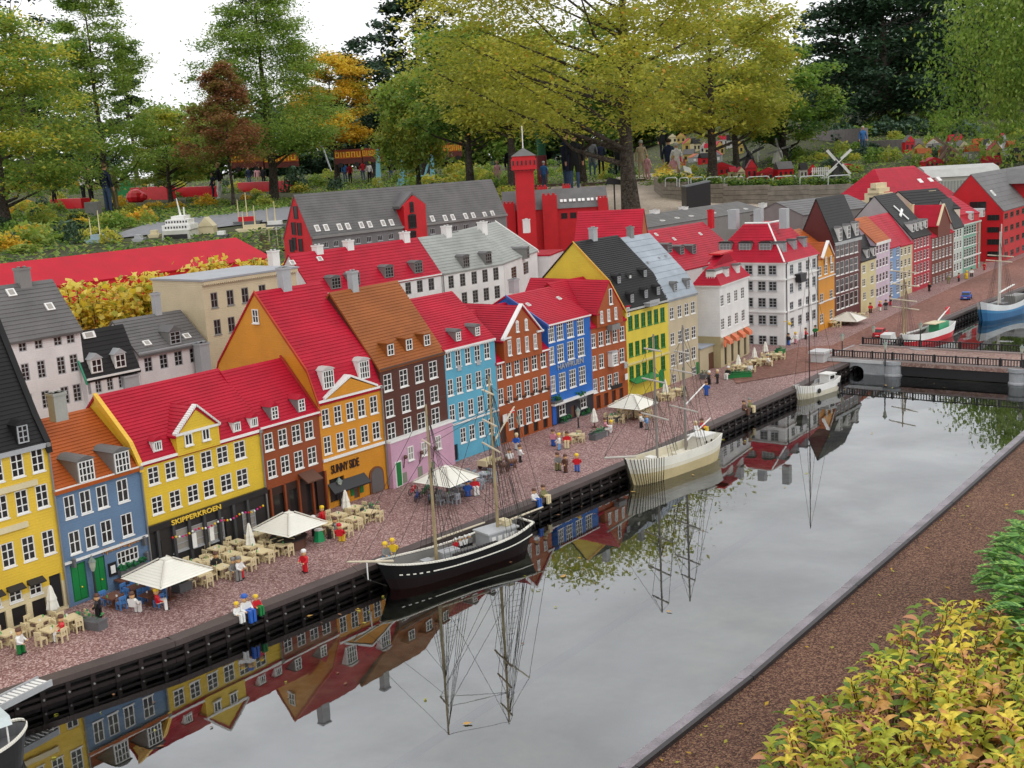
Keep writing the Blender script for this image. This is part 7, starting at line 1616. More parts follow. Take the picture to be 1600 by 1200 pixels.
# toy train wagons with yellow block signs
ORB = plastic((.40, .085, .012), .5, key='wagon_orange'); YLB = plastic((.70, .42, .02), .5, key='wagon_yellow'); rr = random.Random(3)
for i, (x0, x1, y, Y) in enumerate(((362, 412, 252, 52), (414, 465, 252, 52), (524, 566, 246, 54), (567, 598, 243, 54), (655, 688, 237, 56), (690, 722, 235, 56))):
    a, c = at_y(x0, y + 12, Y), at_y(x1, y + 12, Y); t = thing('train_wagon', 'red-orange toy train wagon with yellow block pattern, %s from the left' % ORD[i], 'train wagon', (a.x, Y, a.z - .1), math.atan2(c.z - a.z, 1) * 0, 'toy train wagons under the trees'); w = c.x - a.x; h = 20 * Y / FPX
    MB().box(0, w, 0, .5, .12, .12 + h * .42).build('chassis', plastic((.10, .02, .015), .6, key='dull_chassis'), t); MB().box(0, w, -.01, .5, .12 + h * .42, .12 + h).build('body', ORB, t); MB().box(-.02, w + .02, -.04, .54, .12 + h, .12 + h + .05).build('roof', plastic((.2, .03, .02), .5, key='dull_red2'), t)
    m = MB(); n = 5
    for q in range(n):
        xx = w * (q + .12) / n; ww = w * .7 / n; z0, z1 = .12 + h * .50, .12 + h * .9; e = ww * .22
        m.box(xx, xx + e, -.03, -.011, z0, z1).box(xx + ww - e, xx + ww, -.03, -.011, z0, z1)
        if q % 3 != 1: m.box(xx + e, xx + ww - e, -.03, -.011, z1 - e, z1)
        if q % 2 == 0: m.box(xx + e, xx + ww - e, -.03, -.011, z0, z0 + e)
    m.build('sign_block', YLB, t)
    for q in (.2, .8):
        for yy in (.0, .5): MB().lathe([(.11, -.03), (.11, .03)], 10).xf(Matrix.Rotation(math.pi / 2, 4, 'X')).build('wheel', BLACK, t, (w * q, yy, .08))
# fountain jet
a = at_y(480, 232, 50); pts = [at_y(x, y, 50) for x, y in ((483, 240), (486, 228), (492, 221), (499, 222), (506, 234), (512, 252), (518, 268))]
tag(MB().path(pts, .035, 6).build('water_jet', plastic((.5, .52, .54), .15, key='jet_water')), 'thin arching white water jet before the orange-yellow tree', 'fountain')
# long red brick walls, green sculpture and white pillar at the left
for x0, x1, yb, h, l in ((205, 262, 312, 18, 'low red brick wall left of the visitors'), (262, 330, 308, 14, 'low red brick wall behind the walking visitor'), (372, 455, 300, 14, 'low red brick wall right of the walking visitor'), (80, 128, 326, 14, 'low red brick wall at the far left among shrubs')):
    a, c = at_t(x0, yb), at_t(x1, yb); d = (c - a).normalized(); nr = Vector((-d.y, d.x, 0)); m = MB(); k = a.y / FPX; obox(m, a, c, nr * 0, nr * .4, min(a.z, c.z) - .3, max(a.z, c.z) + h * k); tag(m.build('red_wall', REDP), l, 'wall', 'low red brick walls')
p = at_t(201, 306); k = p.y / FPX; t = thing('green_sculpture', 'bright green brick sculpture with a spike among the left shrubs', 'sculpture', p); MB().box(-24 * k, 24 * k, -.3, .3, 0, 13 * k).box(-8 * k, 8 * k, -.25, .25, 13 * k, 20 * k).build('base', GREEN, t); MB().lathe([(5 * k, 20 * k), (1.5 * k, 36 * k)], 6).build('spike', GREEN, t)
p = at_t(213, 316); k = p.y / FPX; t = thing('red_sculpture', 'rounded red brick sculpture before the green one', 'sculpture', p); MB().ball((0, 0, 8 * k), (15 * k, 10 * k, 12 * k), 0, 10, 6).build('body', REDP, t); MB().ball((14 * k, -6 * k, 8 * k), (6 * k, 5 * k, 6 * k), 0, 8, 5).build('head', REDP, t)
p = at_t(236, 298); k = p.y / FPX; t = thing('white_tower', 'small white toy tower among the left shrubs', 'tower', p); MB().box(-4 * k, 4 * k, -.1, .1, 0, 20 * k).build('shaft', WHITE, t); MB().lathe([(4.6 * k, 20 * k), (.5 * k, 25 * k)], 4).build('roof', WHITE, t)
p = at_t(147, 338); k = p.y / FPX; tag(MB().box(-10 * k, 10 * k, -.2, .2, 0, 22 * k).build('litter_bin', MGREY, None, p), 'square grey litter bin before the visitors at left', 'bin')
# harbour: ferry and small craft
p = at_t(277, 374); k = p.y / FPX; t = thing('toy_ferry', 'white toy ferry with dark bow opening on the harbour behind the long red roof', 'ferry', p)
MB().prism([(-22 * k, 0), (22 * k, 0), (20 * k, 14 * k), (-20 * k, 14 * k)], 'y', -.1, .8).build('hull', plastic((.5, .5, .44), .4, key='ferry_white'), t); MB().box(-18 * k, 18 * k, -.12, -.10, 1 * k, 8 * k).build('bow_opening', BLACK, t)
MB().box(-22 * k, 22 * k, .0, .75, 14 * k, 22 * k).box(-18 * k, 18 * k,   .1, .65, 22 * k, 30 * k).box(-10 * k, 10 * k, .2, .8, 30 * k, 35 * k).build('superstructure', WHITE, t)
for z in (17, 25):
    for i in range(8): MB().box((-17 + 4.4 * i) * k, (-15 + 4.4 * i) * k, -.01 if z < 20 else .09, .0 if z < 20 else .1, z * k, (z + 3) * k).build('window', BLACK, t)
MB().tube((0, .5, 35 * k), (-4 * k, .5, 62 * k), .03, .01).tube((6 * k, .5, 35 * k), (6 * k, .5, 48 * k), .02).build('mast', WHITE, t)
for i, (px, py, w, hc, c, l) in enumerate(((322, 366, 24, 26, CREAM, 'tan gabled boathouse model beside the ferry'), (345, 372, 20, 8, DGREY, 'small dark boat right of the boathouse model'), (386, 352, 44, 10, REDP, 'red-roofed harbour craft below the warehouse gable'), (398, 362, 60, 8, CREAM, 'low pale harbour boat beside the warehouse'), (430, 356, 40, 8, DGREY, 'dark barge at the warehouse quay'), (215, 378, 18, 8, LGREY, 'white toy boat left of the ferry'), (155, 380, 46, 10, plastic((.3, .4, .45), .4, key='pale_blue_boat'), 'pale blue-grey toy boat on the harbour edge'), (240, 372, 18, 9, CREAM, 'small pale toy cart left of the ferry'), (355, 385, 14, 6, WHITE, 'small white toy boat before the harbour'))):
    p = at_t(px, py); k = p.y / FPX; t = thing('harbour_model' if i else 'boathouse_model', l, 'model boat' if i else 'model house', p, .05)
    if i == 0: MB().box(-w / 2 * k, w / 2 * k, 0, .5, 0, 12 * k).prism([(-w / 2 * k, 12 * k), (w / 2 * k, 12 * k), (0, hc * k)], 'y', -.02, .52).build('body', c, t)
    else:
        MB().prism([(-w * .4 * k, 0), (w * .4 * k, 0), (w * .5 * k, hc * .6 * k), (-w * .5 * k, hc * .6 * k)], 'y', 0, .35).build('hull', c if c is not REDP else DGREY, t); MB().box(-w * .3 * k, w * .25 * k, .06, .29, hc * .6 * k, hc * 1.3 * k).build('cabin', c if c is not DGREY else WHITE, t)
        if w > 30: MB().tube((0, .15, hc * k), (0, .15, hc * 5 * k), .02, .01).tube((-w * .3 * k, .15, hc * k), (-w * .3 * k, .15, hc * 4 * k), .018, .01).build('mast', TANC, t)
# tiny villages on the right
rv = random.Random(11); VC = [('white', plastic((.6, .58, .54), .5, key='tiny_white')), ('red', REDP), ('cream', CREAM), ('yellow', plastic((.5, .36, .10), .5, key='tiny_yellow')), ('grey', LGREY)]
VR = [('red', R_RED), ('grey', R_GRY), ('orange', R_ORG), ('black', R_BLK)]
def tiny(px, py, w, h, wc, rc, where, group):
    p = at_t(px, py); k = p.y / FPX; t = thing('model_house', '%s model house, %s roof, %s' % (wc[0], rc[0], where), 'model house', p, rv.uniform(-.4, .4), group); a, b = w / 2 * k, h * k
    MB().box(-a, a, 0, a * 1.2, -.1, b * .6).build('wall', wc[1], t); 
    if rv.random() < .5: MB().prism([(-a * 1.08, b * .6), (a * 1.08, b * .6), (0, b)], 'y', -.03, a * 1.25).build('roof', rc[1], t); MB().prism([(-a, b * .6), (a, b * .6), (0, b * .96)], 'y', -.036, -.031).build('gable', wc[1], t)
    else: MB().prism([(-.04, b * .6), (a * 1.25, b * .6), (a * .6, b)], 'x', -a * 1.04, a * 1.04).build('roof', rc[1], t)
    n = max(2, int(w / 7))
    for i in range(n): MB().box(-a + 2 * a * (i + .28) / n, -a + 2 * a * (i + .72) / n, -.012, -.001, b * .2, b * .45).build('window', BLACK if wc[0] != 'grey' else WHITE, t)
used_l = {}
def village(spots, where, group):
    for i, (px, py, w, h) in enumerate(spots): wc, rc = rv.choice(VC), rv.choice(VR); tiny(px, py, w, h, wc, rc, where + ', %s from left' % (ORD + ('fifteenth', 'sixteenth', 'seventeenth', 'eighteenth', 'nineteenth', 'twentieth'))[i], group)
village([(1078 + i * 11 + rv.uniform(-3, 3), 236 + rv.uniform(-8, 8), rv.uniform(12, 18), rv.uniform(16, 26)) for i in range(8)], 'left of the golden tree trunk', 'model village by the golden tree')
village([(1062 + i * 14, 258 + rv.uniform(-5, 5), rv.uniform(14, 22), rv.uniform(14, 20)) for i in range(5)], 'lower row behind the golden tree', 'model village by the golden tree')
village([(1422 + i * 12.2 + rv.uniform(-3, 3), 238 + (i % 3) * 7, rv.uniform(16, 24), rv.uniform(20, 30)) for i in range(15)], 'right slope village', 'model village on the right slope')
village([(1012 + i * 13, 224 + rv.uniform(-3, 3), 14, 16) for i in range(5)], 'half hidden behind the large trunk', 'model village behind the large trunk')
for px, py, w, h, wc, rc, l in ((1146, 281, 12, 20, VC[2], VR[0], 'with pointed gable on the plaza wall bed'), (1158, 281, 14, 20, VC[2], VR[0], 'beside the pointed cream gable'), (1175, 282, 16, 32, VC[1], VR[0], 'like a square tower on the plaza wall bed'), (1200, 282, 34, 20, VC[1], VR[0], 'long and low right of the red tower house'), (1228, 281, 26, 28, VC[1], VR[1], 'with white windows on the plaza wall bed'), (1256, 281, 12, 26, VC[0], VR[3], 'tall and slim left of the black windmill'), (1270, 281, 14, 24, VC[1], VR[0], 'behind the white fence'), (1325, 272, 40, 16, VC[1], VR[0], 'low behind the black windmill'), (1128, 275, 40, 22, VC[1], VR[1], 'under a grey roof behind the golden tree trunk'), (1460, 262, 30, 16, VC[1], VR[0], 'as a plain block before the right village'), (1550, 262, 26, 18, VC[1], VR[0], 'at the right before the village')):
    tiny(px, py, w, h, wc, rc, l, 'model houses on the right bank')
def windmill(px, py, h, body, sails, label, n=4, ang=.7, solid=True):
    p = at_t(px, py); k = p.y / FPX; t = thing('windmill_model', label, 'windmill', p, 0, 'model windmills'); H = h * k
    if solid: MB().lathe([(H * .30, 0), (H * .18, H * .55), (H * .15, H * .6), (H * .02, H * .78)], 8).build('tower', body, t)
    else: MB().tube((0, 0, 0), (0, 0, H * .62), .05, .03).build('tower', body, t)
    for i in range(n):
        a = ang + 2 * math.pi * i / n; d = Vector((math.cos(a), 0, math.sin(a))); o = Vector((0, -H * .2, H * .62)); q = Vector((-d.z, 0, d.x)) * H * .05; m = MB().tube(o, o + d * H * .55, H * .018, H * .012, 5)
        if solid: m.add([o + d * H * .12, o + d * H * .55, o + d * H * .55 + q * 1.5, o + d * H * .12 + q * 1.5], [(0, 1, 2, 3)])
        m.build('sail', sails, t)
    MB().ball((0, -H * .2, H * .62), H * .035).build('hub', sails, t)
windmill(1308, 284, 48, BLACK, WHITE, 'black windmill model with crossed white sails behind the plaza wall')
windmill(1170, 270, 44, BLACK, BLACK, 'dark windmill model right of the golden tree trunk', ang=.4)
windmill(1216, 256, 34, plastic((.5, .48, .42), .5, key='mill_white'), MGREY, 'squat white windmill model on the right bank', ang=.2)
windmill(1186, 254, 50, WHITE, WHITE, 'slim white wind turbine model on the right bank', 3, 1.9, False)
windmill(1478, 258, 46, plastic((.12, .06, .05), .5, key='mill_brown'), plastic((.30, .2, .15), .5, key='mill_sail'), 'brown windmill model before the right village', ang=.9)
p = at_t(1283, 284); k = p.y / FPX; t = thing('white_fence', 'white picket fence model left of the black windmill', 'fence', p)
for i in range(9): MB().box((-14 + i * 3) * k, (-12.4 + i * 3) * k, -.02, .02, 0, 22 * k).build('picket', WHITE, t)
MB().box(-15 * k, 14 * k, -.01, .01, 5 * k, 6.5 * k).box(-15 * k, 14 * k, -.01, .01, 16 * k, 17.5 * k).build('rail', WHITE, t)
a = at_y(1450, 262, 25); c = at_y(1560, 258, 25); t = thing('station_hall', 'long white arched station roof behind the red hipped hall', 'station', (a.x, 25, terr(a.x, 25))); w = c.x - a.x; zz_ = at_y(1500, 262, 25).z - terr(a.x, 25)
MB().box(0, w, 0, .8, 0, zz_ * .8).build('wall', plastic((.45, .44, .38), .5, key='station_wall'), t); MB().prism([(-.05, zz_ * .8), (.85, zz_ * .8), (.7, zz_ * .98), (.4, zz_ * 1.06), (.1, zz_ * .98)], 'x', -.05, w + .05).build('roof', plastic((.42, .42, .40), .6, key='station_roof'), t)
for i in range(22): MB().box(w * (i + .2) / 22, w * (i + .75) / 22, -.012, -.001, zz_ * .25, zz_ * .7).build('window', plastic((.25, .26, .24), .3, key='station_glass'), t)
# grey retaining wall on the right slope
for i, (pa, pb, h) in enumerate((((1270, 218), (1345, 226), 20), ((1350, 232), (1430, 236), 18))):
    a, c = at_t(*pa), at_t(*pb); d = (c - a).normalized(); nr = Vector((-d.y, d.x, 0)); m = MB(); k = a.y / FPX; obox(m, a, c, nr * 0, nr * .3, min(a.z, c.z) - .4, max(a.z, c.z) + h * k * .6); tag(m.build('slope_wall', plastic((.22, .19, .19), .8, var=.2, key='slope_wall')), '%s grey-brown wall on the right slope below the pines' % ('upper', 'lower')[i], 'wall')

DEADL = plastic((.16, .075, .03), .7, key='dead_leaf2')
# leaf litter blown over the gravel path, the paving and the water
rng = np.random.default_rng(77); P = []
for _ in range(260):
    f = rng.random(); i = int(rng.integers(1, len(PP) - 2)); a = PP[i].lerp(PP[i + 1], f); d = (PP[i + 1] - PP[i]).normalized(); nr = Vector((d.y, -d.x, 0)); q = a + nr * (.05 + 1.3 * rng.random() ** 1.6); P.append((q.x, q.y, .004))
for _ in range(90):
    i = int(rng.integers(1, len(QP) - 5)); a = QP[i].lerp(QP[i + 1], rng.random()); d = (QP[i + 1] - QP[i]).normalized(); q = a + Vector((d.y, -d.x, 0)) * (.08 + 1.0 * rng.random() ** 2); P.append((q.x, q.y, WATER + .003))
P = np.array(P); o = link('leaf_litter', leaves_mesh('leaf_litter', P, .020, [PAL['gold'][0], DEADL, PAL['olive'][1], DEADL], rng.choice(4, size=len(P)), rng, 3.0, .6)); tag(o, kind='stuff')

# ================================================================== visitors
def ball_mesh(bm, c, r, n=10, k=8):
    bmesh.ops.create_uvsphere(bm, u_segments=n, v_segments=k, radius=1, matrix=Matrix.Translation(c) @ Matrix.Diagonal((*r, 1)))
VISIT = {}
def cloth(c): return plastic(c, .8, var=.15, spec=.15, key='cloth')
CL = {'navy': cloth((.02, .025, .05)), 'black': cloth((.014, .014, .016)), 'grey': cloth((.12, .12, .13)), 'white': cloth((.66, .64, .62)), 'jeans': cloth((.05, .08, .15)), 'beige': cloth((.42, .33, .22)), 'pink': cloth((.55, .28, .30)), 'blue': cloth((.04, .13, .32)), 'red': cloth((.4, .02, .03)), 'khaki': cloth((.28, .22, .13)), 'brown': cloth((.10, .06, .04))}
SKINR = cloth((.50, .27, .18)); HAIR = {'grey': cloth((.42, .40, .37)), 'dark': cloth((.03, .02, .015)), 'blond': cloth((.42, .30, .14)), 'brown': cloth((.10, .055, .03))}
def person_mesh(step, coat, arm):
    # one skinned body 1.75 m tall facing -y
    k = ('b', step, coat, arm)
    if k in VISIT: return VISIT[k]
    J = [((0, 0, .95), .13), ((0, -.005, 1.12), .125), ((0, 0, 1.32), .15), ((0, .01, 1.45), .085), ((0, 0, 1.53), .055), ((0, -.01, 1.60), .085), ((0, -.01, 1.68), .095), ((0, 0, 1.74), .055)]
    E = [(0, 1), (1, 2), (2, 3), (3, 4), (4, 5), (5, 6), (6, 7)]
    for s in (-1, 1):
        f = step * s; i = len(J)
        J += [((s * .09, 0, .86), .095), ((s * .10, -.10 * f - .01, .48), .066), ((s * .10, .12 * f if f < 0 else -.02 - .05 * f, .09), .043), ((s * .105, (.12 * f if f < 0 else -.02 - .05 * f) - .13, .035), .036)]
        E += [(0, i), (i, i + 1), (i + 1, i + 2), (i + 2, i + 3)]
        i = len(J); el = (s * .25, .02 + .06 * f, 1.13); ha = (s * .26, -.08 + .12 * f, .88) if not arm else (s * .10, -.24, 1.16)
        J += [((s * .17, 0, 1.41), .070), (el, .052), (ha, .038), ((ha[0] * .99, ha[1] - .02, ha[2] - .09) if not arm else (ha[0] * .6, ha[1] - .06, ha[2] + .02), .036)]
        E += [(2, i), (i, i + 1), (i + 1, i + 2), (i + 2, i + 3)]
    me = bpy.data.meshes.new('body'); me.from_pydata([j[0] for j in J], E, []); o = bpy.data.objects.new('tmp', me); COL.objects.link(o)
    md = o.modifiers.new('skin', 'SKIN'); 
    for v, j in zip(me.skin_vertices[0].data, J): v.radius = (j[1], j[1] * .92)
    me.skin_vertices[0].data[0].use_root = True
    o.modifiers.new('sub', 'SUBSURF').levels = 1
    dg = bpy.context.evaluated_depsgraph_get(); r = bpy.data.meshes.new_from_object(o.evaluated_get(dg)); bpy.data.objects.remove(o)
    mi = []
    hem = .62 if coat else .93
    for p in r.polygons:
        c = p.center
        if c.z > 1.515: q = 3
        elif c.z < .085: q = 4
        elif abs(c.x) > .19 and c.z < .93 and not arm or (arm and c.y < -.235): q = 3
        elif c.z > hem or (abs(c.x) > .17 and c.z > .8): q = 1
        else: q = 0
        mi.append(q)
    r.polygons.foreach_set('use_smooth', [True] * len(mi)); VISIT[k] = (r, mi); return VISIT[k]
def visitor(px, foot, head, top, legs, hair, label, yaw=0, step=0.0, coat=False, arm=False):
    p = at_t(px, foot); h = (foot - head) * (p - CP).length / FPX; sc = max(.55, min(1.08, h / 1.75)); r, mi = person_mesh(step, coat, arm); r = r.copy()
    for m in (CL[legs], CL[top], CL[top], SKINR, CL['black']): r.materials.append(m)
    r.polygons.foreach_set('material_index', mi); t = thing('person', label, 'person', p, yaw, 'park visitors'); t.scale = (sc, sc, sc); link('body', r, t)
    bm = bmesh.new(); ball_mesh(bm, (0, .018, 1.685), (.103, .105, .098)); 
    for v in bm.verts:
        if v.co.y < -.05 and v.co.z < 1.72: v.co.y = max(v.co.y, -.05 + (1.72 - v.co.z) * .8)
        if v.co.z < 1.62: v.co.z = 1.62
    me = bpy.data.meshes.new('hair'); bm.to_mesh(me); bm.free(); me.materials.append(HAIR[hair]); me.polygons.foreach_set('use_smooth', [True] * len(me.polygons)); link('hair', me, t)
    m = MB(); m.ball((0, -.108, 1.625), (.014, .02, .02), 0, 6, 4); m.build('nose', SKINR, t)
    m = MB()
    for x in (-.035, .035): m.ball((x, -.098, 1.66), (.012, .008, .008), 0, 6, 4)
    m.build('eye', CL['black'], t); return t
for a in ((2, 322, 272, 'blue', 'jeans', 'dark', 'visitor in pale blue cut by the left edge', 1.2), (87, 326, 290, 'black', 'black', 'grey', 'grey-haired child-sized visitor in black among the left shrubs', .6), (132, 318, 266, 'white', 'black', 'dark', 'visitor in white shirt at the left bin', 1.5, 0, False, True), (144, 320, 266, 'black', 'black', 'dark', 'visitor in black waistcoat beside the white shirt at left', 1.3, 0, True), (171, 334, 262, 'navy', 'jeans', 'brown', 'tall visitor in navy jacket and jeans at left', 2.6, 0, False), (182, 330, 268, 'khaki', 'khaki', 'grey', 'visitor in khaki just behind the navy jacket at left', 2.4),
          (345, 314, 258, 'black', 'white', 'blond', 'walking visitor in black top and white trousers', -1.2, 1.0), (335, 313, 272, 'navy', 'navy', 'dark', 'smaller dark visitor beside the walking one', -1.0, .6), (390, 292, 264, 'navy', 'jeans', 'dark', 'visitor in navy at the flower bed left of the pointed tree', .4), (404, 292, 268, 'pink', 'beige', 'blond', 'visitor in pink by the pointed tree trunk', .2), (413, 292, 268, 'black', 'black', 'dark', 'visitor in black by the pointed tree trunk', -.3),
          (540, 286, 256, 'blue', 'jeans', 'grey', 'visitor in blue at the fountain terrace', .3), (548, 288, 264, 'red', 'black', 'dark', 'visitor in red at the fountain terrace', -.4), (568, 284, 252, 'red', 'jeans', 'grey', 'visitor in red left of the tall blue pylon', .1), (578, 286, 258, 'white', 'black', 'dark', 'visitor in white left of the tall blue pylon', .3), (612, 284, 254, 'black', 'jeans', 'grey', 'visitor in black between the blue pylons', .2),
          (886, 299, 208, 'navy', 'jeans', 'dark', 'visitor in navy jacket with yellow badge standing on the plaza', 2.0, 0, True, True), (899, 300, 212, 'black', 'jeans', 'brown', 'visitor in black jacket on the plaza, back turned', 3.0, .2, True), (801, 300, 228, 'black', 'jeans', 'dark', 'visitor in black half hidden by the red tower', 2.7), (851, 296, 268, 'blue', 'jeans', 'grey', 'white-haired visitor in blue sitting low by the bed', 2.8), (778, 292, 262, 'pink', 'beige', 'blond', 'blond visitor seen over the shrubs by the tower', .4),
          (926, 276, 218, 'grey', 'jeans', 'grey', 'grey-haired visitor in grey jacket among the crowd', 3.0, 0, True), (940, 275, 222, 'navy', 'black', 'dark', 'visitor in navy right of the grey jacket', 2.8), (910, 274, 224, 'brown', 'black', 'brown', 'visitor in brown left of the grey jacket', 3.3), (966, 276, 220, 'black', 'black', 'dark', 'visitor in black coat left of the large trunk', 2.6, 0, True), (1003, 280, 222, 'beige', 'beige', 'grey', 'visitor in beige coat right of the large trunk', 2.9, 0, True), (1012, 284, 246, 'pink', 'pink', 'blond', 'child in pink right of the large trunk', 2.5), (1036, 250, 198, 'black', 'black', 'dark', 'visitor in black on the higher path behind the trunk', .2),
          (1046, 284, 220, 'navy', 'khaki', 'dark', 'visitor in navy jacket and khaki trousers on the plaza', 2.8, .3, True), (1058, 286, 226, 'white', 'khaki', 'grey', 'visitor in white jacket beside the navy one', 3.0, 0, True), (1053, 290, 248, 'pink', 'white', 'blond', 'child in pink in front of the white jacket', 2.9), (1348, 240, 202, 'blue', 'jeans', 'grey', 'visitor in blue shirt on the right slope', .1)):
    visitor(*a)

# ================================================================== near planting, lower right
BIGL = [leafm('spirea_lime', (.26, .27, .03), .3), leafm('spirea_yellow', (.41, .33, .045), .3), leafm('spirea_green', (.09, .14, .025), .3), leafm('spirea_orange', (.33, .18, .055), .3), leafm('spirea_pink', (.36, .18, .10), .3)]
DRYF = plastic((.17, .06, .035), .9, key='dry_flower'); STEM = plastic((.12, .06, .03), .7, key='stem_brown')
def big_leaf(mat):
    pr = [(0, 0), (.22, .16), (.5, .21), (.78, .13), (1, 0)]; v = [(x, y, .10 * math.sin(x * 3.1) - .25 * x * x - abs(y) * -.5) for x, y in pr] + [(x, -y, .10 * math.sin(x * 3.1) - .25 * x * x + abs(y) * .5) for x, y in pr[1:-1]] + [(x, 0, .10 * math.sin(x * 3.1) - .25 * x * x) for x in (.22, .5, .78)]
    # outline 0-4, mirrored 5-7, midrib 8-10
    f = [(0, 8, 1), (1, 8, 9, 2), (2, 9, 10, 3), (3, 10, 4), (0, 5, 8), (5, 6, 9, 8), (6, 7, 10, 9), (7, 4, 10)]
    me = bpy.data.meshes.new('leaf'); me.from_pydata(v, [], f); me.materials.append(mat); me.update(); me.polygons.foreach_set('use_smooth', [True] * len(me.polygons)); return me
LM = [big_leaf(m) for m in BIGL]
def leafy_shrub(name, label, top_px, seed, pick, nsp, zc, smooth_leaf=.05):
    # top_px: sight positions of the crown's top surface; the shrub stands on the ground below them
    rng = np.random.default_rng(seed); spots = []
    (x0, y0), (x1, y1) = top_px[0], top_px[1]
    b = at((x0 + x1) / 2, (y0 + y1) / 2 + 120, 0)
    t = thing(name, label, 'shrub', b); return t, rng, b
def sprig_points(poly, n, rng, zf):
    out = []; xs = [p[0] for p in poly]; ys = [p[1] for p in poly]
    def inside(x, y):
        c = False
        for i in range(len(poly)):
            (xa, ya), (xb, yb) = poly[i], poly[i - 1]
            if (ya > y) != (yb > y) and x < (xb - xa) * (y - ya) / (yb - ya) + xa: c = not c
        return c
    while len(out) < n:
        x, y = rng.uniform(min(xs), max(xs)), rng.uniform(min(ys), max(ys))
        if inside(x, y): out.append((x, y))
    return out
spoly = [(1195, 1180), (1225, 1110), (1300, 1085), (1330, 1050), (1405, 980), (1440, 945), (1560, 940), (1600, 985), (1700, 1010), (1720, 1330), (1180, 1330)]
rng = np.random.default_rng(21); SPT = thing('spirea_shrub', 'yellow-green spirea shrub with orange and pink leaves in the lower right corner', 'shrub', at(1450, 1300, 0)); base = SPT.location.copy()
bpy.context.view_layer.update(); inv = Matrix.Translation(-base)
sp = sprig_points(spoly, 340, rng, 0); parts = []; bulk = MB(); stems = MB(); flowers = MB(); rest = []
for i, (x, y) in enumerate(sp):
    dep = rng.uniform(0, 1); z = .30 + .10 * rng.random() - .10 * max(0, (1120 - y) / 180) - (.12 if x < 1320 and y > 1060 else 0) * rng.random()
    c = at(x, y, z) - base; root = Vector((c.x * .75 + rng.normal() * .03, c.y * .75 + .1 + rng.normal() * .03, 0)); mid = root.lerp(c, .6) + Vector((rng.normal() * .02, rng.normal() * .02, .02)); stems.tube(root, mid, .004, .003, 5, 0, False).tube(mid, c, .003, .0015, 5, 0, False)
    ty = rng.choice(5, p=[.41, .36, .11, .07, .05]); nl = int(rng.integers(9, 15)); ax = (c - mid).normalized()
    for k in range(nl):
        f = k / nl; a = k * 2.4 + rng.uniform(-.3, .3); tilt = .25 + .75 * f; d = Vector((math.cos(a) * math.cos(.5 - tilt * .9 + .5), math.sin(a) * math.cos(.5 - tilt * .9 + .5), math.sin(.95 - tilt)))
        pos = c + Vector((0, 0, -.085 * f)); s = rng.uniform(.036, .060) * (.65 + .5 * f); parts.append((pos, d, s, ty if rng.random() < .75 else rng.choice(5), y + 40 * (1 - f)))
    if rng.random() < .16:
        for k in range(26): flowers.ball(tuple(c + Vector((rng.normal() * .018, rng.normal() * .018, .012 + rng.uniform(0, .010)))), .0036, 0, 5, 3)
stems.build('stem', STEM, SPT); tag(flowers.build('dry_flower_heads', DRYF, SPT), kind='stuff')
def leaf_matrix(pos, d, s):
    q = d.normalized().to_track_quat('X', 'Z'); return Matrix.Translation(pos) @ q.to_matrix().to_4x4() @ Matrix.Rotation(rng.uniform(-.5, .5), 4, 'X') @ Matrix.Diagonal((s, s, s, 1))
inview = [p for p in parts if 0 < proj(base + p[0])[0] < 1610 and proj(base + p[0])[1] < 1215]
inview.sort(key=lambda p: -(p[0].z + p[2] * 2)); top = inview[:300]; ids = {id(p) for p in top}; bv = {i: MB() for i in range(5)}
for p in parts:
    M = leaf_matrix(p[0], p[1], p[2])
    if id(p) in ids: o = link('leaf', LM[p[3]], SPT); o.matrix_local = M
    else: bv[0].add([M @ v.co for v in LM[0].vertices], [tuple(f.vertices) for f in LM[0].polygons], int(p[3]))
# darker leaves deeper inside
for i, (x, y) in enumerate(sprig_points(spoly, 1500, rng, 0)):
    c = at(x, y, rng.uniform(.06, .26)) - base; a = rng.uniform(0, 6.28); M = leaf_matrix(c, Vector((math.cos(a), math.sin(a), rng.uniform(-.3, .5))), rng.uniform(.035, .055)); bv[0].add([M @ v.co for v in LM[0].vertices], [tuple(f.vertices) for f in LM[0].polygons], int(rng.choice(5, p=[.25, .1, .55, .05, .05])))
o = bv[0].build('inner_leaves', BIGL, SPT); o['kind'] = 'stuff'
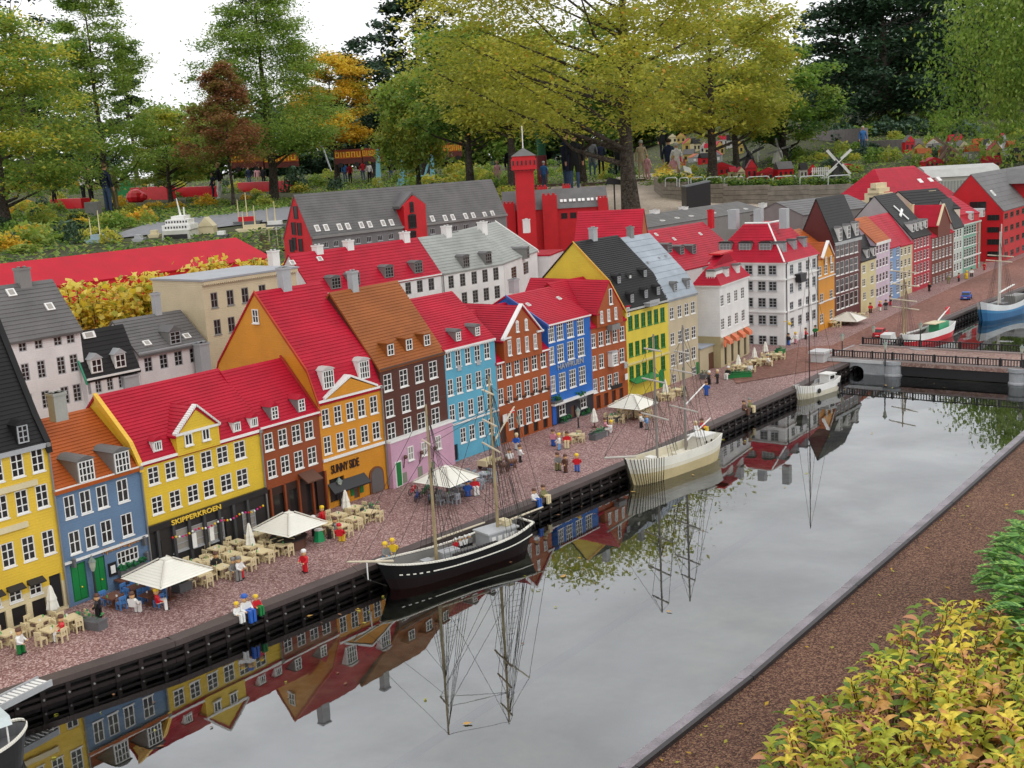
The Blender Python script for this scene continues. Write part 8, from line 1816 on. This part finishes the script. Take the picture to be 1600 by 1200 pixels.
# green juniper at the right edge and leafy green shrub beneath it
JM = [leafm('juniper_green', (.07, .17, .03), .2), leafm('juniper_light', (.16, .27, .05), .2), leafm('juniper_deep', (.035, .09, .022), .2)]
jp = [(1530, 905), (1540, 860), (1565, 815), (1600, 790), (1680, 780), (1700, 990), (1610, 985), (1560, 940)]
rng = np.random.default_rng(33); JT = thing('juniper_shrub', 'feathery bright green juniper at the right edge above the spirea', 'shrub', at(1640, 1010, 0)); base = JT.location.copy(); NF = 240; fm = MB(); big = []
for i, (x, y) in enumerate(sprig_points(jp, NF, rng, 0)):
    z = rng.uniform(.12, .34) ; c = at(x, y, z) - base; out_ = Vector((c.x, c.y, .12)).normalized(); out_ = (out_ * .6 + Vector((-.5, .2, .25)) + Vector((rng.normal(), rng.normal(), rng.normal() * .6)) * .4).normalized(); ln = rng.uniform(.10, .17); m = MB(); side = out_.cross(Vector((0, 0, 1))).normalized(); N_ = 15
    for k in range(N_):
        f = k / N_; p = out_ * ln * f + Vector((0, 0, -.05 * f * f)); 
        for sg in (-1, 1):
            e = (out_ * .75 + side * sg * .75).normalized() * (.040 * (1 - f * .75)); w = Vector((0, 0, 1)).cross(e).normalized() * .0035; m.add([p - w, p + e * .5 - w * 1.6 + Vector((0, 0, .002)), p + e, p + e * .5 + w * 1.6 + Vector((0, 0, .002)), p + w], [(0, 1, 2, 3, 4)], int(rng.choice(3, p=[.5, .3, .2])))
    m.tube((0, 0, 0), out_ * ln + Vector((0, 0, -.05)), .002, .001, 4, 2, False); me = m.mesh('frond', JM); o = link('frond', me, JT, c - out_ * ln * .6)
gp = [(1560, 985), (1620, 975), (1700, 990), (1700, 1060), (1600, 1050)]
GT = thing('green_shrub', 'small-leaved green shrub between juniper and spirea at the right edge', 'shrub', at(1640, 1080, 0)); base = GT.location.copy(); P = np.array([tuple(at(x, y, rng.uniform(.1, .30)) - base) for x, y in sprig_points(gp, 700, rng, 0)])
link('foliage', leaves_mesh('foliage', P, .038, [BIGL[2], PAL['green'][1], PAL['green'][0], BIGL[0]], rng.choice(4, size=len(P)), rng, .6, .6), GT)
